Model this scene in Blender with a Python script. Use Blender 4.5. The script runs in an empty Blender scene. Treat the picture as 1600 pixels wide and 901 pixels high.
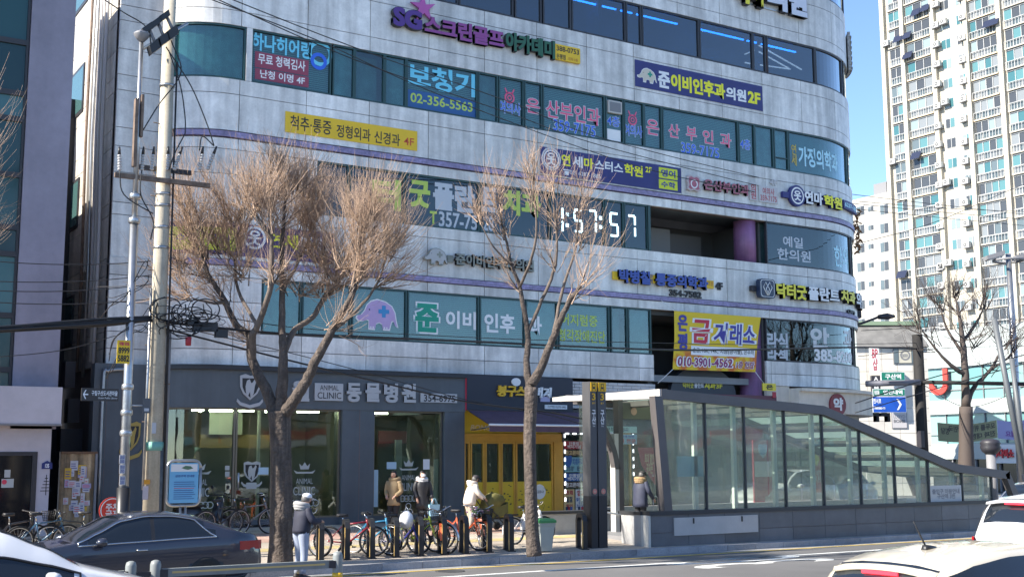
import bpy, bmesh, math, random
from mathutils import Vector, Matrix
from mathutils.geometry import tessellate_polygon
scene = bpy.context.scene
C = scene.collection
R = math.radians
# ------------------------------------------------------------------ camera, sky, sun, exposure
# world axes: +X runs along the street (to the right), +Y away from the camera's side of the street, Z up; the camera stands at the origin
AZ, TH, RO, FPX, CAMH = R(32.112), R(7.877), R(.1947), 1900., 2.45
cA, sA = math.cos(AZ), math.sin(AZ)
cam_d = bpy.data.cameras.new('camera'); cam = bpy.data.objects.new('camera', cam_d); C.objects.link(cam)
cam_d.sensor_width = 36; cam_d.lens = FPX/1600*36; cam_d.clip_start = .2; cam_d.clip_end = 3000
fw = Vector((sA*math.cos(TH), cA*math.cos(TH), math.sin(TH))); rt = Vector((cA, -sA, 0)); up = rt.cross(fw)
r2 = rt*math.cos(RO) - up*math.sin(RO); u2 = up*math.cos(RO) + rt*math.sin(RO)
cam.matrix_world = Matrix(((r2.x,u2.x,-fw.x,0),(r2.y,u2.y,-fw.y,0),(r2.z,u2.z,-fw.z,CAMH),(0,0,0,1)))
scene.camera = cam
SUN_EL = R(38); SUN_H = Vector((-.993, .117)).normalized()
wd = bpy.data.worlds.new('World'); scene.world = wd; wd.use_nodes = True
wn, wl = wd.node_tree.nodes, wd.node_tree.links
sky = wn.new('ShaderNodeTexSky'); sky.sky_type = 'NISHITA'; sky.sun_disc = False
sky.sun_elevation = SUN_EL; sky.sun_rotation = math.atan2(SUN_H.x, SUN_H.y); sky.altitude = 1200; sky.air_density = .85; sky.dust_density = .02; sky.ozone_density = 3.2
wl.new(sky.outputs[0], wn['Background'].inputs[0]); wn['Background'].inputs[1].default_value = .115
sd = bpy.data.lights.new('sun', 'SUN'); sd.energy = 4.4; sd.angle = R(.53); sd.color = (1, .93, .82)
sun = bpy.data.objects.new('sun', sd); C.objects.link(sun)
sv = Vector((SUN_H.x*math.cos(SUN_EL), SUN_H.y*math.cos(SUN_EL), math.sin(SUN_EL)))
sun.rotation_euler = sv.to_track_quat('Z', 'Y').to_euler()
vs = scene.view_settings; vs.view_transform = 'Standard'; vs.look = 'None'; vs.exposure = 1.48; vs.gamma = 1
vs.use_curve_mapping = False
try:
    scene.cycles.use_denoising = True; scene.cycles.max_bounces = 10; scene.cycles.transparent_max_bounces = 24
except Exception: pass
rng = random.Random(7)
# ------------------------------------------------------------------ photograph geometry: rays through measured points, met with real surfaces
def ray(x, y):
    a, b = x-800, y-450.5
    xr = a*math.cos(RO)+b*math.sin(RO); yr = -a*math.sin(RO)+b*math.cos(RO)
    Y = FPX*math.cos(TH)+yr*math.sin(TH); Z = FPX*math.sin(TH)-yr*math.cos(TH)
    return (xr*cA+Y*sA, -xr*sA+Y*cA, Z)
def W(x, y, n):
    d = ray(x, y); t = n/d[1]; return d[0]*t, CAMH+t*d[2]
def G(x, y, z=0):
    d = ray(x, y); t = (z-CAMH)/d[2]; return d[0]*t, d[1]*t
def SX(x, y, s):
    d = ray(x, y); t = s/d[0]; return d[1]*t, CAMH+t*d[2]
def AT(x, y, D):                                   # point at camera depth D
    d = ray(x, y); t = D/(d[0]*sA+d[1]*cA); return Vector((d[0]*t, d[1]*t, CAMH+d[2]*t))
KERB = 24.65; NF = 33.5; KS = NF/39.45
def gz(n): return .15 if n < KERB else min(.5, .15+(n-KERB)*.04)
def GP(x, y):                                      # on the gently rising pavement
    d = ray(x, y); n = 28
    for _ in range(30):
        t = (gz(n)-CAMH)/d[2]; n = .5*n+.5*d[1]*t
    return d[0]*n/d[1], n
def zk(z): return CAMH+(z-CAMH)*KS
# ------------------------------------------------------------------ the street front: flat, with a rounded corner at each end
aL, aR, RL, RR = 13.6*KS, 41.6*KS, 2.8*KS, 6*KS
LSW = R(50); A0 = aL-RL*LSW; A1 = aR+RR*math.pi/2
def FP(a, z, d=0):
    if a < aL:
        p = (aL-a)/RL
        return (aL-(RL+d)*math.sin(p), NF+RL-(RL+d)*math.cos(p), z)
    if a > A1: return (aR+RR+d, NF+RR+(a-A1), z)
    if a > aR:
        p = (a-aR)/RR
        return (aR+(RR+d)*math.sin(p), NF+RR-(RR+d)*math.cos(p), z)
    return (a, NF-d, z)
_foot = [A0+(A1-A0)*i/1200 for i in range(1201)]
_footp = [FP(a, 0)[:2] for a in _foot]
def FH(x, y):
    d = ray(x, y); best = None; pc = None
    for a, p in zip(_foot, _footp):
        c = d[0]*p[1]-d[1]*p[0]
        if pc is not None and (c >= 0) != (pc[0] >= 0):
            f = pc[0]/(pc[0]-c); aa = pc[1]+(a-pc[1])*f; q = FP(aa, 0)
            t = (q[0]*d[0]+q[1]*d[1])/(d[0]**2+d[1]**2)
            if best is None or t < best[0]: best = (t, aa)
        pc = (c, a)
    if best is None:
        a = A0 if x < 500 else aR+RR*.75; q = FP(a, 0); t = math.hypot(q[0], q[1])/math.hypot(d[0], d[1]); best = (t, a)
    return best[1], CAMH+best[0]*d[2]
def FR(x0, t0, b0, x1, t1, b1):                    # left edge (x, top, bottom), right edge -> a0, a1, z0, z1 on the front
    p = [FH(x0, t0), FH(x0, b0), FH(x1, t1), FH(x1, b1)]
    return (p[0][0]+p[1][0])/2, (p[2][0]+p[3][0])/2, (p[1][1]+p[3][1])/2, (p[0][1]+p[2][1])/2
def XYmap(n0):                                     # flat surface facing the camera's side at Y = n0
    return lambda a, z, d=0: (a, n0-d, z)
# ------------------------------------------------------------------ materials
def lin(h):
    if isinstance(h, (tuple, list)): return tuple(h)
    v = [int(h[i:i+2], 16)/255 for i in (0, 2, 4)]
    return tuple(c/12.92 if c <= .04045 else ((c+.055)/1.055)**2.4 for c in v)
_m = {}
def mat(name, col=None, rough=.6, metal=0., noise=None, bump=None, emit=None, coat=0, streak=None, island=0, spec=None):
    if name in _m: return _m[name]
    m = bpy.data.materials.new(name); m.use_nodes = True; _m[name] = m
    n, l = m.node_tree.nodes, m.node_tree.links; b = n['Principled BSDF']
    c = lin(col); b.inputs['Base Color'].default_value = (*c, 1); b.inputs['Roughness'].default_value = rough; b.inputs['Metallic'].default_value = metal
    if coat: b.inputs['Coat Weight'].default_value = coat; b.inputs['Coat Roughness'].default_value = .04
    if spec is not None: b.inputs['Specular IOR Level'].default_value = spec
    if emit: b.inputs['Emission Color'].default_value = (*lin(emit[0]), 1); b.inputs['Emission Strength'].default_value = emit[1]
    src = None
    def mul(prev, fac_socket, lo, hi):
        mr = n.new('ShaderNodeMapRange'); mr.inputs[3].default_value = lo; mr.inputs[4].default_value = hi; mr.inputs[1].default_value = .3; mr.inputs[2].default_value = .7
        l.new(fac_socket, mr.inputs[0])
        mx = n.new('ShaderNodeMix'); mx.data_type = 'RGBA'; mx.blend_type = 'MULTIPLY'; mx.inputs[0].default_value = 1
        if prev is None: mx.inputs[6].default_value = (*c, 1)
        else: l.new(prev, mx.inputs[6])
        l.new(mr.outputs[0], mx.inputs[7]); return mx.outputs[2]
    tc = None
    def coords():
        nonlocal tc
        if tc is None: tc = n.new('ShaderNodeTexCoord')
        return tc.outputs['Object']
    if noise:
        for sc, amt in (noise if isinstance(noise[0], tuple) else (noise,)):
            t = n.new('ShaderNodeTexNoise'); t.inputs['Scale'].default_value = sc; t.inputs['Detail'].default_value = 6; t.inputs['Roughness'].default_value = .65
            l.new(coords(), t.inputs['Vector']); src = mul(src, t.outputs[0], 1-amt, 1+amt)
    if streak:                                     # rain streaks running down the surface
        mp = n.new('ShaderNodeMapping'); mp.inputs['Scale'].default_value = (streak[0], streak[0], streak[1]); l.new(coords(), mp.inputs[0])
        t = n.new('ShaderNodeTexNoise'); t.inputs['Scale'].default_value = 1; t.inputs['Detail'].default_value = 5; l.new(mp.outputs[0], t.inputs['Vector'])
        src = mul(src, t.outputs[0], 1-streak[2], 1+streak[2]*.5)
    if island:
        g = n.new('ShaderNodeNewGeometry'); src = mul(src, g.outputs['Random Per Island'], 1-island, 1+island)
    if src is not None: l.new(src, b.inputs['Base Color'])
    if bump:
        t = n.new('ShaderNodeTexNoise'); t.inputs['Scale'].default_value = bump[0]; t.inputs['Detail'].default_value = 5; l.new(coords(), t.inputs['Vector'])
        bp = n.new('ShaderNodeBump'); bp.inputs['Strength'].default_value = bump[1]; bp.inputs['Distance'].default_value = bump[2] if len(bump) > 2 else .02
        l.new(t.outputs[0], bp.inputs['Height']); l.new(bp.outputs[0], b.inputs['Normal'])
    return m
def frit(name, c):
    m = mat(name, c, .6); n, l = m.node_tree.nodes, m.node_tree.links; t = n.new('ShaderNodeBsdfTranslucent'); t.inputs[0].default_value = (*c, 1); x = n.new('ShaderNodeMixShader'); x.inputs[0].default_value = .5
    l.new(n['Principled BSDF'].outputs[0], x.inputs[1]); l.new(t.outputs[0], x.inputs[2]); l.new(x.outputs[0], n['Material Output'].inputs[0]); return m
def glass(name, tint, refl=1.0, rough=.02, wav=0, haze=0):
    if name in _m: return _m[name]
    m = bpy.data.materials.new(name); m.use_nodes = True; _m[name] = m
    n, l = m.node_tree.nodes, m.node_tree.links; n.remove(n['Principled BSDF'])
    tr = n.new('ShaderNodeBsdfTransparent'); tr.inputs[0].default_value = (*lin(tint), 1)
    gl = n.new('ShaderNodeBsdfGlossy'); gl.inputs['Roughness'].default_value = rough; gl.inputs[0].default_value = (.92, .96, .96, 1)
    lw = n.new('ShaderNodeLayerWeight'); pw = n.new('ShaderNodeMath'); pw.operation = 'POWER'; pw.inputs[1].default_value = 4.2; l.new(lw.outputs['Facing'], pw.inputs[0])
    ma = n.new('ShaderNodeMath'); ma.operation = 'MULTIPLY_ADD'; ma.inputs[1].default_value = .93; ma.inputs[2].default_value = .05; l.new(pw.outputs[0], ma.inputs[0]); lw.inputs[0].default_value = .5
    mu = n.new('ShaderNodeMath'); mu.operation = 'MULTIPLY'; mu.inputs[1].default_value = refl; mu.use_clamp = True; l.new(ma.outputs[0], mu.inputs[0])
    mx = n.new('ShaderNodeMixShader'); l.new(mu.outputs[0], mx.inputs[0]); l.new(tr.outputs[0], mx.inputs[1]); l.new(gl.outputs[0], mx.inputs[2])
    if wav:
        tcn = n.new('ShaderNodeTexCoord'); t = n.new('ShaderNodeTexNoise'); t.inputs['Scale'].default_value = .9; t.inputs['Detail'].default_value = 1
        l.new(tcn.outputs['Object'], t.inputs['Vector']); bp = n.new('ShaderNodeBump'); bp.inputs['Strength'].default_value = wav; bp.inputs['Distance'].default_value = .02
        l.new(t.outputs[0], bp.inputs['Height']); l.new(bp.outputs[0], gl.inputs['Normal']); 
    out = mx.outputs[0]
    if haze:                                       # pale haze mixed into the pane, standing for bright sky reflections
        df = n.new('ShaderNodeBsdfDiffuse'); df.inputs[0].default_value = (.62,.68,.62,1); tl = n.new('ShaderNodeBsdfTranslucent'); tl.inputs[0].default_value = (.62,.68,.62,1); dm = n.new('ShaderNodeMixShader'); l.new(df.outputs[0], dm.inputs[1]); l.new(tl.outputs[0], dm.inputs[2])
        m2 = n.new('ShaderNodeMixShader'); m2.inputs[0].default_value = haze; l.new(out, m2.inputs[1]); l.new(dm.outputs[0], m2.inputs[2]); out = m2.outputs[0]
    l.new(out, n['Material Output'].inputs[0]); return m
# ------------------------------------------------------------------ mesh builder
_tc = {}
def text_mesh(body, bold, ext, font_res=3):
    k = (body, bold, ext)
    if k in _tc: return _tc[k]
    cu = bpy.data.curves.new('t', 'FONT'); cu.body = body; cu.offset = bold; cu.extrude = .5 if ext else 0; cu.resolution_u = font_res; cu.align_x = 'CENTER'; cu.space_line = .9
    o = bpy.data.objects.new('t', cu); C.objects.link(o)
    dg = bpy.context.evaluated_depsgraph_get(); me = bpy.data.meshes.new_from_object(o.evaluated_get(dg))
    v = [tuple(p.co) for p in me.vertices]; f = [tuple(p.vertices) for p in me.polygons]
    bpy.data.objects.remove(o); bpy.data.curves.remove(cu); bpy.data.meshes.remove(me)
    _tc[k] = (v, f); return v, f
class MB:
    def __init__(s): s.v = []; s.f = []; s.mi = []; s.sm = []; s.mats = []
    def _m(s, m):
        if m not in s.mats: s.mats.append(m)
        return s.mats.index(m)
    def add(s, vs, fs, m, smooth=False):
        b = len(s.v); s.v += [tuple(v) for v in vs]; i = s._m(m)
        for f in fs: s.f.append(tuple(b+k for k in f)); s.mi.append(i); s.sm.append(smooth)
        return s
    def box(s, x0, x1, y0, y1, z0, z1, m, xf=None):
        vs = [(x, y, z) for x in (x0, x1) for y in (y0, y1) for z in (z0, z1)]
        if xf: vs = [xf(*v) for v in vs]
        return s.add(vs, [(0,1,3,2),(4,6,7,5),(0,4,5,1),(2,3,7,6),(0,2,6,4),(1,5,7,3)], m)
    def obox(s, c, ax, ay, az, m):                 # oriented box: centre and three half-axis vectors
        c, ax, ay, az = map(Vector, (c, ax, ay, az))
        vs = [c+i*ax+j*ay+k*az for i in (-1,1) for j in (-1,1) for k in (-1,1)]
        return s.add(vs, [(0,1,3,2),(4,6,7,5),(0,4,5,1),(2,3,7,6),(0,2,6,4),(1,5,7,3)], m)
    def fbox(s, a0, a1, z0, z1, d0, d1, m, fm=FP):  # box laid along the street front; d0 inner, d1 outer
        if a1 < a0: a0, a1 = a1, a0
        cut = [a0]+[c for c in (aL, aR, A1) if a0 < c < a1]+[a1]; st = []
        for p, q in zip(cut, cut[1:]):
            k = 1 if fm is not FP or (p >= aL-1e-6 and q <= aR+1e-6) or p >= A1 else max(1, math.ceil((q-p)/.28))
            st += [p+(q-p)*i/k for i in range(k)]
        st.append(a1); vs = []; fs = []
        for a in st: vs += [fm(a, z0, d0), fm(a, z1, d0), fm(a, z1, d1), fm(a, z0, d1)]
        for i in range(len(st)-1):
            b = 4*i
            for k in range(4): fs.append((b+k, b+(k+1) % 4, b+4+(k+1) % 4, b+4+k))
        fs += [(0,1,2,3), tuple(4*(len(st)-1)+k for k in (3,2,1,0))]
        return s.add(vs, fs, m)
    def tube(s, pts, r, m, k=6, cap=True, smooth=True):
        pts = [Vector(p) for p in pts]; n = len(pts)
        rs = r if isinstance(r, (list, tuple)) else [r]*n
        vs = []; u = None
        for i, p in enumerate(pts):
            t = (pts[min(i+1, n-1)]-pts[max(i-1, 0)])
            t = t.normalized() if t.length > 1e-9 else Vector((0,0,1))
            if u is None: u = t.orthogonal().normalized()
            else:
                u = u-t*u.dot(t); u = u.normalized() if u.length > 1e-6 else t.orthogonal().normalized()
            w = t.cross(u)
            for j in range(k):
                g = 2*math.pi*j/k; vs.append(p+(u*math.cos(g)+w*math.sin(g))*rs[i])
        fs = [(i*k+j, i*k+(j+1) % k, (i+1)*k+(j+1) % k, (i+1)*k+j) for i in range(n-1) for j in range(k)]
        if cap: fs += [tuple(range(k-1, -1, -1)), tuple((n-1)*k+j for j in range(k))]
        return s.add(vs, fs, m, smooth)
    def lathe(s, prof, m, o=(0,0,0), axis='Z', k=16, smooth=True):
        vs = []
        for r_, h in prof:
            for j in range(k):
                g = 2*math.pi*j/k; a, b = r_*math.cos(g), r_*math.sin(g)
                vs.append({'Z': (o[0]+a, o[1]+b, o[2]+h), 'Y': (o[0]+a, o[1]+h, o[2]+b), 'X': (o[0]+h, o[1]+a, o[2]+b)}[axis])
        n = len(prof); fs = [(i*k+j, i*k+(j+1) % k, (i+1)*k+(j+1) % k, (i+1)*k+j) for i in range(n-1) for j in range(k)]
        fs += [tuple(range(k-1, -1, -1)), tuple((n-1)*k+j for j in range(k))]
        return s.add(vs, fs, m, smooth)
    def loft(s, rings, m, cap=True, smooth=True):
        k = len(rings[0]); vs = [p for r_ in rings for p in r_]; n = len(rings)
        fs = [(i*k+j, i*k+(j+1) % k, (i+1)*k+(j+1) % k, (i+1)*k+j) for i in range(n-1) for j in range(k)]
        if cap: fs += [tuple(range(k-1, -1, -1)), tuple((n-1)*k+j for j in range(k))]
        return s.add(vs, fs, m, smooth)
    def poly(s, pts, m, fm, d=0., ext=0.):         # flat outline on a surface, pts = (a, z)
        tr = tessellate_polygon([[Vector((p[0], p[1], 0)) for p in pts]]); n = len(pts)
        vs = [fm(p[0], p[1], d+ext) for p in pts]; fs = [tuple(t) for t in tr]
        if ext:
            vs += [fm(p[0], p[1], d) for p in pts]; fs += [(i, (i+1) % n, n+(i+1) % n, n+i) for i in range(n)]
        return s.add(vs, fs, m)
    def disc(s, a, z, r_, m, fm, d=0., ext=0., k=24, ry=None):
        return s.poly([(a+r_*math.cos(2*math.pi*i/k), z+(ry or r_)*math.sin(2*math.pi*i/k)) for i in range(k)], m, fm, d, ext)
    def ring(s, a, z, r0, r1, m, fm, d=0., k=28, q=1.):
        vs = []; 
        for i in range(k):
            g = 2*math.pi*i/k
            vs += [fm(a+r0*q*math.cos(g), z+r0*math.sin(g), d), fm(a+r1*q*math.cos(g), z+r1*math.sin(g), d)]
        return s.add(vs, [(2*i, 2*i+1, (2*i+3) % (2*k), (2*i+2) % (2*k)) for i in range(k)], m)
    def text(s, body, a0, a1, z0, z1, m, fm=FP, d=.01, ext=0., bold=.02, mirror=False, outline=None, ow=.03, slant=0, dz=0):
        if outline: s.text(body, a0-ow*(z1-z0), a1+ow*(z1-z0), z0-ow*(z1-z0), z1+ow*(z1-z0), outline, fm, d-.006, ext, bold+.03, mirror, slant=slant, dz=dz)
        extra = max(0, bold-.03); v, f = text_mesh(body, min(bold, .03), ext > 0)
        if not v: return s
        lx, hx = min(p[0] for p in v), max(p[0] for p in v); ly, hy = min(p[1] for p in v), max(p[1] for p in v)
        if a1 is None: a1 = a0+(z1-z0)/(hy-ly)*(hx-lx)
        sh = extra*(z1-z0)/(hy-ly)*1.1                     # heavier strokes: the outline repeated a little to each side
        for i, (ox, oz) in enumerate(((0,0),(-sh,-sh*.6),(sh,-sh*.6),(-sh,sh*.6),(sh,sh*.6)) if extra > 0 else ((0,0),)):
            out = []
            for p in v:
                fx = (p[0]-lx)/(hx-lx)
                if mirror: fx = 1-fx
                fy = (p[1]-ly)/(hy-ly)
                out.append(fm(a0+fx*(a1-a0)+slant*fy*(z1-z0)+ox, z0+fy*(z1-z0)+dz*fx+oz, d+i*.0006+((p[2]+.5)*ext if ext else 0)))
            s.add(out, f, m)
        return s
    def build(s, name, parent=None, label=None, cat=None, group=None, kind=None, loc=None):
        me = bpy.data.meshes.new(name); me.from_pydata(s.v, [], s.f)
        for m in s.mats: me.materials.append(m)
        me.polygons.foreach_set('material_index', s.mi); me.polygons.foreach_set('use_smooth', s.sm); me.update()
        o = bpy.data.objects.new(name, me); C.objects.link(o)
        if parent is not None:
            o.parent = parent
            r_ = parent
            while r_.parent: r_ = r_.parent
            if parent is r_ and r_.type == 'EMPTY': o.matrix_parent_inverse = Matrix.Translation(-r_.location)
        return tag(o, label, cat, group, kind)
def tag(o, label=None, cat=None, group=None, kind=None):
    for k, v in (('label', label), ('category', cat), ('group', group), ('kind', kind)):
        if v: o[k] = v
    return o
def thing(name, label, cat, loc=(0,0,0), group=None):
    o = bpy.data.objects.new(name, None); o.empty_display_size = .2; C.objects.link(o); o.location = loc
    return tag(o, label, cat, group)
def dup(o, parent=None):
    c = o.copy(); C.objects.link(c)
    if parent is not None: c.parent = parent
    for ch in list(o.children): dup(ch, c)
    return c
def lerp(a, b, t): return a+(b-a)*t
def spline(pts, n):
    pts = [Vector(p) for p in pts]; out = []
    P = [2*pts[0]-pts[1]]+pts+[2*pts[-1]-pts[-2]]
    for i in range(1, len(P)-2):
        for k in range(n):
            t = k/n; a, b, c, d = P[i-1:i+3]
            out.append(.5*((2*b)+(c-a)*t+(2*a-5*b+4*c-d)*t*t+(3*b-a-3*c+d)*t**3))
    out.append(pts[-1]); return out
# ------------------------------------------------------------------ shared materials
PANEL = mat('cladding panel', (.70,.685,.655), .45, noise=((.4,.16),(2.6,.13),(14,.08)), streak=(3.4,.28,.30), island=.09)
JOINT = mat('joint', (.17,.135,.13), .8)
PURPLE = mat('purple trim', (.25,.215,.37), .5, noise=((2.2,.30),(9,.35)))
COLP = mat('purple column', (.27,.12,.24), .5, noise=(1.5,.2), streak=(5,.3,.25))
FRG = mat('green window frame', (.018,.06,.06), .4)
FRD = mat('dark window frame', (.03,.03,.035), .45)
GT = glass('teal glass', (.52,.70,.69), 1.6, wav=.25)
GD = glass('navy tinted glass', (.14,.24,.36), 2.6, wav=.25)
GS = glass('smoke glass', (.25,.40,.42), 1.5, wav=.3)
GC = glass('shop glass', (.74,.80,.74), 1.5, wav=.25)
def blind_mat(name, c1, c2, sc=34):
    if name in _m: return _m[name]
    m = mat(name, c1, .7); n, l = m.node_tree.nodes, m.node_tree.links
    tcn = n.new('ShaderNodeTexCoord'); sp = n.new('ShaderNodeSeparateXYZ'); l.new(tcn.outputs['Object'], sp.inputs[0])
    mu = n.new('ShaderNodeMath'); mu.operation = 'MULTIPLY'; mu.inputs[1].default_value = sc; l.new(sp.outputs[2], mu.inputs[0])
    fr = n.new('ShaderNodeMath'); fr.operation = 'FRACT'; l.new(mu.outputs[0], fr.inputs[0])
    mx = n.new('ShaderNodeMix'); mx.data_type = 'RGBA'; mx.inputs[6].default_value = (*lin(c1),1); mx.inputs[7].default_value = (*lin(c2),1)
    gt = n.new('ShaderNodeMath'); gt.operation = 'GREATER_THAN'; gt.inputs[1].default_value = .62; l.new(fr.outputs[0], gt.inputs[0])
    l.new(gt.outputs[0], mx.inputs[0]); l.new(mx.outputs[2], n['Principled BSDF'].inputs['Base Color']); return m
BL = blind_mat('slatted blind', (.44,.53,.52), (.17,.22,.22), 16)
FILM = mat('pale window film', (.38,.49,.50), .6, noise=((.8,.35),(3,.2)), streak=(1.6,.15,.35))
FILMD = mat('dark window film', (.045,.075,.115), .5)
FILMG = mat('dark green window film', (.035,.06,.06), .5, noise=(1.4,.3))
FILMT = mat('teal window film', (.07,.28,.30), .5, noise=(.8,.2))
DARK = mat('dark interior', (.03,.03,.033), .8)
INT = mat('interior wall', (.30,.31,.32), .8, noise=(.6,.2))
INTW = mat('pale interior', (.45,.46,.44), .8)
WHITE = mat('white letter', (.80,.80,.80), .5); BLACK = mat('black letter', (.02,.02,.022), .5)
CYAN = mat('cyan film letter', (.16,.60,.78), .5); YEL = mat('yellow letter', (.82,.72,.05), .5); LIME = mat('lime film letter', (.45,.58,.10), .5)
RED = mat('red letter', (.62,.05,.09), .5); PINK = mat('pink film letter', (.75,.10,.22), .5); NAVY = mat('navy letter', (.03,.05,.26), .5); BLUE = mat('blue film letter', (.03,.14,.70), .5)
GREEN = mat('green letter', (.01,.30,.20), .5); STEEL = mat('brushed steel', (.5,.5,.5), .35, .9); GREY = mat('grey paint', (.2,.2,.21), .6)
SLATE = mat('slate shopfront cladding', (.088,.104,.120), .5, noise=(1.2,.12), streak=(4,.3,.12))
STEELP = mat('matt silver letter', (.44,.44,.45), .45, .3)
# ------------------------------------------------------------------ ground, road, pavement
ASPH = mat('asphalt', (.118,.115,.113), .85, noise=((.25,.22),(60,.25)), bump=(180,.4,.01))
MB().box(-900,1500,-900,1700,-.35,-.02, mat('far ground', (.12,.12,.12), .9, noise=(.05,.2))).build('ground', kind='structure')
MB().box(-120,260,-6,KERB-.15,-.3,0, ASPH).build('road', kind='structure')
MB().box(46,62,KERB-.15,260,-.3,0.0, ASPH).build('side_street', kind='structure')
def paving(name, c1, c2, mort, sc):
    m = mat(name, c1, .8); n, l = m.node_tree.nodes, m.node_tree.links
    tcn = n.new('ShaderNodeTexCoord'); b = n.new('ShaderNodeTexBrick'); b.inputs['Scale'].default_value = sc; b.inputs['Mortar Size'].default_value = .012
    b.inputs['Color1'].default_value = (*c1,1); b.inputs['Color2'].default_value = (*c2,1); b.inputs['Mortar'].default_value = (*mort,1)
    t = n.new('ShaderNodeTexNoise'); t.inputs['Scale'].default_value = 1.1; t.inputs['Detail'].default_value = 6; l.new(tcn.outputs['Object'], t.inputs['Vector'])
    mr = n.new('ShaderNodeMapRange'); mr.inputs[1].default_value = .3; mr.inputs[2].default_value = .7; mr.inputs[3].default_value = .72; mr.inputs[4].default_value = 1.15; l.new(t.outputs[0], mr.inputs[0])
    mx = n.new('ShaderNodeMix'); mx.data_type = 'RGBA'; mx.blend_type = 'MULTIPLY'; mx.inputs[0].default_value = 1
    l.new(tcn.outputs['Object'], b.inputs['Vector']); l.new(b.outputs[0], mx.inputs[6]); l.new(mr.outputs[0], mx.inputs[7]); l.new(mx.outputs[2], n['Principled BSDF'].inputs['Base Color']); return m
PAVE = paving('block paving', (.46,.40,.33), (.40,.34,.28), (.24,.21,.18), 2.2)
PAVR = paving('red block paving', (.40,.25,.20), (.46,.31,.25), (.24,.18,.15), 2.2)
PAVY = paving('tactile paving', (.52,.42,.20), (.48,.38,.18), (.3,.25,.14), 3.2)
def slope_sheet(name, s0, s1, n0, n1, m, lift):
    mb = MB(); st = [n0]+[v for v in (KERB+8.75,) if n0 < v < n1]+[n1]
    for a, b in zip(st, st[1:]): mb.add([(s0,a,gz(a)+lift),(s1,a,gz(a)+lift),(s1,b,gz(b)+lift),(s0,b,gz(b)+lift)], [(0,1,2,3)], m)
    return mb
pv = slope_sheet('pavement', -70, 46, KERB, 60, PAVE, 0)
pv.add([(-70,KERB,0),(46,KERB,0),(46,KERB,.15),(-70,KERB,.15)], [(0,1,2,3)], JOINT).build('pavement', kind='structure')
slope_sheet('p', -70, 20, 29.6, 31.8, PAVR, .004).build('pavement_band', kind='structure')
slope_sheet('p', -70, 20, 27.7, 28.3, PAVY, .004).build('pavement_tactile_band', kind='structure')
KST = mat('kerb granite', (.30,.30,.31), .75, noise=((1.3,.2),(30,.2)), island=.12)
kb = MB()
for i in range(-40, 46): kb.box(i+.006, i+.994, KERB-.16, KERB+.06, -.05, .156, KST)
kb.build('kerb', kind='structure')
GUT = mat('concrete gutter', (.24,.24,.24), .8, noise=(2,.2))
MB().box(-60,46,KERB-.56,KERB-.162,-.02,.005, GUT).build('road_gutter', kind='structure')
PAINT = mat('road paint', (.66,.66,.62), .7, noise=((3,.2),(25,.25))); PAINTY = mat('yellow road paint', (.55,.38,.08), .7, noise=((3,.25),(25,.25)))
(s0, n0), (s1, n1) = G(880,891), G(1320,864)
MB().box(-60,46,(n0+n1)/2-.07,(n0+n1)/2+.07,-.01,.005, PAINT).build('road_lane_marking', kind='structure')
MB().box(-60,46,KERB-.72,KERB-.6,-.01,.0085, PAINTY).build('road_edge_marking', kind='structure')
pa, pb = G(1062,886), G(1262,884)
MB().text('30', pa[1]-.75, pa[1]+1.0, -pb[0]-1.5, -pa[0], PAINT, fm=lambda a, z, d=0: (-z, a, .005), d=0, bold=0).build('road_marking', kind='structure')
# ------------------------------------------------------------------ the office building on the corner
BLD = thing('commercial_building', 'large grey panelled corner building with rounded ends, purple trim lines and rows of teal windows', 'building', (22,NF+6,.5))
ax = lambda x, y: FH(x, y)[0]
MODS = [13.68*KS+k*2.46*KS for k in range(-8, 24)]
def panels(mb, a0, a1, z0, z1, fm=FP, mods=MODS, d0=-.1, d1=0., m=None):
    cut = [a0]+[c for c in mods if a0+.12 < c < a1-.12]+[a1]
    for p, q in zip(cut, cut[1:]): mb.fbox(p+.011, q-.011, z0+.010, z1-.010, d0, d1, m or PANEL, fm)
Z2B, Z2T, Z3B, Z3T, Z4B, Z4T, Z5B, Z5T, Z6B, Z6T, ZST = map(zk, (6.62,8.51,10.97,12.9,15.39,17.31,19.82,21.64,24.3,26.2,5.52)); ZTOP = zk(27.9)
aE2, aE3 = ax(1021,560), ax(1018,355); aC2, aC3 = ax(1196,545), ax(1193,385); aEND = A1+9
back = MB()
bands = [(8.51,8.87),(9.1,10.55),(10.55,10.97),(12.9,13.28),(13.55,14.85),(14.85,15.39),(17.31,17.85),(17.85,19.25),(19.25,19.82),(21.64,22.15),(22.15,23.7),(23.7,24.3),(26.2,26.9),(26.9,27.9)]
for z0, z1 in bands: clad = MB(); panels(clad, A0, aEND, zk(z0), zk(z1)); clad.build('cladding', BLD)
for a0, a1 in ((A0, aE2), (aC2, aEND)):
    clad = MB(); panels(clad, a0, a1, zk(5.52), zk(6.05)); panels(clad, a0, a1, zk(6.05), zk(6.62)); clad.build('cladding', BLD); back.fbox(a0, a1, ZST, Z2B, -.3, -.1, JOINT)
for z0, z1 in ((8.51,10.97),(12.9,15.39),(17.31,19.82),(21.64,24.3),(26.2,27.9)): back.fbox(A0, aEND, zk(z0), zk(z1), -.3, -.1, JOINT)
a3L, a2L = ax(497,280), ax(408,490)
for a1, zb, zt in ((a3L, Z3B, Z3T), (a2L, Z2B, Z2T)):
    zm = lerp(zb, zt, .55); clad = MB(); panels(clad, A0, a1, zb, zm); panels(clad, A0, a1, zm, zt); clad.build('cladding', BLD); back.fbox(A0, a1, zb, zt, -.3, -.1, JOINT)
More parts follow.
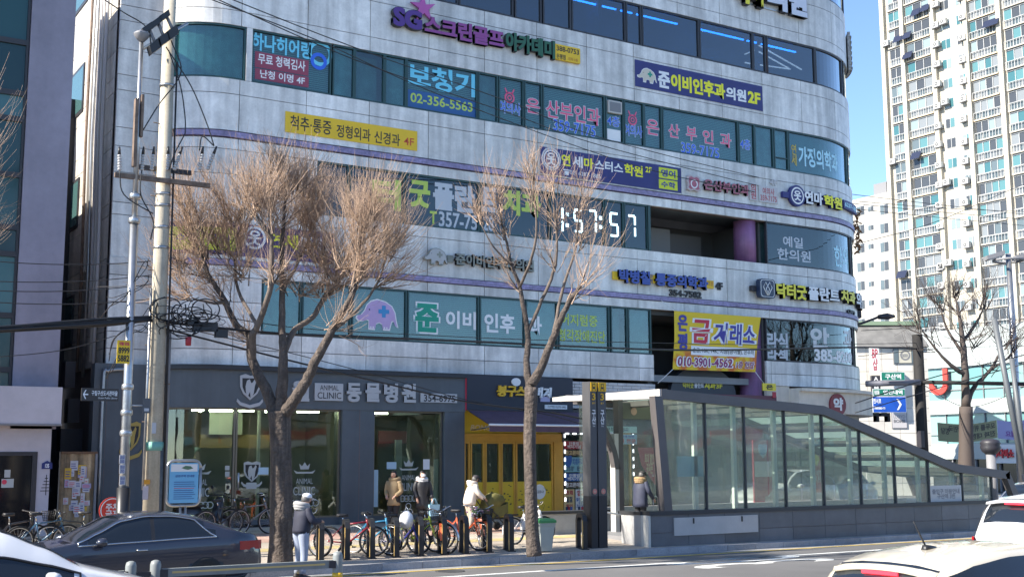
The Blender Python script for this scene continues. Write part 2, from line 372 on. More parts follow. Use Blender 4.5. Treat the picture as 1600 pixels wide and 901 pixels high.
# recessed strip and side wall left of the bay
NS = NF+1.5*KS; XS = W(172, 400, NS)[0]; XA = FP(A0, 0)[0]+.25; SM = XYmap(NS); SIDE = lambda a, z, d=0: (XS-d, a, z)
lv = [ZST,zk(6.05),Z2B,zk(7.6),Z2T,zk(9.1),zk(10.55),Z3B,zk(12),Z3T,zk(13.55),zk(14.85),Z4B,zk(16.3),Z4T,zk(17.85),zk(19.25),Z5B,Z5T,zk(23.7),Z6B,Z6T,ZTOP]
clad = MB()
for z0, z1 in zip(lv, lv[1:]): panels(clad, XS, XA, z0, z1, SM, [])
back.fbox(XS, XA, .5, ZTOP, -.3, -.1, JOINT, SM)
clad.build('cladding', BLD); back.build('backing_wall', BLD)
sdw = MB(); SBR = mat('side wall tile', (.50,.47,.42), .7, noise=((1,.2),(8,.1)), streak=(2,.25,.3), island=.1)
back2 = MB().fbox(NS+.11, NS+15, .5, ZTOP, -.3, -.1, JOINT, SIDE); back2.build('backing_wall', BLD)
for z0, z1 in zip(lv, lv[1:]): panels(sdw, NS+.105, NS+15, z0, z1, SIDE, [NS+1.6+2.2*k for k in range(8)], m=SBR)
sdw.build('side_wall', BLD)
for k, zt in enumerate((Z2T, Z3T, Z4T, Z5T)):
    w = MB().fbox(NS+4.2, NS+6.2, zt-1.7, zt-.1, -.05, .04, FRD, SIDE).build('window', BLD)
    MB().fbox(NS+4.3, NS+6.1, zt-1.6, zt-.2, .035, .045, mat('side pane', (.06,.13,.13), .1), SIDE).build('pane', w)
for a0, zb in ((A0+.3, zk(8.87)), (A0+.3, zk(13.3))): MB().fbox(a0, aEND, zb+.02, zb+.18, -.1, .04, PURPLE).build('trim_band', BLD)
MB().fbox(XS, XA, zk(8.87), zk(9.1), -.1, .03, PANEL, SM).build('trim_band', BLD)
# inside: slabs, back walls, roof
ins = MB(); cutI = ax(760, 300)
for zt, zb in ((ZST+.02, ZST+.25), (zk(8.9), zk(9.3)), (zk(13.3), zk(13.7)), (zk(17.7), zk(18.1)), (zk(22.1), zk(22.5)), (zk(26.5), zk(26.9))): ins.fbox(aL+.1, A1, zt, zb, -3.1, -.31, INT)
ins.fbox(aL+.1, A1, Z3T-.5, ZTOP, -3.3, -3.1, INT)
ins.fbox(aL+.1, aE3-.2, ZST, Z3T, -3.3, -3.1, INT); ins.fbox(aC2+.3, A1, ZST, Z3T, -3.3, -3.1, INT)
for x in (560, 750, 950, 1100):
    a = ax(x, 150); ins.fbox(a-.08, a+.08, Z4B-.6, ZTOP-1, -3.1, -.32, INT)
ins.build('interior', BLD)
rf = MB().box(XS, aR+RR-.1, NF+3.3, NF+15, ZTOP-.3, ZTOP, INT); rf.box(aL, aR, NF+.3, NF+3.3, ZTOP-.3, ZTOP, INT); rf.box(XS+.3, aR+RR-.1, NF+14.8, NF+15, 0, ZTOP-.3, INT)
rf.build('roof', BLD)
# ---- windows
def window(a0, a1, z0, z1, fr=FRG, gm=GT, bl=None, fw_=.05, bd=-.16, dark=False, name='window', fm=FP, transom=None):
    f = MB()
    for (p, q, r_, t) in ((a0, a1, z0, z0+fw_), (a0, a1, z1-fw_, z1), (a0, a0+fw_, z0+fw_, z1-fw_), (a1-fw_, a1, z0+fw_, z1-fw_)): f.fbox(p, q, r_, t, -.14, -.02, fr, fm)
    if transom: f.fbox(a0+fw_, a1-fw_, transom-.02, transom+.02, -.12, -.03, fr, fm)
    o = f.build(name, BLD)
    MB().fbox(a0+fw_, a1-fw_, z0+fw_, z1-fw_, -.085, -.075, gm, fm).build('pane', o)
    if bl: MB().fbox(a0+.01, a1-.01, z0+.02, z1-.02, bd-.02, bd, bl, fm).build('blind', o)
    return o
def lettering(o, mb, name='lettering'): return mb.build(name, o)
def wrow(edges, z0, z1, **k): 
    out = []
    for (x0, x1, y, kw) in edges:
        d = dict(k); d.update(kw); out.append(window(ax(x0, y), ax(x1, y), z0, z1, **d))
    return out
FR4 = FRG
w4 = wrow([(240,387,75,dict(bl=FILM)),(396,521,90,dict(bl=BL)),(523,557,105,dict(bl=FILM)),(557,604,110,dict(bl=FILM,bd=-.6)),(604,638,118,dict(bl=FILM)),(638,749,128,dict(bl=BL)),
  (750,781,140,dict(bl=FILM)),(782,821,150,dict(bl=BL)),(822,850,160,dict(bl=BL)),(851,948,175,dict(bl=BL)),(949,977,190,dict(bl=FILM)),(978,1009,200,dict(bl=BL)),(1009,1037,205,dict(bl=BL)),
  (1038,1156,215,dict(bl=BL)),(1157,1182,230,dict(bl=BL)),(1182,1211,232,dict(bl=FILM)),(1212,1234,236,dict(bl=FILM,transom=lerp(Z4B,Z4T,.3))),(1235,1325,250,dict(bl=FILMT))], Z4B, Z4T)
window(ax(1327,250), A1+1.2, Z4B, Z4T, bl=FILM); MB().fbox(ax(387,100), ax(396,100), Z4B, Z4T, -.1, .0, PANEL).build('pier', BLD)
w5 = wrow([(440,560,0,{}),(560,720,0,{}),(721,806,10,{}),(808,850,20,{}),(852,896,25,dict(bl=INT)),(897,981,40,{}),(982,1006,55,{}),(1007,1096,65,{}),(1097,1180,85,{}),(1180,1200,90,{}),(1202,1277,105,{}),(1278,1319,125,{})], Z5B, Z5T, fr=FRD, gm=GD, fw_=.06)
window(A0, ax(440,0), Z5B, Z5T, fr=FRD, gm=GD, bl=INT); window(ax(1321,125), A1+1.5, Z5B, Z5T, fr=FRD, gm=GD, bl=INT)
for k in range(8): window(lerp(A0, A1, k/8)+.02, lerp(A0, A1, (k+1)/8)-.02, Z6B, Z6T, fr=FRD, gm=GD, bl=INT)
w3 = wrow([(497,547,270,dict(bl=FILMD)),(548,634,300,dict(bl=FILMD)),(635,751,320,dict(bl=FILMD)),(752,861,335,dict(bl=FILMD)),(862,946,345,dict(bl=FILMG)),(947,976,350,dict(bl=FILMG)),(977,1014,352,dict(bl=FILMD))], Z3B, Z3T, gm=GS, bd=-.12)
w3r = window(aC3+.2, ax(1330,390), Z3B, Z3T, fr=FRD, gm=GS, bl=FILMG, bd=-.35)
window(ax(1332,390), A1+1, Z3B, Z3T, fr=FRD, gm=GS, bl=FILMG)
w2 = wrow([(409,471,490,dict(bl=FILM)),(472,549,490,dict(bl=BL)),(550,636,490,dict(bl=BL)),(637,749,500,dict(bl=BL)),(750,821,510,dict(bl=BL)),(822,872,515,dict(bl=FILM)),(873,953,520,dict(bl=BL)),(955,981,520,dict(bl=FILM,bd=-.5)),(982,1018,520,dict(bl=FILM))], Z2B, Z2T)
w2r = window(aC2+.05, ax(1334,545), Z2B, Z2T, fr=FRD, gm=GS, bl=FILMG, bd=-.12)
window(ax(1336,545), A1+1, Z2B, Z2T, fr=FRD, gm=GS, bl=FILMG)
# window air conditioner set in the fourth floor, blinking neon of the clock, ceiling lights
a0, a1, z0, z1 = FR(952,157,176,973,162,181)
MB().fbox(a0, a1, z0, z1, -.1, .03, mat('ac case', (.5,.48,.44), .6)).fbox(a0+.05, a1-.05, z0+.05, z1-.05, .0, .034, GREY).build('vent_unit', w4[10])
a0, a1, z0, z1 = FR(952,201,219,973,205,222); MB().fbox(a0, a1, z0, z1, -.07, -.065, WHITE).build('paper_notice', w4[10])
NEON = mat('blue led strip', (.1,.4,.9), .5, emit=((.06,.42,1.0), 9.0)); LAMPW = mat('warm downlight', (.9,.8,.6), .5, emit=((1,.72,.45), 40.)); LEDO = mat('warm led line', (.9,.6,.4), .5, emit=((1,.5,.3), 4.))
for i in (5, 6, 7, 8, 9, 10):
    o = w5[i]; 
    xs = [(897,981),(982,1006),(1007,1096),(1097,1180),(1180,1200),(1202,1277)][i-5]
    MB().fbox(ax(xs[0],60)+.1, ax(xs[1],60)-.08-(.6 if i in (7,10) else 0), Z5T-.2, Z5T-.15, -.5, -.45, NEON).build('led_strip', o)
lamp = MB()
for x, y in ((1128,60),(1110,68)): 
    q = FH(x, y); lamp.disc(q[0], q[1], .06, LAMPW, FP, -1.2, .02, 12, .03)
lamp.build('downlight', w5[8])
q = FH(1086,79); MB().disc(q[0], q[1], .05, LAMPW, FP, -1.2, .02, 12, .03).build('downlight', w5[7])
def strip(mb, pts, m, d=-.6, r_=.03):
    mb.tube([FP(*FH(*p), d) for p in pts], r_, m, 4); return mb
l = MB(); strip(l, [(1205,67),(1272,106)], LEDO); strip(l, [(1205,77),(1254,105)], LEDO); strip(l, [(1254,105),(1207,98)], LEDO); l.build('led_line', w5[10])
l = MB(); strip(l, [(1183,81),(1198,75)], LEDO); strip(l, [(1183,94),(1198,97)], LEDO); l.build('led_line', w5[9])
furn = MB(); FW = mat('cafe furniture', (.55,.57,.55), .6)
for x, y, w_, h_ in ((1012,48,.5,.4),(1022,50,.4,.3),(1040,56,1.2,.25),(1063,63,1.0,.3),(1081,68,.5,.35),(1120,92,.6,.25),(1135,95,.5,.35),(1143,97,.25,.4)):
    a, z = FH(x, y+14); furn.fbox(a, a+w_, Z5B, Z5B+.12+h_, -1.0, -.6, FW)
furn.build('furniture', w5[7])
# ---- recesses at the second and third floors, columns
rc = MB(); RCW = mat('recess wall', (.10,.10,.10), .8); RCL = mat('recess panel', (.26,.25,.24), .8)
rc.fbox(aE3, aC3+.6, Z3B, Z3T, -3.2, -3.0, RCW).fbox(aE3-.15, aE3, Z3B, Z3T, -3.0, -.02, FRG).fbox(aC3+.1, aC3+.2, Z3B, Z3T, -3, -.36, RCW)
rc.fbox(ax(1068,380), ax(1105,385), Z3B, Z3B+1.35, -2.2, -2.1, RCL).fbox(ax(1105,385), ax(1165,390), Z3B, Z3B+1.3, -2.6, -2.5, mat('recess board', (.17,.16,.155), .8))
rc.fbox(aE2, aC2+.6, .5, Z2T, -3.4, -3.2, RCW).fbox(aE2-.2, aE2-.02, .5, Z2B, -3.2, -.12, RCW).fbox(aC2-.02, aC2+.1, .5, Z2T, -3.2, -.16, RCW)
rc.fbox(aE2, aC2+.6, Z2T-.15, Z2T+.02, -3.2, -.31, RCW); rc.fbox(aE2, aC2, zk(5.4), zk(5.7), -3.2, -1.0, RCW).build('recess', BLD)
st = MB()
for k in range(14): st.fbox(aE2+2+.28*k, aE2+2.3+.28*k, .5, .66+.17*k, -3.1, -1.6, RCL)
st.build('stair', BLD)
for x, y, zb, zt in ((1180,385,Z3B,Z3T), (1187,545,.5,Z2T)):
    a = ax(x, y); p = FP(a, 0, -.55); MB().lathe([(.42,zb),(.42,zt)], COLP, (p[0],p[1],0), 'Z', 28).build('column', BLD)
# ---- window film lettering
def lt(o, items, name='lettering', d=-.07):
    for it in items:
        body, rc_, m = it[:3]; kw = it[3] if len(it) > 3 else {}
        a0, a1, z0, z1 = FR(*rc_); MB().text(body, a0, a1, z0, z1, m, d=d, **kw).build(name, o)
def plate(o, rc_, m, name='lettering_panel', d=-.072, e=.003):
    a0, a1, z0, z1 = FR(*rc_); MB().fbox(a0, a1, z0, z1, d-e, d, m).build(name, o)
PLR = mat('red film', (.28,.05,.09), .5); PLB = mat('blue film', (.02,.10,.28), .5)
plate(w4[1], (402,78,104,486,90,113), PLR); plate(w4[1], (402,104,123,486,116,131), PLR)
lt(w4[1], [('하나히어링', (397,48,75,490,62,89), CYAN, dict(bold=.03)), ('무료 청력검사', (407,80,97,481,92,108), WHITE), ('난청 이명 4F', (410,105,119,480,117,129), WHITE)])
m = MB(); q = FR(492,66,102,516,70,102); m.ring(lerp(q[0],q[1],.5), lerp(q[2],q[3],.62), .28, .4, CYAN, FP, -.07); m.ring(lerp(q[0],q[1],.42), lerp(q[2],q[3],.25), .16, .27, BLUE, FP, -.068); m.build('lettering', w4[1])
plate(w4[5], (641,139,166,747,155,181), PLB)
lt(w4[5], [('보청기', (641,98,133,746,113,151), CYAN, dict(bold=.035)), ('02-356-5563', (645,143,158,742,159,174), LIME, dict(bold=.02))])
OUT = dict(bold=.012, outline=mat('pale outline film', (.55,.62,.64), .5), ow=.03)
def deer(o, x, y, m=PINK):
    q = FH(x, y); mb = MB(); a, z = q; mb.ring(a, z-.05, .14, .2, m, FP, -.07); mb.ring(a, z-.05, .05, .09, m, FP, -.07)
    for s in (-1, 1): mb.poly([(a+s*.06,z+.1),(a+s*.16,z+.28),(a+s*.2,z+.26),(a+s*.12,z+.08)], m, FP, -.07)
    mb.build('lettering', o)
lt(w4[7], [('여의사', (784,157,175,817,160,180), BLUE, OUT)]); deer(w4[7], 800, 150)
lt(w4[8], [('은', (826,152,176,847,155,177), PINK, OUT)])
lt(w4[9], [('산부인과', (857,158,185,941,168,195), PINK, OUT), ('359-7175', (868,187,204,934,196,214), BLUE, OUT)])
lt(w4[10], [('4층', (952,181,197,972,183,199), BLUE, OUT)])
lt(w4[11], [('여의사', (979,195,213,1007,197,215), BLUE, OUT)]); deer(w4[11], 992, 186)
lt(w4[12], [('은', (1014,187,211,1033,189,212), PINK, OUT)])
lt(w4[13], [('산', (1048,194,215,1065,196,217), PINK, OUT), ('부', (1076,199,220,1092,201,222), PINK, OUT), ('인', (1102,204,225,1118,206,227), PINK, OUT), ('과', (1129,209,231,1146,211,233), PINK, OUT), ('359-7175', (1068,225,241,1127,232,248), BLUE, OUT)])
lt(w4[14], [('4층', (1160,218,234,1176,221,237), BLUE, OUT)])
PALE = mat('pale film letter', (.42,.72,.82), .5); OCH = mat('ochre film letter', (.50,.38,.06), .5)
lt(w4[17], [('가정의학과', (1251,232,264,1312,243,271), PALE, dict(bold=.03)), ('연\n세', (1240,227,260,1248,229,262), OCH)])
lt(w3[1], [('터', (585,275,322,628,281,329), LIME, dict(bold=.05))])
PGR = mat('pale grey film letter', (.50,.53,.57), .5)
lt(w3[2], [('굿', (643,279,320,674,283,324), LIME, dict(bold=.05)), ('플란', (680,283,326,744,290,331), PGR, dict(bold=.05)), ('T', (674,328,348,685,329,349), LIME, dict(bold=.03)), ('357-75', (688,329,352,748,335,360), PGR, dict(bold=.02))])
lt(w3[3], [('트', (756,291,329,779,294,331), PGR, dict(bold=.05)), ('치과', (789,296,333,847,302,341), LIME, dict(bold=.05)), ('28', (757,336,359,774,338,361), PGR, dict(bold=.02))])
# seven segment clock behind the third floor glass
LEDW = mat('white led segment', (.8,.9,1), .5, emit=((.62,.92,1.0), 1.05))
SEG = {'1':'bc','5':'afgcd','7':'abc','2':'abged'}
def seg(mb, ch, a0, a1, z0, z1, t=.075):
    zm = (z0+z1)/2; d = -.072
    S_ = {'a':(a0+t*.6,a1-t*.6,z1-t,z1),'d':(a0+t*.6,a1-t*.6,z0,z0+t),'g':(a0+t*.6,a1-t*.6,zm-t/2,zm+t/2),'f':(a0,a0+t,zm+t*.6,z1-t*.6),'b':(a1-t,a1,zm+t*.6,z1-t*.6),'e':(a0,a0+t,z0+t*.6,zm-t*.6),'c':(a1-t,a1,z0+t*.6,zm-t*.6)}
    for k in SEG[ch]: p = S_[k]; mb.fbox(*p, d, d+.006, LEDW)
def colon(mb, x, y0, y1):
    for y in (y0, y1):
        q = FH(x, y); mb.fbox(q[0]-.06, q[0]+.06, q[1]-.06, q[1]+.06, -.072, -.066, LEDW)
ck = MB()
for ch, rc_ in (('1',(874,322,362,883,323,364)),('5',(899,326,363,913,327,364)),('7',(922,327,364,935,329,365))): q = FR(*rc_); seg(ck, ch, *q)
colon(ck, 889, 335, 352); colon(ck, 941, 341, 355); ck.build('clock_digits', w3[4])
ck = MB(); seg(ck, '5', *FR(955,332,370,969,333,371)); ck.build('clock_digits', w3[5])
ck = MB(); seg(ck, '7', *FR(983,336,371,996,337,372)); ck.build('clock_digits', w3[6])
lt(w3r, [('예일', (1226,371,389,1257,374,390), PGR), ('한의원', (1217,391,410,1269,394,411), PGR), ('한의', (1306,388,420,1328,391,424), PALE)])
ELE = [(0,.36),(.05,.28),(.15,.27),(.25,.32),(.3,.3),(.3,.03),(.45,.03),(.47,.2),(.55,.25),(.62,.2),(.64,.03),(.8,.03),(.85,.3),(.9,.32),(.95,.15),(1,.13),(.96,.35),(.93,.6),(.85,.8),(.7,.93),(.5,1),(.35,.93),(.25,.8),(.2,.62),(.12,.48),(.02,.44)]
def elephant(mb, a0, a1, z0, z1, body, edge, plus, fm=FP, d=0., ext=0.):
    P = [(lerp(a0,a1,u), lerp(z0,z1,v)) for u, v in ELE]; ca, cz = lerp(a0,a1,.55), lerp(z0,z1,.55)
    mb.poly([(ca+(p[0]-ca)*1.07, cz+(p[1]-cz)*1.09) for p in P], edge, fm, d, ext); mb.poly(P, body, fm, d+ext+.004)
    px_, pz = lerp(a0,a1,.66), lerp(z0,z1,.62); k = (z1-z0)*.07; L_ = (z1-z0)*.2; e = d+ext+.008
    mb.poly([(px_-k,pz-L_),(px_+k,pz-L_),(px_+k,pz-k),(px_+L_,pz-k),(px_+L_,pz+k),(px_+k,pz+k),(px_+k,pz+L_),(px_-k,pz+L_),(px_-k,pz+k),(px_-L_,pz+k),(px_-L_,pz-k),(px_-k,pz-k)], plus, fm, e)
    mb.disc(lerp(a0,a1,.3), lerp(z0,z1,.66), k*.35, BLACK, fm, e)
    for u in (.34, .4, .68, .74): mb.disc(lerp(a0,a1,u), lerp(z0,z1,.07), k*.4, edge, fm, e)
LILAC = mat('lilac film', (.50,.36,.60), .5, noise=(2,.1)); BLU2 = mat('mid blue film', (.05,.27,.55), .5)
e = MB(); elephant(e, *FR(559,466,512,622,467,514), LILAC, WHITE, BLU2, d=-.07); e.build('lettering', w2[2])
lt(w2[3], [('준', (651,473,516,686,474,518), GREEN, dict(bold=.05, outline=WHITE, ow=.03)), ('이비', (698,484,512,745,486,514), WHITE, dict(bold=.03))])
lt(w2[4], [('인후', (758,488,519,806,491,521), WHITE, dict(bold=.03))]); lt(w2[5], [('과', (825,493,523,848,494,524), WHITE, dict(bold=.03))])
lt(w2[6], [('어지럼증', (878,489,508,935,494,511), LIME), ('청각장애진단', (874,514,533,947,517,537), LIME)])
PLG = mat('light film letter', (.62,.64,.64), .5)
lt(w2r, [('라식', (1200,522,548,1232,522,546), PGR, dict(bold=.04)), ('라섹', (1200,545,568,1232,545,567), PGR, dict(bold=.04)), ('안', (1268,513,546,1297,516,548), PLG, dict(bold=.045)), ('과', (1320,517,548,1333,519,550), PLG, dict(bold=.045)), ('385-8200', (1274,550,568,1333,552,571), WHITE, dict(bold=.04))])
# ------------------------------------------------------------------ ground floor: animal clinic
def FZ(x, y): return FH(x, y)[1]
zf0, zf1 = FZ(600,640), ZST-.02; aP0, aP1, aP2, aP3 = ax(530,720), ax(580,720), ax(690,720), ax(722,720)
cf = MB(); FD = .12
cf.fbox(A0, aP3, zf0, zf1, -.3, FD, SLATE).fbox(A0, aP3, zf1-.12, zf1, FD, FD+.12, mat('dark cap flashing', (.025,.028,.034), .5))
cf.fbox(aP0, aP1, .5, zf0, -.5, FD-.02, SLATE).fbox(aP2, aP3-.01, .5, zf0, -.5, FD-.02, SLATE).fbox(aP0+.55, aP0+.57, .5, zf0, FD-.02, FD-.012, JOINT)
cf.fbox(A0, aP0, .45, .72, -.3, -.02, SLATE).fbox(aP1, aP2, .45, .72, -.3, -.02, SLATE)
cf.fbox(XS-.35, XA, .5, ZST, -.1, .3, SLATE, SM)
for k in (.35,.75): cf.fbox(XS-.35+k, XS-.34+k, .5, ZST, .3, .306, JOINT, SM)
cf.build('clinic_shopfront', BLD)
FRC = mat('bronze shop frame', (.20,.18,.14), .4, .6)
def shopglass(x0, x1, z0=.72, gm=GC, fw_=.05): return window(ax(x0,720), ax(x1,720), z0, zf0, fr=FRC, gm=gm, name='shop_window', fw_=fw_)
g1 = window(A0+.05, ax(365,720), .72, zf0, fr=FRC, gm=GC, name='shop_window'); g2 = window(ax(366,720), ax(424,720), .52, zf0, fr=FRC, gm=GC, name='shop_window'); g3 = shopglass(425, 529); g4 = shopglass(581, 689)
# clinic interior
ci = MB(); CIW = mat('clinic wall', (.20,.20,.16), .8, noise=(.7,.2)); WOOD = mat('oak counter band', (.20,.135,.055), .6)
ci.fbox(aL, aP3, .5, zf0+.2, -4.6, -4.5, CIW).fbox(aL, aP3, zf0+.02, zf0+.1, -4.5, -.32, mat('clinic ceiling', (.42,.40,.32), .8)).fbox(aL, aP3, .45, .53, -4.5, -.3, GREY)
ci.fbox(aP3-.1, aP3, .5, zf0, -4.5, -.5, CIW).fbox(aP1-.3, aP1-.1, .5, zf0, -4.5, -.5, CIW)
ci.fbox(ax(335,700), ax(500,700), 2.75, 3.15, -2.6, -2.5, WOOD).fbox(ax(440,760), ax(520,760), .5, 1.4, -2.4, -1.9, DARK).fbox(ax(300,760), ax(330,760), .5, 2.3, -3, -2.6, DARK)
ci.fbox(ax(366,700), ax(420,700), 3.15, zf0, -2.4, -2.35, mat('clinic partition', (.38,.39,.33), .7)).fbox(ax(600,750), ax(640,750), .5, 1.9, -2.6, -2.2, mat('clinic shelf', (.30,.31,.29), .7)).fbox(ax(640,700), ax(685,700), 2.9, 3.3, -2.3, -2.2, mat('red sign reflection', (.24,.05,.05), .6))  # the red panel stands for a red sign reflected in the glass
ci.fbox(ax(650,780), ax(660,780), .5, 3, -1.6, -1.5, INTW).fbox(ax(430,700), ax(434,700), .5, zf0, -1.6, -1.5, INTW)
ci.build('clinic_interior', BLD)
TUBE = mat('fluorescent tube', (.9,.95,.8), .5, emit=((.9,1.0,.75), 14.))
for i, (x, d) in enumerate(((268,-2.2),(300,-1.2),(372,-1.6),(400,-1.2),(462,-1.6),(505,-1.2),(618,-1.3))):
    a = ax(x, 650); MB().fbox(a-.35, a+.35, zf0-.05, zf0+.01, d-.06, d, TUBE).build('ceiling_light', BLD)
# vinyl lettering and stickers on the clinic glass
FILMW = mat('frosted vinyl', (.42,.44,.42), .6)
def clinic_mark(o, x0, x1, yt, down=False, ring=True):
    mb = MB(); a0, a1, zb, zt = FR(x0,yt,yt+18,x1,yt,yt+18); w_ = a1-a0; am = (a0+a1)/2; d = -.07; zt = zt+.0
    mb.text('ANIMAL', a0+.12*w_, a1-.12*w_, zt-.30, zt-.14, FILMW, d=d, bold=.0); mb.text('CLINIC', a0, a1, zt-.62, zt-.38, FILMW, d=d, bold=.005)
    crown = [(-.13,0),(-.17,.17),(-.08,.09),(0,.21),(.08,.09),(.17,.17),(.13,0)]
    mb.poly([(am+u, zt+.12+v) for u, v in crown], FILMW, FP, d); mb.poly([(am-.34,zt+.10),(am-.26,zt+.0),(am+.26,zt+.0),(am+.34,zt+.10),(am+.22,zt+.05),(am-.22,zt+.05)], FILMW, FP, d)
    n_ = 6
    for k in range(n_): mb.ring(lerp(a0-.1, a1+.1, (k+.5)/n_), zt-.85, .075, .10, FILMW, FP, d, 18)
    if down:
        for k in range(3): mb.ring(am, zt-1.08-.22*k, .075, .10, FILMW, FP, d, 18)
    mb.build('lettering', o)
clinic_mark(g3, 458, 492, 737); clinic_mark(g4, 624, 652, 733, True); clinic_mark(g1, 292, 326, 737)
SHIELD = [(-.5,.5),(-.25,.58),(0,.5),(.25,.58),(.5,.5),(.48,0),(.34,-.3),(0,-.6),(-.34,-.3),(-.48,0)]
def crest(mb, a, z, w_, h, face, inner, fig, fm=FP, d=0., ext=.0):
    mb.poly([(a+u*w_, z+v*h*.8+.08*h) for u, v in SHIELD], face, fm, d, ext); mb.poly([(a+u*w_*.8, z+v*h*.64+.07*h) for u, v in SHIELD if v < .52], inner, fm, d+ext+.004)
    mb.poly([(a+u*w_, z+v*h) for u, v in [(-.24,.1),(-.18,.3),(-.05,.36),(.02,.22),(.1,.24),(.2,.38),(.27,.3),(.2,.1),(.16,-.15),(.02,-.38),(-.02,-.1),(-.14,-.3),(-.22,-.1)]], fig, fm, d+ext+.008)
    mb.poly([(a+u*w_, z+v*h) for u, v in [(-.6,-.36),(-.45,-.48),(0,-.58),(.45,-.48),(.6,-.36),(.62,-.46),(.46,-.6),(0,-.7),(-.46,-.6),(-.62,-.46)]], face, fm, d, ext)
q = FH(393,736); mb = MB(); crest(mb, q[0], q[1], .5, .62, FILMW, DARK, FILMW, d=-.07); mb.build('lettering', g2)
pl = MB()
for rc_, m in (((384,750,760,400,751,761), FILMW),): q = FR(*rc_); pl.fbox(*q, -.07, -.066, m)
pl.build('paper_notice', g2)
PAPB = mat('pale blue paper', (.42,.58,.68), .6)
for o, rc_, m in ((g2,(402,727,738,419,727,738),PAPB),(g3,(426,727,739,428,727,739),PAPB),(g4,(604,720,731,619,720,731),PAPB),(g4,(661,716,732,671,716,732),WHITE),(g4,(583,732,790,590,732,790),PAPB),(g1,(351,724,731,358,724,731),FILMW),(g1,(351,733,741,358,733,741),FILMW)):
    q = FR(*rc_); MB().fbox(*q, -.07, -.066, m).build('paper_notice', o)
q = FR(680,716,800,688,716,800); MB().fbox(*q, -.2, -.19, mat('frosted band', (.33,.45,.45), .5)).build('blind', g4)
for x in (370,):
    a = ax(x,750); MB().tube([FP(a,FZ(x,762),.02),FP(a,FZ(x,735),.02)], .025, STEEL, 8).build('door_handle', g2)
# ------------------------------------------------------------------ clinic signs
def sign(name, label, cat='sign', at=None, group=None):
    a, z = FH(*at); p = FP(a, z, .1); return thing(name, label, cat, p, group)
T = sign('clinic_sign', 'long row of raised silver letters for the animal clinic on the slate shopfront', at=(560,610)); d = FD
mb = MB()
for body, rc_ in (('웰', (453,592,624,478,593,625)), ('동', (537,597,626,559,597,626)), ('물', (566,597,626,589,598,626)), ('병', (595,598,628,616,598,627)), ('원', (623,598,627,644,599,628))):
    mb.text(body, *FR(*rc_), STEELP, d=d, ext=.07, bold=.045)
mb.build('letters', T)
mb = MB(); mb.fbox(*FR(487,597,624,531,597,624), d, d+.07, STEELP); mb.build('name_board', T)
mb = MB(); mb.text('ANIMAL', *FR(495,600,608,524,600,608), BLACK, d=d+.074, bold=0); mb.text('CLINIC', *FR(491,611,621,528,611,621), BLACK, d=d+.074, bold=.005); mb.build('letters', T)
mb = MB(); mb.fbox(*FR(652,614,628,709,614,628), d, d+.05, STEELP); mb.build('phone_board', T)
mb = MB(); mb.text('354-6975', *FR(657,616,627,706,616,627), BLACK, d=d+.054, bold=.02); mb.build('letters', T)
mb = MB(); q = FH(387,605); crest(mb, q[0], q[1], .62, .78, STEELP, BLACK, STEELP, d=d, ext=.05); mb.build('crest', T)
GOLD = mat('brass', (.42,.30,.09), .4, .6)
xg, zg = W(203,680, NS-.31); T = thing('clinic_crest', 'brass heraldic shield with a dog and cat on the slate wall', 'crest', (xg, NS-.31, zg))
mb = MB(); crest(mb, xg, zg, .5, .85, GOLD, BLACK, GOLD, fm=SM, d=.305, ext=.04); mb.build('shield', T)
# ------------------------------------------------------------------ yellow lunch shop
aY0, aY1 = aP3, ax(878,720); zY0, zY1 = FZ(800,642), FZ(800,588)
OCHRE = mat('ochre frame', (.62,.33,.05), .5, noise=(2,.1)); YPAN = mat('yellow panel', (.68,.46,.03), .5); NAVF = mat('navy fascia', (.022,.026,.042), .45)
sf = MB(); sf.fbox(aY0+.03, ax(889,610), zY0, zY1, -.3, FD+.06, NAVF).fbox(aY0-.0, aY0+.03, zY0, zY1, -.3, FD+.03, RED); zH0, zH1 = FZ(800,690), FZ(800,660)
sf.fbox(aY0, aY1, zH0, zH1-.35, -.3, -.05, OCHRE).fbox(aY0, aY1, zH1-.35, zY0, -.3, -.12, YPAN)
sf.build('lunch_shop_front', BLD)
sf = MB(); sf.text('BONGOUSSE', *FR(736,662,671,800,664,673), mat('cream letter', (.70,.58,.35), .5), d=-.11, slant=.25); sf.build('lettering', BLD)
zM = FZ(800,752)
for x0, x1 in ((724,733),(734,756),(757,781),(782,804),(805,863)):
    o = window(ax(x0,720), ax(x1,720), .55, zH0, fr=OCHRE, gm=GC, fw_=.055, name='folding_door')
    MB().fbox(ax(x0,720)+.055, ax(x1,720)-.055, .6, zM, -.1, -.05, YPAN).build('yellow_panel', o)
    dm = MB()
    for k in range(int((x1-x0)*.5)):
        a = rng.uniform(ax(x0,720)+.12, ax(x1,720)-.12); z = rng.uniform(.7, zM-.1); dm.fbox(a-.03, a+.03, z-.012, z+.012, -.05, -.046, BLACK)
    dm.build('pattern', o)
    if x0 == 805:
        q = FH(842,768); m = MB(); m.disc(q[0], q[1], .24, WHITE, FP, -.046); m.text('배고프니?', q[0]-.17, q[0]+.17, q[1]-.05, q[1]+.05, BLACK, d=-.042); m.build('lettering', o)
MB().fbox(ax(864,720), aY1, .5, zH0, -.3, .0, OCHRE).build('door_post', BLD)
yi = MB(); yi.fbox(aY0, ax(1015,700), .5, zY1, -4.5, -4.4, DARK).fbox(aY0, ax(1015,700), zY0+.05, zY0+.12, -4.4, -.32, INT).fbox(aY0, ax(1015,700), .45, .53, -4.4, -.3, GREY)
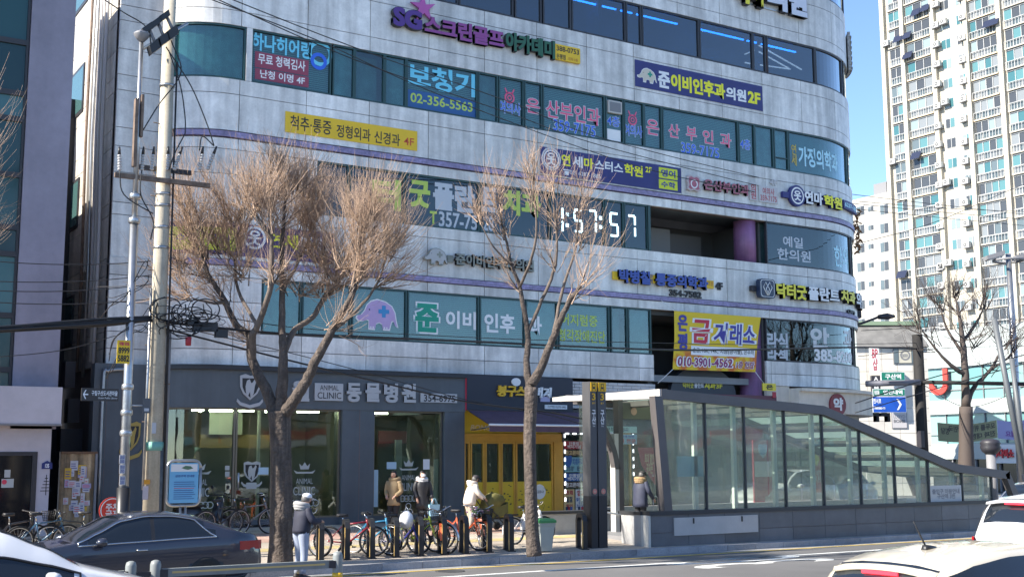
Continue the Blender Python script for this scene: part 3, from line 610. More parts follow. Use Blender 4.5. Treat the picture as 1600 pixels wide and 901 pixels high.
yi.fbox(ax(735,720), ax(757,720), 2.0, 2.8, -1.4, -1.3, mat('blue menu board', (.03,.18,.42), .5)).fbox(ax(820,720), ax(860,720), .5, 1.6, -1.8, -1.2, INT); yi.fbox(ax(785,700), ax(800,700), .5, 2.6, -2.2, -1.8, INTW).build('shop_interior', BLD)
T = sign('lunch_shop_sign', 'yellow and white raised letters on the navy fascia above the purple awning', at=(810,612)); d = FD+.06
mb = MB(); mb.text('봉구스', *FR(770,603,619,813,603,620), mat('sign amber', (.80,.46,.02), .5), d=d, ext=.08, bold=.05, slant=.1); mb.text('밥버거', *FR(814,605,621,853,606,622), WHITE, d=d, ext=.08, bold=.05, slant=.1); mb.build('letters', T)
mb = MB(); q = FH(800,597); mb.disc(q[0], q[1], .17, WHITE, FP, d, .05, 20, .13); mb.build('round_plate', T)
mb = MB(); q = FR(838,620,628,852,620,628); mb.fbox(*q, d, d+.05, mat('lavender ribbon', (.45,.42,.6), .5)); mb.build('ribbon', T)
mb = MB(); q = FR(845,633,639,879,633,640); mb.fbox(*q, d, d+.04, WHITE); mb.build('phone_board', T)
mb = MB(); q = FR(848,634,638,877,634,639); mb.text('구산역점 02)355-5882', *q, BLACK, d=d+.044, bold=.01); mb.build('letters', T)
T = sign('awning', 'faded purple fabric awning sloping over the yellow lunch shop', 'awning', (820,655)); AWN = mat('purple awning cloth', (.105,.062,.088), .75, noise=(3,.15), streak=(5,.4,.1))
aw0, aw1 = ax(727,650)-.05, ax(914,655)-.35; zA, zB = FZ(820,643), FZ(820,668)
mb = MB(); N_ = 16
for i in range(N_):
    p, q = lerp(aw0, aw1, i/N_), lerp(aw0, aw1, (i+1)/N_)
    mb.add([(p,NF-.2,zA),(q,NF-.2,zA),(q,NF-1.5,zB+.05),(p,NF-1.5,zB+.05),(p,NF-.2,zA-.02),(q,NF-.2,zA-.02),(q,NF-1.5,zB+.03),(p,NF-1.5,zB+.03)], [(0,1,2,3),(7,6,5,4)], AWN)
    mb.add([(p,NF-1.5,zB+.05),(q,NF-1.5,zB+.05),(q,NF-1.51,zB-.17),(p,NF-1.51,zB-.17-.0)], [(0,1,2,3)], AWN)
mb.build('awning_cloth', T)
mb = MB(); mb.tube([(aw0,NF-1.5,zB+.04),(aw1,NF-1.5,zB+.04)], .035, WHITE, 8); mb.build('front_rail', T)
for a in (aw0+.2, aw1-.2): mb = MB(); mb.tube([(a,NF-.1,zB-.1),(a,NF-.8,zB-.05),(a,NF-1.48,zB+.03)], .025, STEEL, 6); mb.build('folding_arm', T)
# ------------------------------------------------------------------ phone shop with its posters
WBR = mat('white brick', (.55,.54,.53), .7, noise=(3,.1)); pb = MB(); q = FR(889,597,640,1023,600,640); nrow = 9
pb.fbox(q[0], q[1], q[2], q[3], -.3, -.02, JOINT)
for r_ in range(nrow):
    z0 = lerp(q[2], q[3], r_/nrow); z1 = lerp(q[2], q[3], (r_+1)/nrow); a = q[0]-(.2 if r_ % 2 else 0)
    while a < q[1]:
        pb.fbox(max(a, q[0])+.008, min(a+.4, q[1])-.008, z0+.008, z1-.008, -.05, .0, WBR); a += .4
pb.build('white_brick_fascia', BLD)
aQ0, aQ1 = aY1, ax(1021,700); o = window(aQ0, ax(952,720), .55, FZ(900,676), fr=FRD, gm=GC, name='shop_window'); o2 = window(ax(953,720), ax(985,720), .55, FZ(900,676), fr=OCHRE, gm=GC, name='shop_window'); o3 = window(ax(986,720), aQ1, .55, FZ(900,676), fr=FRD, gm=GC, name='shop_window')
MB().fbox(aQ0, aQ1, FZ(900,676), FZ(900,640), -.3, -.03, mat('dark shop header', (.05,.05,.055), .6)).build('shop_header', BLD)
dl = MB(); z = 1.0; LEDD = mat('white led dot', (1,1,1), .5, emit=((.9,.93,1), 1.6))
zt = FZ(900,679)
while z < zt: dl.fbox(aQ0+.05, aQ0+.1, z, z+.12, .0, .01, LEDD); z += .26
a = aQ0+.1
while a < aQ0+1.4: dl.fbox(a, a+.14, zt, zt+.05, .0, .01, LEDD); a += .3
z = 1.8
while z < zt: dl.fbox(ax(987,720), ax(987,720)+.05, z, z+.12, .0, .01, LEDD); z += .26
dl.build('led_border', BLD)
SILV = mat('grey letter', (.30,.28,.25), .5)
PAL = {'r':mat('poster red', (.38,.03,.05), .5), 'w':mat('poster white', (.66,.66,.66), .5), 't':mat('poster teal', (.20,.42,.48), .5), 'b':mat('poster blue', (.02,.10,.36), .5), 'y':mat('poster yellow', (.60,.45,.22), .5), 'k':mat('poster brown', (.10,.06,.045), .5), 'g':mat('poster mint', (.40,.62,.48), .5), 'd':mat('poster navy', (.02,.05,.10), .5)}
posters = [((880,689,702,910,689,702),'r',[('단통법\n폐지기념',.15,.85,.1,.9,'w')],'dark red poster with two lines of white letters at the top of the shop glass'),
 ((880,703,712,911,703,712),'k',[('중고폰매입',.05,.95,.1,.9,'y')],'brown strip poster with cream letters under the red poster'),
 ((880,714,738,911,714,738),'t',[('무료관리\n지원혜택',.4,.95,.5,.92,'b'),('최신폰 할인\n요금상담',.06,.5,.08,.4,'d'),('문의',.62,.92,.1,.4,'d')],'pale teal poster with a blue shield and dark blue letters'),
 ((880,739,752,911,739,752),'b',[('단통법\n폐지기념',.15,.85,.1,.9,'w')],'blue poster with two lines of white letters below the teal poster'),
 ((880,753,762,911,753,762),'k',[('중고폰매입',.05,.95,.1,.9,'w')],'brown strip poster with white letters below the blue poster'),
 ((879,764,806,896,764,806),'y',[('필름\n교체',.15,.85,.78,.95,'r'),('강화\n필름',.2,.8,.5,.72,'d'),('할인',.2,.8,.3,.44,'r')],'narrow tan poster with a white panel beside the door post'),
 ((897,764,806,922,764,806),'w',[('케이스 및\n필름교체',.08,.95,.74,.95,'r'),('젤리 케이스 5,\n아이폰 5,\n고급 충전기 5,',.05,.9,.3,.68,'b')],'white price list poster with red and blue lines of letters'),
 ((912,697,711,924,697,711),'r',[('특가',.15,.85,.2,.8,'y')],'small red poster beside the brown strip poster'),
 ((912,717,733,921,717,733),'g',[('요금',.2,.8,.3,.7,'d')],'small mint green poster beside the teal poster')]
for rc_, c, tx, lb in posters:
    a0, a1, z0, z1 = FR(*rc_); T = thing('poster', lb, 'poster', ((a0+a1)/2, NF, z0), 'posters on the phone shop glass')
    MB().fbox(a0+.01, a1-.01, z0+.01, z1-.01, -.015, -.005, PAL[c]).build('sheet', T); mb = MB()
    for body, u0, u1, v0, v1, k in tx: mb.text(body, lerp(a0,a1,u0), lerp(a0,a1,u1), lerp(z0,z1,v0), lerp(z0,z1,v1), PAL[k], d=-.001, bold=.03)
    if c == 't': mb.poly([(lerp(a0,a1,.2)+u*.3, lerp(z0,z1,.7)+v*.35) for u, v in SHIELD], PAL['b'], FP, -.001)
    if c == 'y' or c == 'w':
        for k in range(3 if c == 'y' else 4):
            u = lerp(a0,a1,.15+.2*k); mb.fbox(u, u+.1, z0+.08, z0+.3, -.004, .0, [PAL['d'],PAL['r'],PAL['b'],PAL['t']][k])
    mb.build('print', T)
RB = mat('telecom red', (.65,.06,.03), .5)
for x, y, lb in ((900,688,'red and white T shaped lightbox hanging under the end of the purple awning'),(921,690,'red and white round telecom lightbox half hidden behind the black station pillar')):
    q = FH(x, y); T = sign('telecom_sign', lb, at=(x, y)); mb = MB()
    mb.poly([(q[0]+u*.62, q[1]+v*.62) for u, v in [(-.5,.45),(-.1,.38),(.3,.48),(.55,.4),(.5,.12),(.22,.1),(.2,-.4),(.02,-.52),(-.14,-.3),(-.1,.05),(-.42,.12)]], WHITE, FP, .9, .1)
    mb.build('lightbox', T); mb = MB(); mb.poly([(q[0]+u*.62, q[1]+v*.62) for u, v in [(-.42,.38),(-.1,.3),(.05,.28),(.12,.1),(.1,-.3),(-.02,-.38),(-.06,.1),(-.36,.2)]], RB, FP, 1.003); mb.poly([(q[0]+u*.62, q[1]+v*.62) for u, v in [(.16,.4),(.48,.34),(.44,.18),(.2,.2)]], mat('orange print', (.8,.25,.03), .5), FP, 1.003); mb.build('print', T)
for rc_, bg, tx, lb in (((930,666,676,985,668,678),'g',[('축 오픈 최저가 해 드립니다',.05,.75,.15,.85,'d')],'pale green cloth banner with dark letters over the phone shop door'),((930,679,694,985,680,695),'t',[('휴대폰 개통 고객 혜택',.1,.9,.62,.9,'b'),('사람 이명 전문',.04,.96,.1,.55,'r')],'pale blue cloth banner with red letters below the green banner')):
    a0, a1, z0, z1 = FR(*rc_); T = thing('shop_banner', lb, 'banner', ((a0+a1)/2, NF, z0)); MB().fbox(a0, a1, z0, z1, .3, .312, PAL[bg]).build('cloth', T); mb = MB()
    for body, u0, u1, v0, v1, k in tx: mb.text(body, lerp(a0,a1,u0), lerp(a0,a1,u1), lerp(z0,z1,v0), lerp(z0,z1,v1), PAL[k], d=.316, bold=.03)
    mb.build('letters', T)
a0, a1, z0, z1 = FR(995,700,760,1022,700,760); T = thing('poster', 'large maroon poster with gold and white letters and a slanted edge beside the stairs', 'poster', (a0, NF, z0), 'posters on the phone shop glass')
mb = MB(); mb.poly([(a0,z1),(a1,z1),(a1,z0),(a0+.5,z0+.3),(a0+.15,z1-.6)], PAL['r'], FP, -.01, .006); mb.build('sheet', T)
mb = MB(); mb.text('최대 할인\n공짜폰', a0+.3, a1-.05, z1-.9, z1-.2, PAL['y'], d=.0, bold=.03); mb.text('번호이동\n기기변경', a0+.6, a1-.05, z0+.4, z1-1.0, PAL['w'], d=.0, bold=.02); mb.build('print', T)
# ------------------------------------------------------------------ stair hall, pharmacy corner
T = sign('dental_arch_sign', 'dark arched sign with yellow and white letters above the stair entrance', at=(1110,603)); mb = MB()
q = FR(1058,592,616,1160,592,616); ca, zb = (q[0]+q[1])/2, q[2]; Rr = (q[1]-q[0])/2
mb.poly([(ca+Rr*math.cos(math.pi*i/20), zb+1.0*math.sin(math.pi*i/20)) for i in range(21)], mat('arch sign face', (.06,.065,.075), .5), FP, -.6, .2); mb.build('arch_board', T)
mb = MB(); mb.text('닥터굿', *FR(1077,599,607,1094,599,607), YEL, d=-.39, bold=.03); mb.text('플란트', *FR(1095,599,607,1110,599,607), WHITE, d=-.39, bold=.03); mb.text('치과', *FR(1111,596,609,1128,597,609), YEL, d=-.39, bold=.05); mb.text('3F', *FR(1129,601,608,1139,601,608), YEL, d=-.39, bold=.03); mb.build('letters', T)
MB().fbox(aE2, ax(1203,615), FZ(1110,632), FZ(1110,618), -.8, .3, mat('maroon canopy', (.10,.03,.05), .5)).build('entrance_canopy', BLD)
T = sign('gold_shop_plate', 'small yellow plate with one black syllable over a red striped plate by the purple column', at=(1190,608)); q = FR(1180,602,613,1200,602,614)
MB().fbox(*q, .32, .38, mat('plate yellow', (.72,.60,.05), .5)).build('plate', T); MB().text('은', q[0]+.15, q[1]-.15, q[2]+.05, q[3]-.05, BLACK, d=.385, bold=.05).build('letters', T)
MB().fbox(ax(1196,618), q[1]+.02, FZ(1190,624), FZ(1190,615), .32, .36, PAL['r']).build('striped_plate', T)
# rounded corner shop: cream canopy and wall
CRM = mat('cream plaster', (.70,.63,.53), .7, noise=(1.5,.1), streak=(4,.3,.12)); aK = ax(1234,620)
cc = MB(); zc0, zc1 = FZ(1290,650), FZ(1290,612)
cc.fbox(aK, aEND, zc0, zc1-.12, -.3, .45, CRM).fbox(aK, aEND, zc1-.12, zc1, -.3, .6, CRM)
cc.fbox(aC2, aEND, .45, zc0, -.3, -.1, mat('pharmacy wall', (.35,.34,.32), .7)).fbox(aC2, aK, zc0, ZST, -.3, -.05, CRM).build('corner_canopy', BLD)
for x0, x1 in ((1205,1240),(1242,1285),(1287,1330)): window(ax(x0,700), ax(x1,700), .6, zc0-.1, fr=FRD, gm=GC, name='shop_window', bl=mat('shop back panel', (.16,.20,.19), .7, noise=(1,.4)), bd=-.09)
T = sign('pharmacy_sign', 'round dark red sign with a white syllable on the cream canopy', at=(1292,632)); q = FH(1292,636); mb = MB(); mb.disc(q[0], q[1], .42, mat('pharmacy red', (.22,.03,.04), .5), FP, .45, .08); mb.build('disc', T)
MB().text('약', q[0]-.24, q[0]+.24, q[1]-.22, q[1]+.26, WHITE, d=.535, bold=.05).build('letters', T)
q = FH(1343,640); p = FP(aR+RR*.78, q[1], .2); T = thing('pharmacy_blade_sign', 'black lettered projecting sign on a grey arm at the rounded corner', 'sign', p)
XM = lambda a, z, d=0: (p[0]+a*.75, p[1]-d-a*.5, z); mb = MB(); mb.tube([XM(-.9,q[1]),XM(0,q[1])], .17, GREY, 8); mb.build('arm', T)
mb = MB(); mb.text('약국', 0, .95, q[1]-.55, q[1]+.35, BLACK, fm=XM, d=0, ext=.18, bold=.05); mb.build('letters', T)
# things seen through the station canopy in front of the shop row
q = FR(1073,628,645,1104,630,647); T = thing('shop_lightbox', 'yellow and blue lightbox with a red edge seen through the station glass', 'sign', ((q[0]+q[1])/2, NF, q[2])); MB().fbox(*q, .1, .4, mat('box yellow', (.66,.48,.04), .5)).build('box', T)
MB().text('은평', q[0]+.1, lerp(q[0],q[1],.5), q[2]+.15, q[3]-.1, RED, d=.41, bold=.04).fbox(lerp(q[0],q[1],.58), q[1]-.08, q[2]+.12, q[3]-.1, .4, .41, PAL['b']).fbox(q[0], q[1], q[2]-.08, q[2], .1, .41, RB).build('print', T)
# ------------------------------------------------------------------ signs on the upper floors
SIDEM = mat('dark letter side', (.03,.028,.035), .5)
BANN = mat('navy banner cloth', (.028,.032,.16), .55, noise=(1.5,.12)); BANY = mat('yellow banner cloth', (.78,.50,.02), .55, noise=(1.5,.06))
def chan(mb, body, rc_, m, ext=.12, bold=.04, d=.03, side=None, **k):
    a0, a1, z0, z1 = FR(*rc_); mb.text(body, a0, a1, z0, z1, side or SIDEM, d=d, ext=ext, bold=bold+.008, **k); mb.text(body, a0, a1, z0, z1, m, d=d+ext+.007, bold=bold-.006, **k)
def banner(name, label, rc_, m, d=.012, e=.01):
    a0, a1, z0, z1 = FR(*rc_); T = thing(name, label, 'banner', FP((a0+a1)/2, z0, d)); MB().fbox(a0, a1, z0, z1, d, d+e, m).build('cloth', T); return T
def ontext(T, items, d, name='letters', bold=.02):
    for it in items: MB().text(it[0], *FR(*it[1]), it[2], d=d, **({'bold': bold} | (it[3] if len(it) > 3 else {}))).build(name, T)
T = sign('golf_sign', 'purple and green raised letters with a pink swinging figure below the dark top windows', at=(740,50))
SGP = mat('deep violet letter', (.085,.03,.22), .45); MAG = mat('magenta letter', (.27,.06,.25), .5); DGR = mat('dark green letter', (.02,.11,.06), .5)
mb = MB(); chan(mb, 'SG', (614,13,42,657,20,48), SGP, .16, .06); mb.build('initials', T)
mb = MB(); chan(mb, '스크린골프', (663,27,55,786,49,77), MAG, .14, .05); mb.build('letters', T); mb = MB(); chan(mb, '아카데미', (789,53,81,865,66,94), DGR, .14, .05); mb.build('letters', T)
mb = MB(); q = FH(661,13); mb.poly([(q[0]+u*1.0, q[1]+v*1.0) for u, v in [(0,.45),(.1,.12),(.45,.2),(.2,-.05),(.35,-.42),(.05,-.18),(-.25,-.5),(-.14,-.05),(-.45,.1),(-.1,.14)]], mat('pink figure', (.45,.10,.35), .5), FP, .06, .08); mb.build('figure', T)
mb = MB(); mb.fbox(*FR(867,71,95,906,78,101), .02, .12, BANY); mb.build('phone_plate', T); ontext(T, [('388-0753', (869,74,82,904,80,88), BLACK), ('은평점', (869,86,94,883,88,96), BLACK), ('지하 1층', (887,92,97,902,94,99), mat('amber print', (.5,.2,.02), .5))], .125)
T = banner('clinic_banner', 'navy banner with a small elephant and white and yellow letters under the blue lit windows', (994,96,137,1193,137,176), BANN)
ontext(T, [('준', (1030,113,138,1048,116,141), WHITE), ('이비인후과', (1050,117,142,1134,134,158), mat('bright yellow print', (.85,.80,.02), .5)), ('의원', (1136,138,157,1167,144,163), WHITE), ('2F', (1170,145,163,1189,149,167), _m['bright yellow print'])], .026, bold=.045)
mb = MB(); elephant(mb, *FR(998,107,129,1027,111,133), mat('cream print', (.62,.56,.45), .5), WHITE, GREEN, d=.024); mb.build('emblem', T); BY = _m['bright yellow print']
T = banner('clinic_banner', 'plain yellow banner with black letters on the panels above the big bare tree', (447,171,203,653,205,236), BANY)
ontext(T, [('척추·통증', (455,178,201,519,187,209), BLACK), ('정형외과', (527,192,212,580,201,221), BLACK), ('신경과', (586,203,222,626,209,228), BLACK), ('4F', (632,213,225,648,216,228), mat('orange red print', (.55,.08,.02), .5))], .026, bold=.012)
T = banner('academy_banner', 'long navy banner with a round white emblem and two yellow subject plates', (845,230,274,1065,264,301), BANN)
ontext(T, [('연', (878,241,259,892,243,261), BY), ('세', (895,244,262,911,246,264), WHITE), ('마', (913,247,264,928,249,266), BY), ('스터스', (930,250,266,974,257,273), WHITE), ('학원', (976,257,275,1005,261,279), BY), ('2F', (1009,262,271,1019,263,272), BY)], .026, bold=.03)
ontext(T, [('02) 6287-1885', (891,267,275,939,274,282), WHITE)], .026, bold=.0)
mb = MB(); q = FH(862,249); mb.ring(*q, .27, .32, WHITE, FP, .026); mb.ring(*q, .34, .40, PGR, FP, .026); mb.text('옷', q[0]-.2, q[0]+.2, q[1]-.22, q[1]+.22, WHITE, d=.026, bold=.03); mb.build('emblem', T)
q = FH(886,270); MB().fbox(q[0]-.09, q[0]+.09, q[1]-.1, q[1]+.04, .022, .026, WHITE).fbox(q[0]-.13, q[0]+.13, q[1]+.06, q[1]+.1, .022, .026, WHITE).build('phone_mark', T)
for rc_, t in (((1030,263,280,1059,267,283),'영어'),((1030,282,297,1059,285,299),'수학')):
    a0, a1, z0, z1 = FR(*rc_); MB().fbox(a0, a1, z0, z1, .02, .026, mat('lime plate', (.62,.68,.03), .5)).build('subject_plate', T); MB().text(t, a0+.1, a1-.1, z0+.06, z1-.06, NAVY, d=.03, bold=.03).build('letters', T)
T = sign('womens_clinic_sign', 'old pink outlined letters with a deer shaped emblem between two navy academy signs', at=(1130,295)); PKD = mat('dusty pink letter', (.42,.12,.17), .5)
mb = MB(); q = FR(1072,275,300,1093,278,303); mb.poly([(lerp(q[0],q[1],u), lerp(q[2],q[3],v)) for u, v in [(.05,.9),(.25,1),(.5,.9),(.75,1),(.95,.9),(1,.6),(.92,.3),(1,.1),(.8,0),(.5,.08),(.2,0),(0,.1),(.08,.35),(0,.6)]], mat('pale rim', (.5,.42,.42), .5), FP, .03, .08)
mb.poly([(lerp(q[0],q[1],.5+(u-.5)*.8), lerp(q[2],q[3],.5+(v-.5)*.8)) for u, v in [(.05,.9),(.25,1),(.5,.9),(.75,1),(.95,.9),(1,.6),(.92,.3),(1,.1),(.8,0),(.5,.08),(.2,0),(0,.1),(.08,.35),(0,.6)]], PKD, FP, .115); mb.ring(lerp(q[0],q[1],.5), lerp(q[2],q[3],.45), .12, .17, WHITE, FP, .12); mb.build('emblem', T)
mb = MB(); chan(mb, '은산부인과', (1098,281,299,1168,294,310), PKD, .1, .03, side=mat('aluminium side', (.22,.20,.20), .5)); mb.build('letters', T)
PLW = mat('old white plate', (.52,.50,.50), .6)
for rc_, t in (((1171,287,315,1183,289,317),'의\n원'),((1186,293,318,1215,296,322),'여의사\n359-7175')):
    a0, a1, z0, z1 = FR(*rc_); MB().fbox(a0, a1, z0, z1, .01, .04, PLW).build('plate', T); MB().text(t, a0+.06, a1-.06, z0+.06, z1-.06, mat('faded red print', (.42,.07,.09), .5), d=.044, bold=.02).build('letters', T)
MB().text('4F', *FR(1203,283,292,1215,285,294), PLW, d=.01, ext=.03, bold=.02).build('letters', T)
T = sign('academy_sign', 'curving navy channel sign with a round emblem and white and yellow letters near the corner', at=(1285,318))
mb = MB(); mb.fbox(*FR(1220,303,312,1236,305,314), .03, .15, BANN); mb.build('bracket', T)
q = FH(1242,310); mb = MB(); mb.disc(*q, .42, BANN, FP, .03, .14); mb.ring(*q, .28, .34, WHITE, FP, .178); mb.text('옷', q[0]-.2, q[0]+.2, q[1]-.2, q[1]+.2, WHITE, d=.178, bold=.03); mb.build('emblem', T)
mb = MB(); chan(mb, '연마', (1253,302,322,1281,307,326), WHITE, .15, .05, side=BANN); chan(mb, '학원', (1283,308,328,1310,315,332), BY, .15, .05, side=BANN); mb.build('letters', T)
a0, a1, z0, z1 = FR(1313,318,331,1332,326,338); MB().fbox(a0, a1, z0, z1, .03, .18, BANN).build('phone_box', T); MB().text('6237-1885', a0+.08, a1-.08, z0+.08, z1-.08, PALE, d=.184, bold=.03).build('letters', T)
T = banner('academy_banner', 'dull purple banner with a lime plate wrapped on the bay behind the big bare tree', (262,345,392,522,360,412), mat('purple banner cloth', (.055,.035,.14), .55, noise=(1.5,.12)))
a0, a1, z0, z1 = FR(264,352,387,369,353,389); MB().fbox(a0, a1, z0, z1, .02, .027, _m['lime plate']).build('subject_plate', T); MB().text('수학  국어', a0+.2, a1-.2, z0+.18, z1-.18, NAVY, d=.032, bold=.03).build('letters', T)
q = FH(398,369); mb = MB(); mb.ring(*q, .27, .34, WHITE, FP, .026); mb.text('옷', q[0]-.2, q[0]+.2, q[1]-.22, q[1]+.22, WHITE, d=.026, bold=.03); mb.build('emblem', T)
ontext(T, [('연세', (420,362,384,466,364,388), BY), ('마스터스', (470,366,388,514,370,394), WHITE)], .026, bold=.03)
DULL = mat('weathered letter', (.22,.23,.20), .6, noise=(3,.2))
T = sign('ear_clinic_sign', 'weathered grey raised letters with a white elephant cutout behind the slim bare tree', at=(745,405))
mb = MB(); elephant(mb, *FR(661,387,412,696,389,414), mat('weathered white', (.42,.42,.42), .6), DULL, DULL, d=.03, ext=.1); mb.build('emblem', T)
mb = MB(); chan(mb, '준이비인후과의원', (709,395,414,831,408,425), DULL, .1, .04); mb.build('letters', T); MB().fbox(*FR(698,398,409,707,399,410), .02, .06, DULL).build('bracket', T)
T = sign('pain_clinic_sign', 'blue raised letters on a yellow strip with a black phone number beneath', at=(1035,438)); mb = MB(); mb.fbox(*FR(956,425,438,1113,441,453), .02, .08, BANY); mb.build('back_strip', T)
BLL = mat('cobalt letter', (.04,.08,.34), .45); mb = MB(); chan(mb, '박병철', (963,422,443,1011,427,447), BLL, .1, .05, d=.08); chan(mb, '통증의학과', (1020,429,449,1101,436,455), BLL, .1, .05, d=.08); mb.build('letters', T)
ontext(T, [('마\n취', (1013,430,445,1018,430,445), NAVY), ('의원', (1103,441,449,1112,442,450), mat('amber print', (.5,.2,.02), .5)), ], .085); 
mb = MB(); 
for t, rc_ in (('4F', (1117,443,454,1128,444,456)), ('354-7582', (1045,454,464,1095,458,468))): mb.text(t, *FR(*rc_), BLACK, d=.01, ext=.04, bold=.04)
mb.build('letters', T)
T = sign('dental_sign', 'large yellow and white channel letters with a tooth icon box wrapping round the corner', at=(1265,462))
a0, a1, z0, z1 = FR(1177,439,468,1201,441,471); am, zm = (a0+a1)/2, (z0+z1)/2
ROU = [(lerp(a0,a1,.5+.5*u), lerp(z0,z1,.5+.5*v)) for u, v in [(-1,-.7),(-.9,-.92),(-.7,-1),(.7,-1),(.9,-.92),(1,-.7),(1,.7),(.9,.92),(.7,1),(-.7,1),(-.9,.92),(-1,.7)]]
mb = MB(); mb.poly(ROU, mat('icon navy', (.02,.035,.075), .4), FP, .15, .2); mb.poly([(am+(p-am)*.88, zm+(q-zm)*.9) for p, q in ROU], WHITE, FP, .354); mb.poly([(am+(p-am)*.82, zm+(q-zm)*.85) for p, q in ROU], _m['icon navy'], FP, .358)
P1 = [FP(am+u*.34, zm+v*.42, .366) for u, v in [(-.1,-.6),(-.65,.1),(-.3,.55),(.25,-.05),(-.1,-.6)]]; P2 = [FP(am+u*.34, zm+v*.42, .366) for u, v in [(.1,-.6),(.65,.1),(.3,.55),(-.25,-.05),(.1,-.6)]]
mb.tube(P1, .018, WHITE, 4); mb.tube(P2, .018, WHITE, 4); mb.build('icon_box', T); MB().fbox(*FR(1170,449,457,1178,450,458), .02, .18, SIDEM).build('bracket', T)
mb = MB()
for t, m, rc_ in (('닥터굿', YEL, (1207,445,468,1254,451,473)), ('플란트', WHITE, (1257,451,473,1304,457,476)), ('치과', YEL, (1307,456,475,1328,461,481)), ('의원', WHITE, (1330,460,482,1345,466,489))): chan(mb, t, rc_, m, .18, .05)
mb.build('letters', T); MB().text('(3F)', *FR(1322,487,493,1333,489,496), SIDEM, d=.01, ext=.06, bold=.04).build('letters', T)
a = aR+RR*.95; z = FH(1345,490)[1]; mb = MB(); mb.fbox(a, a+2.2, z-.15, z+.6, .05, .3, SIDEM); mb.text('닥터굿플란트', a+.1, a+2.1, z, z+.5, WHITE, d=.305, bold=.04); mb.build('side_letters', T)
T = sign('clinic_sign', 'giant white and yellow letters in black frames above the top row of windows', at=(1215,10))
mb = MB(); q = FR(1196,-28,20,1226,-20,24); chan(mb, '의', (1196,-28,18,1225,-22,23), mat('white neon box', (.62,.64,.72), .5), .2, .07); chan(mb, '원', (1230,-18,27,1256,-12,32), _m['white neon box'], .2, .07); chan(mb, '치과', (1146,-40,8,1191,-28,16), YEL, .2, .07); mb.build('letters', T)
l = MB(); l.fbox(*FR(1160,10,11.5,1250,25,26.5), .0, .05, STEEL); l.build('rail', T)
a = aR+RR*.72; z = FH(1328,78)[1]; T = thing('side_sign', 'grey lattice sign panel on the rounded corner below the roof', 'sign', FP(a, z, .2)); mb = MB(); mb.fbox(a+.3, a+1.5, z-.95, z+.75, .08, .2, mat('lattice grey', (.36,.36,.35), .7, noise=(9,.6)))
for k in range(7): mb.fbox(a+.28, a+1.5, z-.9+.23*k, z-.82+.23*k, .2, .25, DULL)
mb.build('panel', T)
# hanging gold-exchange banner in front of the recess
T = thing('gold_exchange_banner', 'yellow hanging banner about gold with a red syllable stretched across the open stairwell', 'banner', FP(ax(1110,540), FZ(1110,580), .25))
B = [FH(1047,488), FH(1182,499), FH(1173,584), FH(1044,579)]
def BM(u, v, d=0): 
    p = [lerp(lerp(B[3][i], B[2][i], u), lerp(B[0][i], B[1][i], u), v) for i in (0,1)]
    return FP(p[0], p[1], .22+d+.10*math.sin(u*9+v*3)*math.sin(v*3.1)*.5)
GBY = mat('gold banner cloth', (.74,.52,.02), .6); gn, gl2 = GBY.node_tree.nodes, GBY.node_tree.links
tcn = gn.new('ShaderNodeTexCoord'); t1 = gn.new('ShaderNodeTexNoise'); t1.inputs['Scale'].default_value = 2.2; t1.inputs['Detail'].default_value = 5; gl2.new(tcn.outputs['Object'], t1.inputs[0])
sp = gn.new('ShaderNodeSeparateXYZ'); gl2.new(tcn.outputs['Object'], sp.inputs[0]); mr = gn.new('ShaderNodeMapRange'); zb = FZ(1110,582); mr.inputs[1].default_value = zb+.95; mr.inputs[2].default_value = zb+.55; gl2.new(sp.outputs[2], mr.inputs[0])
mm = gn.new('ShaderNodeMath'); mm.operation = 'MULTIPLY'; gl2.new(mr.outputs[0], mm.inputs[0]); cr = gn.new('ShaderNodeValToRGB'); cr.color_ramp.elements[0].position = .42; cr.color_ramp.elements[1].position = .55; gl2.new(t1.outputs[0], cr.inputs[0]); gl2.new(cr.outputs[0], mm.inputs[1])
mx = gn.new('ShaderNodeMix'); mx.data_type = 'RGBA'; mx.inputs[6].default_value = (.74,.52,.02,1); mx.inputs[7].default_value = (.60,.16,.02,1); gl2.new(mm.outputs[0], mx.inputs[0]); gl2.new(mx.outputs[2], gn['Principled BSDF'].inputs['Base Color'])
vs_ = [BM(i/16, j/8, dd) for dd in (0, -.004) for j in range(9) for i in range(17)]; fs_ = [(j*17+i, j*17+i+1, (j+1)*17+i+1, (j+1)*17+i) for j in range(8) for i in range(16)]
MB().add(vs_, fs_+[tuple(153+k for k in f[::-1]) for f in fs_], GBY, True).build('cloth', T)
mb = MB(); INDIGO = mat('indigo print', (.05,.04,.28), .5); CRIM = mat('crimson print', (.52,.02,.05), .5); MAROON = mat('maroon print', (.25,.02,.12), .5)
for t, u0, u1, v0, v1, m, kw in (('은', .04,.15,.66,.94,INDIGO,{}),('평', .04,.15,.33,.62,INDIGO,{}),('금', .21,.42,.47,.88,CRIM,dict(outline=WHITE,bold=.032,ow=.025)),('거래소',.46,.96,.47,.85,INDIGO,dict(outline=WHITE,bold=.03,ow=.03)),('010-3901-4562',.05,.7,.06,.22,MAROON,dict(outline=WHITE,bold=.03,ow=.05)),('1층 현관',.75,.97,.06,.18,MAROON,dict(outline=WHITE,bold=.02,ow=.05))):
    mb.text(t, u0, u1, v0, v1, m, fm=BM, **({'d': .014, 'bold': .04} | kw))
mb.loft([[BM(lerp(.2,.97,i/24), v, .012) for v in (.26,.42)] for i in range(25)], WHITE, cap=False, smooth=False); mb.text('순금, 18K, 14K, 치금(금이빨), 은수저', .22, .95, .29, .39, BLACK, fm=BM, d=.02, bold=.01); mb.build('letters', T)
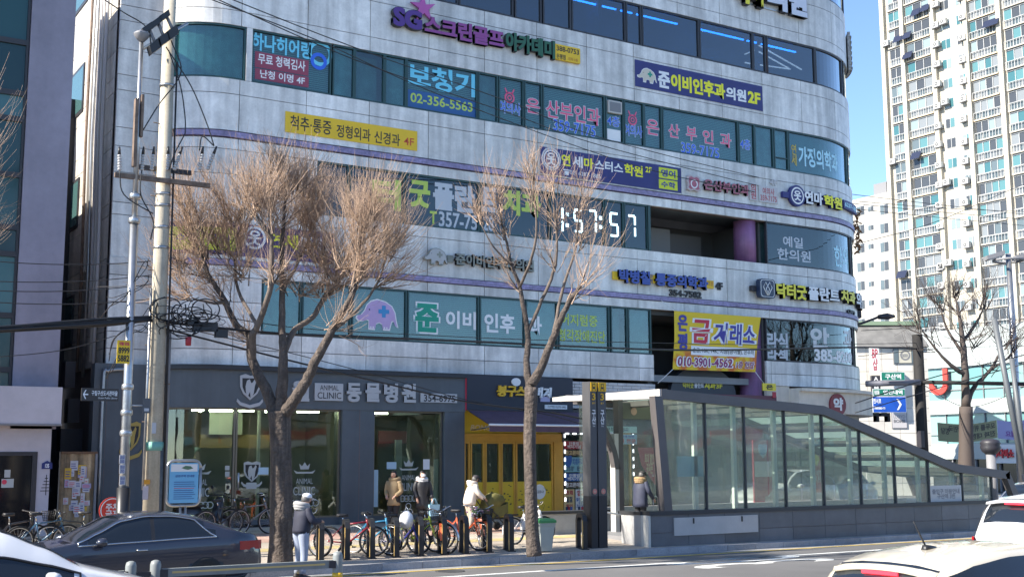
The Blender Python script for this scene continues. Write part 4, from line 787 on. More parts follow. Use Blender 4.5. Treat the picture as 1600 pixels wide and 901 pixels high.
for (u, v), e in (((0,1),(-.5,.35)),((1,1),(.5,.3)),((0,0),(-.6,-.5)),((1,0),(.7,-.6))):
    p = Vector(BM(u,v)); MB().tube([p, p+Vector((e[0],.1,e[1]))], .012, WHITE, 4).build('rope', T)
q = FH(1340,355); T = thing('dried_vine', 'small brown dried vine hanging on the rounded corner under the navy sign', 'plant', FP(aR+RR*.8, q[1], .1)); mb = MB(); DRY = mat('dry leaf', (.22,.11,.05), .8)
for k in range(70):
    a = aR+RR*rng.uniform(.7,.95); z = q[1]+rng.uniform(-1.1,.6); p = Vector(FP(a, z, .1+rng.random()*.2)); v = Vector((rng.uniform(-1,1),rng.uniform(-1,1),rng.uniform(-1,.3)))*.14; w_ = v.cross(Vector((rng.random(),rng.random(),1))).normalized()*.05
    mb.add([p-v, p+w_, p+v, p-w_], [(0,1,2,3)], DRY)
mb.tube([FP(aR+RR*.8, q[1]+.6, .1), FP(aR+RR*.85, q[1]-.3, .25), FP(aR+RR*.8, q[1]-1.1, .15)], .015, DRY, 4); mb.build('leaves', T)
# ------------------------------------------------------------------ subway entrance: stone parapet, steel frame, glass walls and roof
n1, n2 = 24.9, 28.7; Sx = lambda x, y=700: W(x, y, n1)[0]
ST = thing('subway_entrance', 'low glazed subway entrance with a dark stone parapet and a grey frame sloping down', 'subway entrance', (27,26.5,.15))
STONE = mat('dark granite', (.125,.13,.14), .4, noise=((1.2,.2),(70,.2)), island=.1); STL = mat('light granite', (.36,.36,.36), .5, noise=((2,.12),(70,.15)))
CAP = mat('dark cap', (.035,.037,.042), .4); FRAME = mat('bronze grey frame', (.115,.105,.105), .45, .2, noise=(2,.08)); MULL = mat('pale green mullion', (.55,.62,.56), .5); GCAN = glass('canopy glass', (.93,.97,.94), 2.2, wav=.3, haze=.14)
sL, sR = Sx(1012), Sx(1560); zc = W(1013,800,n1)[1]
wal = MB(); s = sL+.02
while s < sR:
    e = min(s+1.25, sR); wal.box(s+.006, e-.006, n1, n1+.12, .1, .5, STONE); wal.box(s+.006, e-.006, n1, n1+.12, .512, zc-.1, STONE); s = e
wal.box(sL+.02, sR, n1+.02, n1+.34, .05, zc-.1, JOINT); wal.build('parapet', ST)
MB().box(sL-.05, sR+.05, n1-.05, n1+.4, zc-.1, zc, CAP).build('parapet_cap', ST)
MB().box(sL-.06, sL, n1-.02, n1+.3, .1, zc-.1, mat('pale edge strip', (.55,.53,.48), .5)).box(sL-.05, sL, n1+.3, n1+1.15, .1, zc-.1, STL).build('end_panel', ST)
MB().box(sL-.08, sL+.3, n1+.3, n1+1.25, zc-.1, zc-.02, CAP).build('end_cap', ST)
a0, z0 = W(1050,838,n1); a1, z1 = W(1180,806,n1)
o = MB().box(a0, a1, n1-.04, n1-.005, z0, z1, mat('cream steel plate', (.46,.44,.42), .5, noise=(2,.08))).build('service_panel', ST)
mb = MB()
for u in (.22,.8): mb.box(lerp(a0,a1,u)-.02, lerp(a0,a1,u)+.02, n1-.06, n1-.045, z1-.16, z1-.02, BLACK)
mb.build('hook', o)
MB().box(sL+1.2, sR, n2, n2+.3, .2, zc-.05, STL).build('rear_parapet', ST)
# sloping top line of the frame, seen along the front
top = [(Sx(1033), W(1035,609,n1)[1]), (W(1286,640,n1)[0], W(1286,637,n1)[1]), (W(1492,729,n1)[0], W(1492,729,n1)[1]), (W(1575,741,n1)[0], W(1575,741,n1)[1])]
def ztop(s):
    s = max(s, top[0][0])
    for p, q in zip(top, top[1:]):
        if s <= q[0]: return lerp(p[1], q[1], (s-p[0])/(q[0]-p[0]))
    return top[-1][1]
BH = .25
def beamrun(n, name='top_beam', w_=.22):
    mb = MB(); prof = [(p[0], p[1]) for p in top]
    for p, q in zip(prof, prof[1:]): mb.add([(x, y, z+dz) for (x, z) in (p, q) for y in (n, n+w_) for dz in (0, -BH)], [(0,1,3,2),(4,6,7,5),(0,4,5,1),(2,3,7,6),(0,2,6,4),(1,5,7,3)], FRAME)
    e = prof[-1]; mb.add([(x, y, z) for (x, z) in ((e[0]-.02,e[1]),(e[0]-.22,e[1]-.1),(W(1589,764,n1)[0],W(1589,764,n1)[1]-.3),(W(1589,764,n1)[0]-.25,W(1589,764,n1)[1]-.4)) for y in (n, n+w_)], [(0,1,3,2),(0,4,5,1),(4,6,7,5),(2,3,7,6),(0,2,6,4),(1,5,7,3)], FRAME)
    return mb.build(name, ST)
beamrun(n1-.02); beamrun(n2)
# front-left raking post and rear portal with curved bracket
pt0, pt1 = W(1026,620,n1), W(1047,800,n1)
def rake(n, x0, z0_, x1, z1_, w_=.26, name='post'):
    return MB().add([(x+dx, y, z) for (x, z) in ((x0,z0_),(x1,z1_)) for dx in (-w_/2, w_/2) for y in (n, n+.24)], [(0,1,3,2),(4,6,7,5),(0,4,5,1),(2,3,7,6),(0,2,6,4),(1,5,7,3)], FRAME).build(name, ST)
rake(n1-.03, pt0[0]+.02, pt0[1], pt1[0]-.12, zc); 
PALEP = mat('pale post', (.48,.46,.43), .5); sB = W(970,720,n2-.6)[0]
MB().box(sB-.14, sB+.02, n2-.65, n2-.4, .3, ztop(0)-.1, FRAME).box(sB-.28, sB-.14, n2-.64, n2-.41, .3, 3.1, PALEP).build('post', ST)
br = spline([(sB-1.15,n2-.55,ztop(0)-.3),(sB-.75,n2-.55,ztop(0)-.75),(sB-.35,n2-.55,ztop(0)-1.45),(sB-.18,n2-.55,ztop(0)-2.1)], 5)
MB().loft([[(p.x-.09,p.y-.1,p.z),(p.x+.09,p.y-.1,p.z),(p.x+.09,p.y+.1,p.z),(p.x-.09,p.y+.1,p.z)] for p in br], FRAME, smooth=False).build('curved_bracket', ST)
# roof: edge beam swinging back to the left, cross beams, fritted glass
sT, nT, zT = 19.4*.95+.75, 28.9, ztop(0)
e0 = Vector((top[0][0]-.05, n1, ztop(0))); dR = AT(862,621,(e0.x*sA+e0.y*cA)+2.4); e1 = Vector((dR.x, dR.y, dR.z))
ed = MB(); ed.add([tuple(v) for p in (e0, e1) for v in (p, p+Vector((.25,0,0)), p+Vector((.25,0,-BH*(1 if p is e0 else .45))), p+Vector((0,0,-BH*(1 if p is e0 else .45))))], [(0,1,2,3),(7,6,5,4),(0,4,5,1),(1,5,6,2),(2,6,7,3),(3,7,4,0)], PALEP); ed.build('roof_edge', ST)
SOFF = frit('fritted roof glass', (.72,.82,.74)); rg = MB(); GREENR = glass('roof glass', (.78,.92,.82), 1.2)
sj = [top[0][0]+.1]+[Sx(x) for x in (1104,1165,1228,1287,1345,1398,1450,1502,1548)]
cb = MB()
for p, q in zip(sj, sj[1:]):
    rg.add([(p+.05,n1+.2,ztop(p)-.05),(q-.05,n1+.2,ztop(q)-.05),(q-.05,n2,ztop(q)-.05),(p+.05,n2,ztop(p)-.05)], [(0,1,2,3)], GREENR)
    m0, m1 = lerp(p,q,.06), lerp(p,q,.80); rg.add([(m0,n1+.2,ztop(m0)-.062),(m1,n1+.2,ztop(m1)-.062),(m1,n2,ztop(m1)-.062),(m0,n2,ztop(m0)-.062)], [(0,1,2,3)], SOFF)
    cb.box(q-.06, q+.06, n1+.2, n2, ztop(q)-.26, ztop(q)-.07, FRAME)
rg.add([(e0.x+.2,n1+.2,zT-.06),(e1.x+.2,e1.y,zT-.06),(e1.x+2.2,n2+.1,zT-.06),(e0.x+.3,n2+.1,zT-.06)], [(0,1,2,3)], SOFF); rg.build('roof_glazing', ST); cb.build('cross_beam', ST)
MB().tube([(e1.x+.6,e1.y+.2,zT-.1),(sB+1.5,n2+.1,zT-.1)], .1, FRAME, 6).build('rear_edge_beam', ST)
for k, (p, q) in enumerate(zip(sj, sj[1:])):
    for n in (n1+.1, n2+.1):
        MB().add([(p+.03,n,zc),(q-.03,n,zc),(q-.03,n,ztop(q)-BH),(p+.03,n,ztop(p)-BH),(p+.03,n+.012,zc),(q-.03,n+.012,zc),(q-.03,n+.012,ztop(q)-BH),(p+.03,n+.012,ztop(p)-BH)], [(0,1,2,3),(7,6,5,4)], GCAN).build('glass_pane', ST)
    MB().box(q-.025, q+.025, n1+.06, n1+.16, zc, ztop(q)-.1, CAP).build('mullion', ST); MB().box(q-.22, q-.1, n1+.3, n1+.40, zc-.1, ztop(q)-.1, MULL).build('inner_post', ST)
hr = MB()
for n in (n1+.75, n2-.75): hr.tube([(sL+.2,n,1.0),(sL+3,n,.6),(sL+9,n,-2.4)], .03, STEEL, 8)
hr.build('handrail', ST)
stp = MB()
for k in range(16): stp.box(sL+.8+.32*k, sL+1.12+.32*k, n1+.4, n2, -2.9, .14-.16*k, GREY)
stp.build('stair', ST)
mb = MB(); z = ztop(0)-.85; q = W(1000,644,n2-.5); mb.box(q[0]-.9, q[0]+.9, n2-.55, n2-.4, q[1]-.22, q[1]+.25, mat('hanging board', (.16,.16,.12), .5)); mb.disc(q[0]-.3, q[1], .11, mat('seal print', (.55,.35,.25), .5), XYmap(n2-.56)); mb.build('hanging_board', ST)
mb = MB(); a0, z0 = W(1056,740,n1+.3); a1, z1 = W(1097,714,n1+.3); mb.box(a0, a1, n1+.3, n1+.31, z0-.1, z1, mat('blue notice', (.22,.38,.42), .5)); mb.build('notice_sheet', ST)
mb = MB(); a0, z0 = W(1452,790,n1+.05); a1, z1 = W(1500,762,n1+.05); mb.box(a0, a1, n1+.06, n1+.07, z0+.02, z1, mat('white notice', (.5,.5,.48), .6)); mb.text('출입구 이용안내\n구산역 3번', a0+.1, a1-.1, z0+.12, z1-.1, GREY, fm=XYmap(n1+.055), d=0, bold=.02); mb.build('notice_sheet', ST)
# stone bench wall beside the entrance, pylon
T = thing('stone_bench', 'low granite ledge with a dark top behind the station pillar', 'bench', (sB-1.6, n2-.2, .3)); zq = W(965,796,n2)[1]
MB().box(sB-2.6, sB+.3, n2-.1, n2+.3, .2, zq-.07, STL).build('base', T); MB().box(sB-2.7, sB+.4, n2-.16, n2+.36, zq-.07, zq, CAP).build('top_slab', T)
MB().box(sB-1.1, sB-1.0, n2-.18, n2-.11, .2, zq-.07, STEEL).build('support', T)
pn = 25.28; T = thing('station_pillar', 'twin black station pillar with yellow exit number three and vertical white name', 'station sign', (W(934,858,pn)[0], pn, .15)); PYL = mat('pillar black', (.022,.023,.027), .4); PYG = mat('pillar dark grey', (.075,.075,.08), .4)
for x0, x1, dn in ((922,932,.0),(934,947,.0)):
    a0, a1 = W(x0,858,pn)[0], W(x1,858,pn)[0]; zt = W(934,597,pn)[1]; zm = W(934,775,pn)[1]; F_ = XYmap(pn-.02)
    MB().box(a0, a1, pn, pn+.35, .15, zm, PYL).box(a0, a1, pn, pn+.35, zm, zt, PYG).build('slab', T); AMB = mat('amber plate', (.75,.42,.01), .5)
    mb = MB(); zA, zB2 = W(934,612,pn)[1], W(934,598,pn)[1]; mb.fbox(a0+.005, a1-.005, zA, zB2, 0, .012, AMB, F_); w_ = a1-a0; am = (a0+a1)/2
    mb.fbox(am-.045, am+.045, zA+.06, zB2-.04, .012, .018, BLACK, F_).fbox(am-.03, am+.03, zA+.11, zB2-.06, .018, .02, AMB, F_).fbox(am-.06, am-.04, zA+.02, zA+.05, .012, .018, BLACK, F_).fbox(am+.04, am+.06, zA+.02, zA+.05, .012, .018, BLACK, F_)
    mb.text('3', am-.055, am+.055, W(934,626,pn)[1], W(934,615,pn)[1], AMB, fm=F_, d=.002, bold=.02); mb.text('출구', am-.05, am+.05, W(934,632,pn)[1], W(934,629,pn)[1], AMB, fm=F_, d=.002, bold=.02)
    mb.text('구\n산', am-.06, am+.06, W(934,663,pn)[1], W(934,641,pn)[1], WHITE, fm=F_, d=.002, bold=.02); mb.text('Gusan', am-.035, am+.035, W(934,667,pn)[1], W(934,664.5,pn)[1], WHITE, fm=F_, d=.002, bold=0)
    zz = W(934,768,pn)[1]; mb.disc(am, zz, .07, mat('seal print', (.55,.35,.25), .5), F_, .002); mb.ring(am, zz, .04, .055, RED, F_, .006); mb.build('print', T)
# ------------------------------------------------------------------ poles, cables and street furniture
CONC = mat('pole concrete', (.50,.44,.34), .8, noise=((2,.15),(25,.12)), streak=(8,.4,.2)); GALV = mat('galvanised steel', (.42,.43,.44), .35, .85, noise=(4,.15)); RUST = mat('rusty steel', (.17,.12,.09), .8, noise=(6,.4)); CABLE = mat('cable rubber', (.018,.018,.02), .6)
PORC = mat('porcelain insulator', (.45,.44,.43), .35); ORB = mat('black plastic', (.02,.02,.022), .4)
pn = 25.7; ps = W(235,780,pn)[0]; T = thing('utility_pole', 'tall tan concrete utility pole with black switchgear and insulators near its top', 'utility pole', (ps, pn, gz(pn)))
P = lambda x, y, dn=0: (W(x,y,pn+dn)[0], pn+dn, W(x,y,pn+dn)[1])
MB().tube([(ps,pn,.1),(ps,pn,13)], [.19,.125], CONC, 20).build('post', T)
MB().tube([(ps+.24,pn+.02,.1),(ps+.24,pn+.02,5.0),(ps+.21,pn,5.15)], .055, GREY, 8).tube([(ps-.22,pn-.1,1.8),(ps-.2,pn-.08,6.0)], .028, GALV, 6).tube([(ps+.2,pn-.12,1.2),(ps+.17,pn-.1,11)], .02, CABLE, 6).build('conduit', T)
z = P(240,693)[2]; MB().lathe([(.197,z-.09),(.197,z+.09)], mat('mint band', (.20,.42,.33), .6), (ps,pn,0), 'Z', 20).build('painted_band', T)
z = P(240,760)[2]; MB().lathe([(.2,.2),(.2,z+.85)], mat('grey wrap', (.12,.12,.115), .8, noise=(5,.3)), (ps+.07,pn+.05,0), 'Z', 20).build('base_wrap', T)
fl = MB()
for y0, y1, x0, x1, m in ((745,752,223,232,mat('orange sticker', (.75,.3,.02), .5)),(755,776,221,229,mat('torn flyer', (.6,.48,.46), .7)),(656,673,236,242,PLW)):
    a, b = P(x0,y0,-.2), P(x1,y1,-.2); fl.box(a[0], b[0], pn-.205, pn-.2, b[2], a[2], m)
fl.build('sticker', T)
bd = MB()
for y in (130,300,318,352,384): z = P(258,y)[2]; r_ = .165; MB().lathe([(r_,z-.03),(r_,z+.03)], GALV, (ps,pn,0), 'Z', 16).build('band', T)
for k in range(9): z = 3.2+.8*k; e = 1 if k % 2 else -1; MB().tube([(ps,pn,z),(ps+e*.28,pn-.06,z)], .012, RUST, 5).build('climbing_step', T)
ca = MB(); a, b = P(180,269,-.2), P(322,277,-.2); ca.box(a[0], b[0]+.1, pn-.25, pn-.17, a[2]-.05, a[2]+.05, RUST); a, b = P(213,256,.15), P(300,262,.15); ca.box(a[0], b[0], pn+.12, pn+.2, a[2]-.05, a[2]+.05, SIDEM); ca.build('crossarm', T)
def insulator(mb, x, y0, y1, dn=-.2, lean=0):
    p, q = Vector(P(x+lean,y0,dn)), Vector(P(x,y1,dn)); v = q-p
    for k in range(6): c = p+v*(k/6); mb.tube([c, c+v*.08, c+v*.14], [.038,.044,.024], PORC, 10)
    mb.tube([p-v*.5, p], [.02,.035], ORB, 6)
inn = MB()
for x, l_ in ((188,0),(223,2),(238,3),(263,1),(273,9),(313,4),(325,10)): insulator(inn := MB(), x, 238, 263, -.2, l_); inn.build('insulator', T)
sw = MB(); rr = random.Random(3)
for x, y in ((231,43),(245,34),(258,24)):
    p, q = Vector(P(x-4,y+2,-.25)), Vector(P(x+6,y-5,-.25)); sw.obox((p+q)/2, (q-p)*.7, (0,.09,0), (-.02,0,.06), ORB)
for x, y in ((243,71),(256,60),(270,50)):
    p, q = Vector(P(x-6,y+4,-.3)), Vector(P(x+7,y-5,-.3)); sw.obox((p+q)/2, (q-p)*.6, (0,.12,0), (-.03,0,.09), ORB)
for p, q in (((236,42),(247,68)),((250,32),(260,58)),((263,22),(275,48))): sw.tube([P(*p,-.25), P(*q,-.3)], .035, GREY, 6); 
sw.tube([P(222,75,-.2), P(296,33,-.2)], .035, GALV, 6); sw.build('switchgear', T)
jl = MB(); 
for p in ([(262,70),(300,130),(325,190),(336,225)],[(266,75),(284,130),(291,180),(291,205)],[(225,200),(250,160),(285,110),(270,60)],[(223,262),(221,300),(240,340),(236,370)],[(188,262),(195,300),(240,330)],[(291,205),(275,235),(265,262)],[(336,225),(318,210),(313,232)],[(240,80),(232,40),(195,15),(150,-15)]):
    jl.tube(spline([P(x,y,-.3) for x,y in p], 6), .014, CABLE, 5)
jl.build('jumper_wire', T)
# messy coils and boxes at the crossing of the low cables
cl = MB()
for k in range(26):
    x, y = rr.uniform(250,330), rr.uniform(478,516); w_, h_ = rr.uniform(8,30), rr.uniform(6,20); o_ = rr.uniform(0,6)
    pts = [P(x+w_*math.cos(o_+t*.7), y+h_*math.sin(o_+t*.7), -.15-.2*rr.random()) for t in range(rr.randint(5,10))]; cl.tube(spline(pts, 4), rr.choice((.008,.012,.016)), CABLE, 4)
for x, y, w_, h_ in ((320,507,20,8),(345,518,10,7),(300,500,9,5)): p = Vector(P(x,y,-.2)); cl.obox(p, (w_*.013,0,0), (0,.07,0), (0,0,h_*.012), ORB)
for k in range(8):
    y0 = rr.uniform(395,520); cl.tube(spline([P(232,y0,-.2), P(222+rr.uniform(-6,6),y0+rr.uniform(-10,20),-.25), P(205+rr.uniform(-30,10),y0+rr.uniform(5,50),-.2), P(165+rr.uniform(-15,10),y0+rr.uniform(30,90),.6)], 5), .010, CABLE, 4)
T2 = thing('cable_coil', 'tangled black coil of spare cable with splice boxes beside the concrete pole', 'cable coil', P(290,500,-.2)); cl.build('coil', T2); p = P(294,523,-.25); MB().tube([p,(p[0],p[1],p[2]-.18)], [.07,.06], mat('red tag', (.4,.03,.04), .6), 8).build('red_tag', T2)
# steel street lamp with phone plate and direction sign
ln = 25.5; ls = W(190,780,ln)[0]; Q = lambda x, y, dn=0: (W(x,y,ln+dn)[0], ln+dn, W(x,y,ln+dn)[1]); T = thing('lamp_post', 'thin galvanised steel post with a small lamp head and black padded foot', 'lamp post', (ls, ln, gz(ln)))
zj, zl = Q(203,345)[2], Q(220,60)[2]
MB().tube([(ls,ln,.1),(ls,ln,zj)], [.1,.085], GALV, 14).tube([(ls,ln,zj),(ls,ln,zl)], [.06,.045], GALV, 12).build('post', T)
MB().lathe([(.135,.15),(.135,Q(187,757)[2])], ORB, (ls,ln,0), 'Z', 16).build('padded_foot', T)
cl_ = MB()
for z in (Q(203,302)[2],Q(203,340)[2],Q(195,600)[2],Q(194,640)[2],Q(194,672)[2]): MB().lathe([(.11,z-.06),(.125,z-.03),(.125,z+.03),(.11,z+.06)], GALV, (ls,ln,0), 'Z', 14).build('clamp', T)
cl_.box(ls-.1, ls-.03, ln-.12, ln+.02, Q(0,215)[2]-.2, Q(0,118)[2], RUST).box(ls+.03, ls+.08, ln-.12, ln+.02, Q(0,180)[2], Q(0,110)[2], RUST).build('bracket', T)
MB().lathe([(.05,zl-.02),(.12,zl+.05),(.17,zl+.13),(.17,zl+.16),(.10,zl+.21),(.0,zl+.22)], GREY, (ls,ln-.02,0), 'Z', 18).build('lamp_head', T)
stk = MB()
for y in (713,728,746): a = Q(189,y,-.11); stk.box(a[0]-.055, a[0]+.06, ln-.115, ln-.105, a[2]-.09, a[2]+.09, PLW); stk.text('010\n355', a[0]-.04, a[0]+.045, a[2]-.07, a[2]+.07, NAVY, fm=XYmap(ln-.117), d=0, bold=.02)
stk.build('sticker', T)
a, b = Q(181,563,-.12), Q(203,528,-.12); T = thing('phone_plate', 'yellow plate with black phone digits strapped to the steel post', 'sign', (a[0], ln-.12, a[2])); MB().box(a[0], b[0], ln-.14, ln-.12, a[2], b[2], BANY).build('plate', T)
mb = MB(); F_ = XYmap(ln-.144); w_ = b[0]-a[0]; h_ = b[2]-a[2]; mb.text('8999', a[0]+.1*w_, b[0]-.05*w_, a[2]+.42*h_, a[2]+.7*h_, BLACK, fm=F_, d=0, bold=.03); mb.text('5882', a[0]+.07*w_, b[0]-.05*w_, a[2]+.08*h_, a[2]+.36*h_, BLACK, fm=F_, d=0, bold=.03); mb.text('대출 당일', a[0]+.15*w_, b[0]-.1*w_, a[2]+.78*h_, a[2]+.93*h_, RED, fm=F_, d=0, bold=.04); mb.build('digits', T)
a, b = Q(125,621,-.12), Q(184,603,-.12); T = thing('direction_sign', 'narrow dark brown street sign with a white arrow pointing away from the steel post', 'sign', (b[0], ln-.12, a[2])); MB().box(a[0], b[0], ln-.15, ln-.12, a[2]+.0, b[2], mat('sign brown', (.045,.04,.038), .5)).build('plate', T)
F_ = XYmap(ln-.154); w_ = b[0]-a[0]; h_ = b[2]-a[2]; mb = MB(); mb.text('구립구산도서관마을', a[0]+.27*w_, a[0]+.97*w_, a[2]+.42*h_, a[2]+.82*h_, WHITE, fm=F_, d=0, bold=.02); mb.text('Gusan Public Library', a[0]+.45*w_, a[0]+.97*w_, a[2]+.14*h_, a[2]+.32*h_, WHITE, fm=F_, d=0, bold=0)
mb.poly([(a[0]+.04*w_,a[2]+.5*h_),(a[0]+.1*w_,a[2]+.85*h_),(a[0]+.13*w_,a[2]+.85*h_),(a[0]+.08*w_,a[2]+.55*h_),(a[0]+.18*w_,a[2]+.55*h_),(a[0]+.18*w_,a[2]+.45*h_),(a[0]+.08*w_,a[2]+.45*h_),(a[0]+.13*w_,a[2]+.15*h_),(a[0]+.1*w_,a[2]+.15*h_)], WHITE, F_); mb.build('letters', T)
a, b = Q(221,641,-.1), Q(234,618,-.1); T = thing('small_plate', 'small grey metal plate on a bracket between the steel post and the concrete pole', 'sign', (a[0], ln-.1, a[2])); MB().box(a[0], b[0], ln-.12, ln-.1, a[2], b[2], mat('plate dark grey', (.10,.10,.105), .5)).build('plate', T); MB().tube([(ls,ln,(a[2]+b[2])/2),(a[0],ln-.1,(a[2]+b[2])/2)], .02, GALV, 6).box(a[0]+.03, b[0]-.03, ln-.124, ln-.12, a[2]+.04, a[2]+.1, PLW).build('bracket', T)
# notice board
bn = 27.4; N_ = lambda x, y: W(x, y, bn); a, b = N_(261,782), N_(309,719); T = thing('notice_board', 'sky blue information board in a rounded steel tube frame on two legs', 'notice board', ((a[0]+b[0])/2, bn, gz(bn)))
MB().box(a[0], b[0], bn, bn+.03, a[1], b[1], mat('board blue', (.17,.46,.72), .5)).box(a[0]+.03, b[0]-.03, bn-.004, bn, lerp(a[1],b[1],.78), b[1]-.03, WHITE).build('board', T)
x0, x1, z0, z1 = a[0]-.05, b[0]+.05, a[1]-.06, b[1]+.05; r_ = .16; pts = []
for cx, cz, g0 in ((x1-r_,z1-r_,0),(x0+r_,z1-r_,90),(x0+r_,z0+r_,180),(x1-r_,z0+r_,270)): pts += [(cx+r_*math.cos(R(g0+i*22.5)), bn+.015, cz+r_*math.sin(R(g0+i*22.5))) for i in range(5)]
mb = MB(); mb.tube(pts+[pts[0]], .032, GALV, 8); mb.tube([((x0+x1)/2-.06,bn+.015,z0),((x0+x1)/2-.06,bn+.015,gz(bn)-.05)], .03, GALV, 8); mb.tube([((x0+x1)/2+.06,bn+.015,z0),((x0+x1)/2+.06,bn+.015,gz(bn)-.05)], .03, GALV, 8); mb.build('tube_frame', T)
mb = MB(); F_ = XYmap(bn-.006); w_ = b[0]-a[0]; h_ = b[1]-a[1]; mb.text('금연구역 안내문', a[0]+.2*w_, b[0]-.14*w_, a[1]+.64*h_, a[1]+.7*h_, NAVY, fm=F_, d=0, bold=.02)
for k in range(9): mb.fbox(a[0]+.16*w_, b[0]-(.1+.12*rr.random())*w_, a[1]+(.1+.052*k)*h_, a[1]+(.112+.052*k)*h_, 0, .001, RED if k == 5 else NAVY, F_)
mb.poly([(lerp(a[0],b[0],.4)+u*.3, lerp(a[1],b[1],.87)+v*.2) for u, v in [(0,0),(.3,.25),(.7,.2),(.9,-.05),(.5,-.2),(.3,-.15)]], mat('leaf print', (.1,.2,.12), .6), F_); mb.build('print', T)
# wheeled bin
bs, bn2 = W(846,862,25.1)[0], 25.15; T = thing('wheelie_bin', 'grey plastic wheelie bin with a green lid beside the slim tree', 'bin', (bs, bn2, gz(bn2))); BIN = mat('bin grey', (.33,.36,.33), .5, noise=(3,.08)); BGR = mat('bin green', (.04,.22,.07), .45); z0 = gz(bn2)
mb = MB(); mb.loft([[(bs-w_,bn2-d_,z),(bs+w_,bn2-d_,z),(bs+w_,bn2+d_,z),(bs-w_,bn2+d_,z)] for z, w_, d_ in ((z0+.03,.16,.19),(z0+.6,.20,.25),(z0+.66,.225,.27),(z0+.7,.225,.27))], BIN, smooth=False); mb.build('bin_body', T)
mb = MB(); mb.loft([[(bs-w_,bn2-d_,z),(bs+w_,bn2-d_,z),(bs+w_,bn2+d_,z),(bs-w_,bn2+d_,z)] for z, w_, d_ in ((z0+.70,.235,.29),(z0+.75,.235,.29),(z0+.80,.19,.22))], BGR, smooth=False); mb.build('lid', T)
for e in (-1,1): MB().lathe([(.085,-.025),(.095,-.015),(.095,.015),(.085,.025)], ORB, (bs+e*.0-.1+.0, bn2+e*.16, z0+.09), 'Y', 16).build('wheel', T)
MB().tube([(bs-.24,bn2-.2,z0+.66),(bs-.29,bn2-.2,z0+.7),(bs-.29,bn2+.2,z0+.7),(bs-.24,bn2+.2,z0+.66)], .016, BGR, 6).build('handle', T)
# guard rail in the road
RAILG = mat('guard rail grey', (.20,.215,.21), .5, noise=(3,.12)); RY = mat('reflector yellow', (.72,.42,.02), .4); pts_ = [G(522,860,.85), G(240,872,.85), G(203,874,.85)]; rnv = 19.5
T = thing('guard_rail', 'grey metal guard rail with round posts and a yellow strip along its beam', 'guard rail', (pts_[0][0], rnv, 0)); step = pts_[0][0]-pts_[1][0]-.0
xs = [pts_[0][0], pts_[1][0], pts_[2][0], pts_[2][0]-3.0, pts_[2][0]-3.4]
for x in xs:
    o = MB().lathe([(.085,0),(.085,.80),(.07,.85),(.03,.87)], RAILG, (x,rnv,0), 'Z', 18).build('post', T); MB().lathe([(.088,.42),(.088,.52)], RY, (x,rnv,0), 'Z', 18).build('reflector', o)
for p, q in ((xs[1],xs[0]),(xs[3],xs[2])):
    for z in (.60,.28): o = MB().box(p+.1, q-.1, rnv-.05, rnv+.05, z, z+.13, RAILG).build('beam', T); MB().box(p+.25, q-.25, rnv-.054, rnv-.05, z+.055, z+.085, mat('gold strip', (.55,.40,.16), .4)).build('strip', o)
    mb = MB()
    for x, e in ((p,1),(q,-1)):
        for z in (.66,.34): mb.obox((x+e*.12,rnv-.02,z), (.06,0,0), (0,.045,0), (0,0,.06), SIDEM)
    mb.build('bracket', T)
mb = MB(); mb.obox(((xs[1]+xs[2])/2,rnv,.66), ((xs[1]-xs[2])/2-.08,0,0), (0,.03,0), (0,0,.035), SIDEM); mb.build('coupler', T)
# cycle racks
RK = mat('rack black', (.02,.02,.021), .4); RKG = mat('rack gold strip', (.45,.30,.10), .35)
def rack():
    T = thing('cycle_rack', '', 'cycle rack', (0,0,0)); L_ = .24; pth = [(0,-L_,0),(0,-L_,.68),(0,-L_*.8,.78),(0,-L_*.4,.82),(0,L_*.4,.82),(0,L_*.8,.78),(0,L_,.68),(0,L_,0)]
    mb = MB(); rings = []
    for i, p in enumerate(pth):
        p0, p1 = Vector(pth[max(i-1,0)]), Vector(pth[min(i+1,7)]); t = (p1-p0).normalized(); nn_ = Vector((0,-t.z,t.y)); p = Vector(p)
        rings.append([p+Vector((sx*.055,0,0))+nn_*w_*.055 for sx, w_ in ((-1,-1),(1,-1),(1,1),(-1,1))])
    mb.loft(rings, RK, smooth=False); mb.build('loop', T); mb = MB(); mb.box(-.06,-.056,-L_-.045,-L_+.045,.02,.7,RKG); mb.build('gold_strip', T); MB().box(-.09,.09,-L_-.09,L_+.09,-.02,.012,RK).build('base_plate', T); return T
rk0 = rack(); rpx = [(497,868),(537,873),(576,872),(614,869),(652,868),(688,866),(722,865),(758,863),(792,862),(906,860)]
RLAB = ['black loop cycle rack beside the man in the white cap','black loop cycle rack behind the dark red bicycle wheel','black loop cycle rack between the dark red and the sky blue bicycles','black loop cycle rack between the sky blue bicycle and the white helmet bag','black loop cycle rack in front of the blue and violet child bicycle','black loop cycle rack in front of the lime green bicycle','black loop cycle rack between the lime green bicycle and the orange basket bicycle','black loop cycle rack in front of the stroller','black loop cycle rack last before the slim tree','lone black loop cycle rack next to the station pillar']
RACKX = []
for i, (x, y) in enumerate(rpx):
    o = rk0 if i == 0 else dup(rk0); n = 25.75 if i < 9 else 25.4; sx = W(x, y, n)[0]; RACKX.append(sx); o.location = (sx, n, gz(n)); o.rotation_euler = (0,0,R(-16)); o['label'] = RLAB[i]; o['group'] = 'black cycle racks along the kerb'
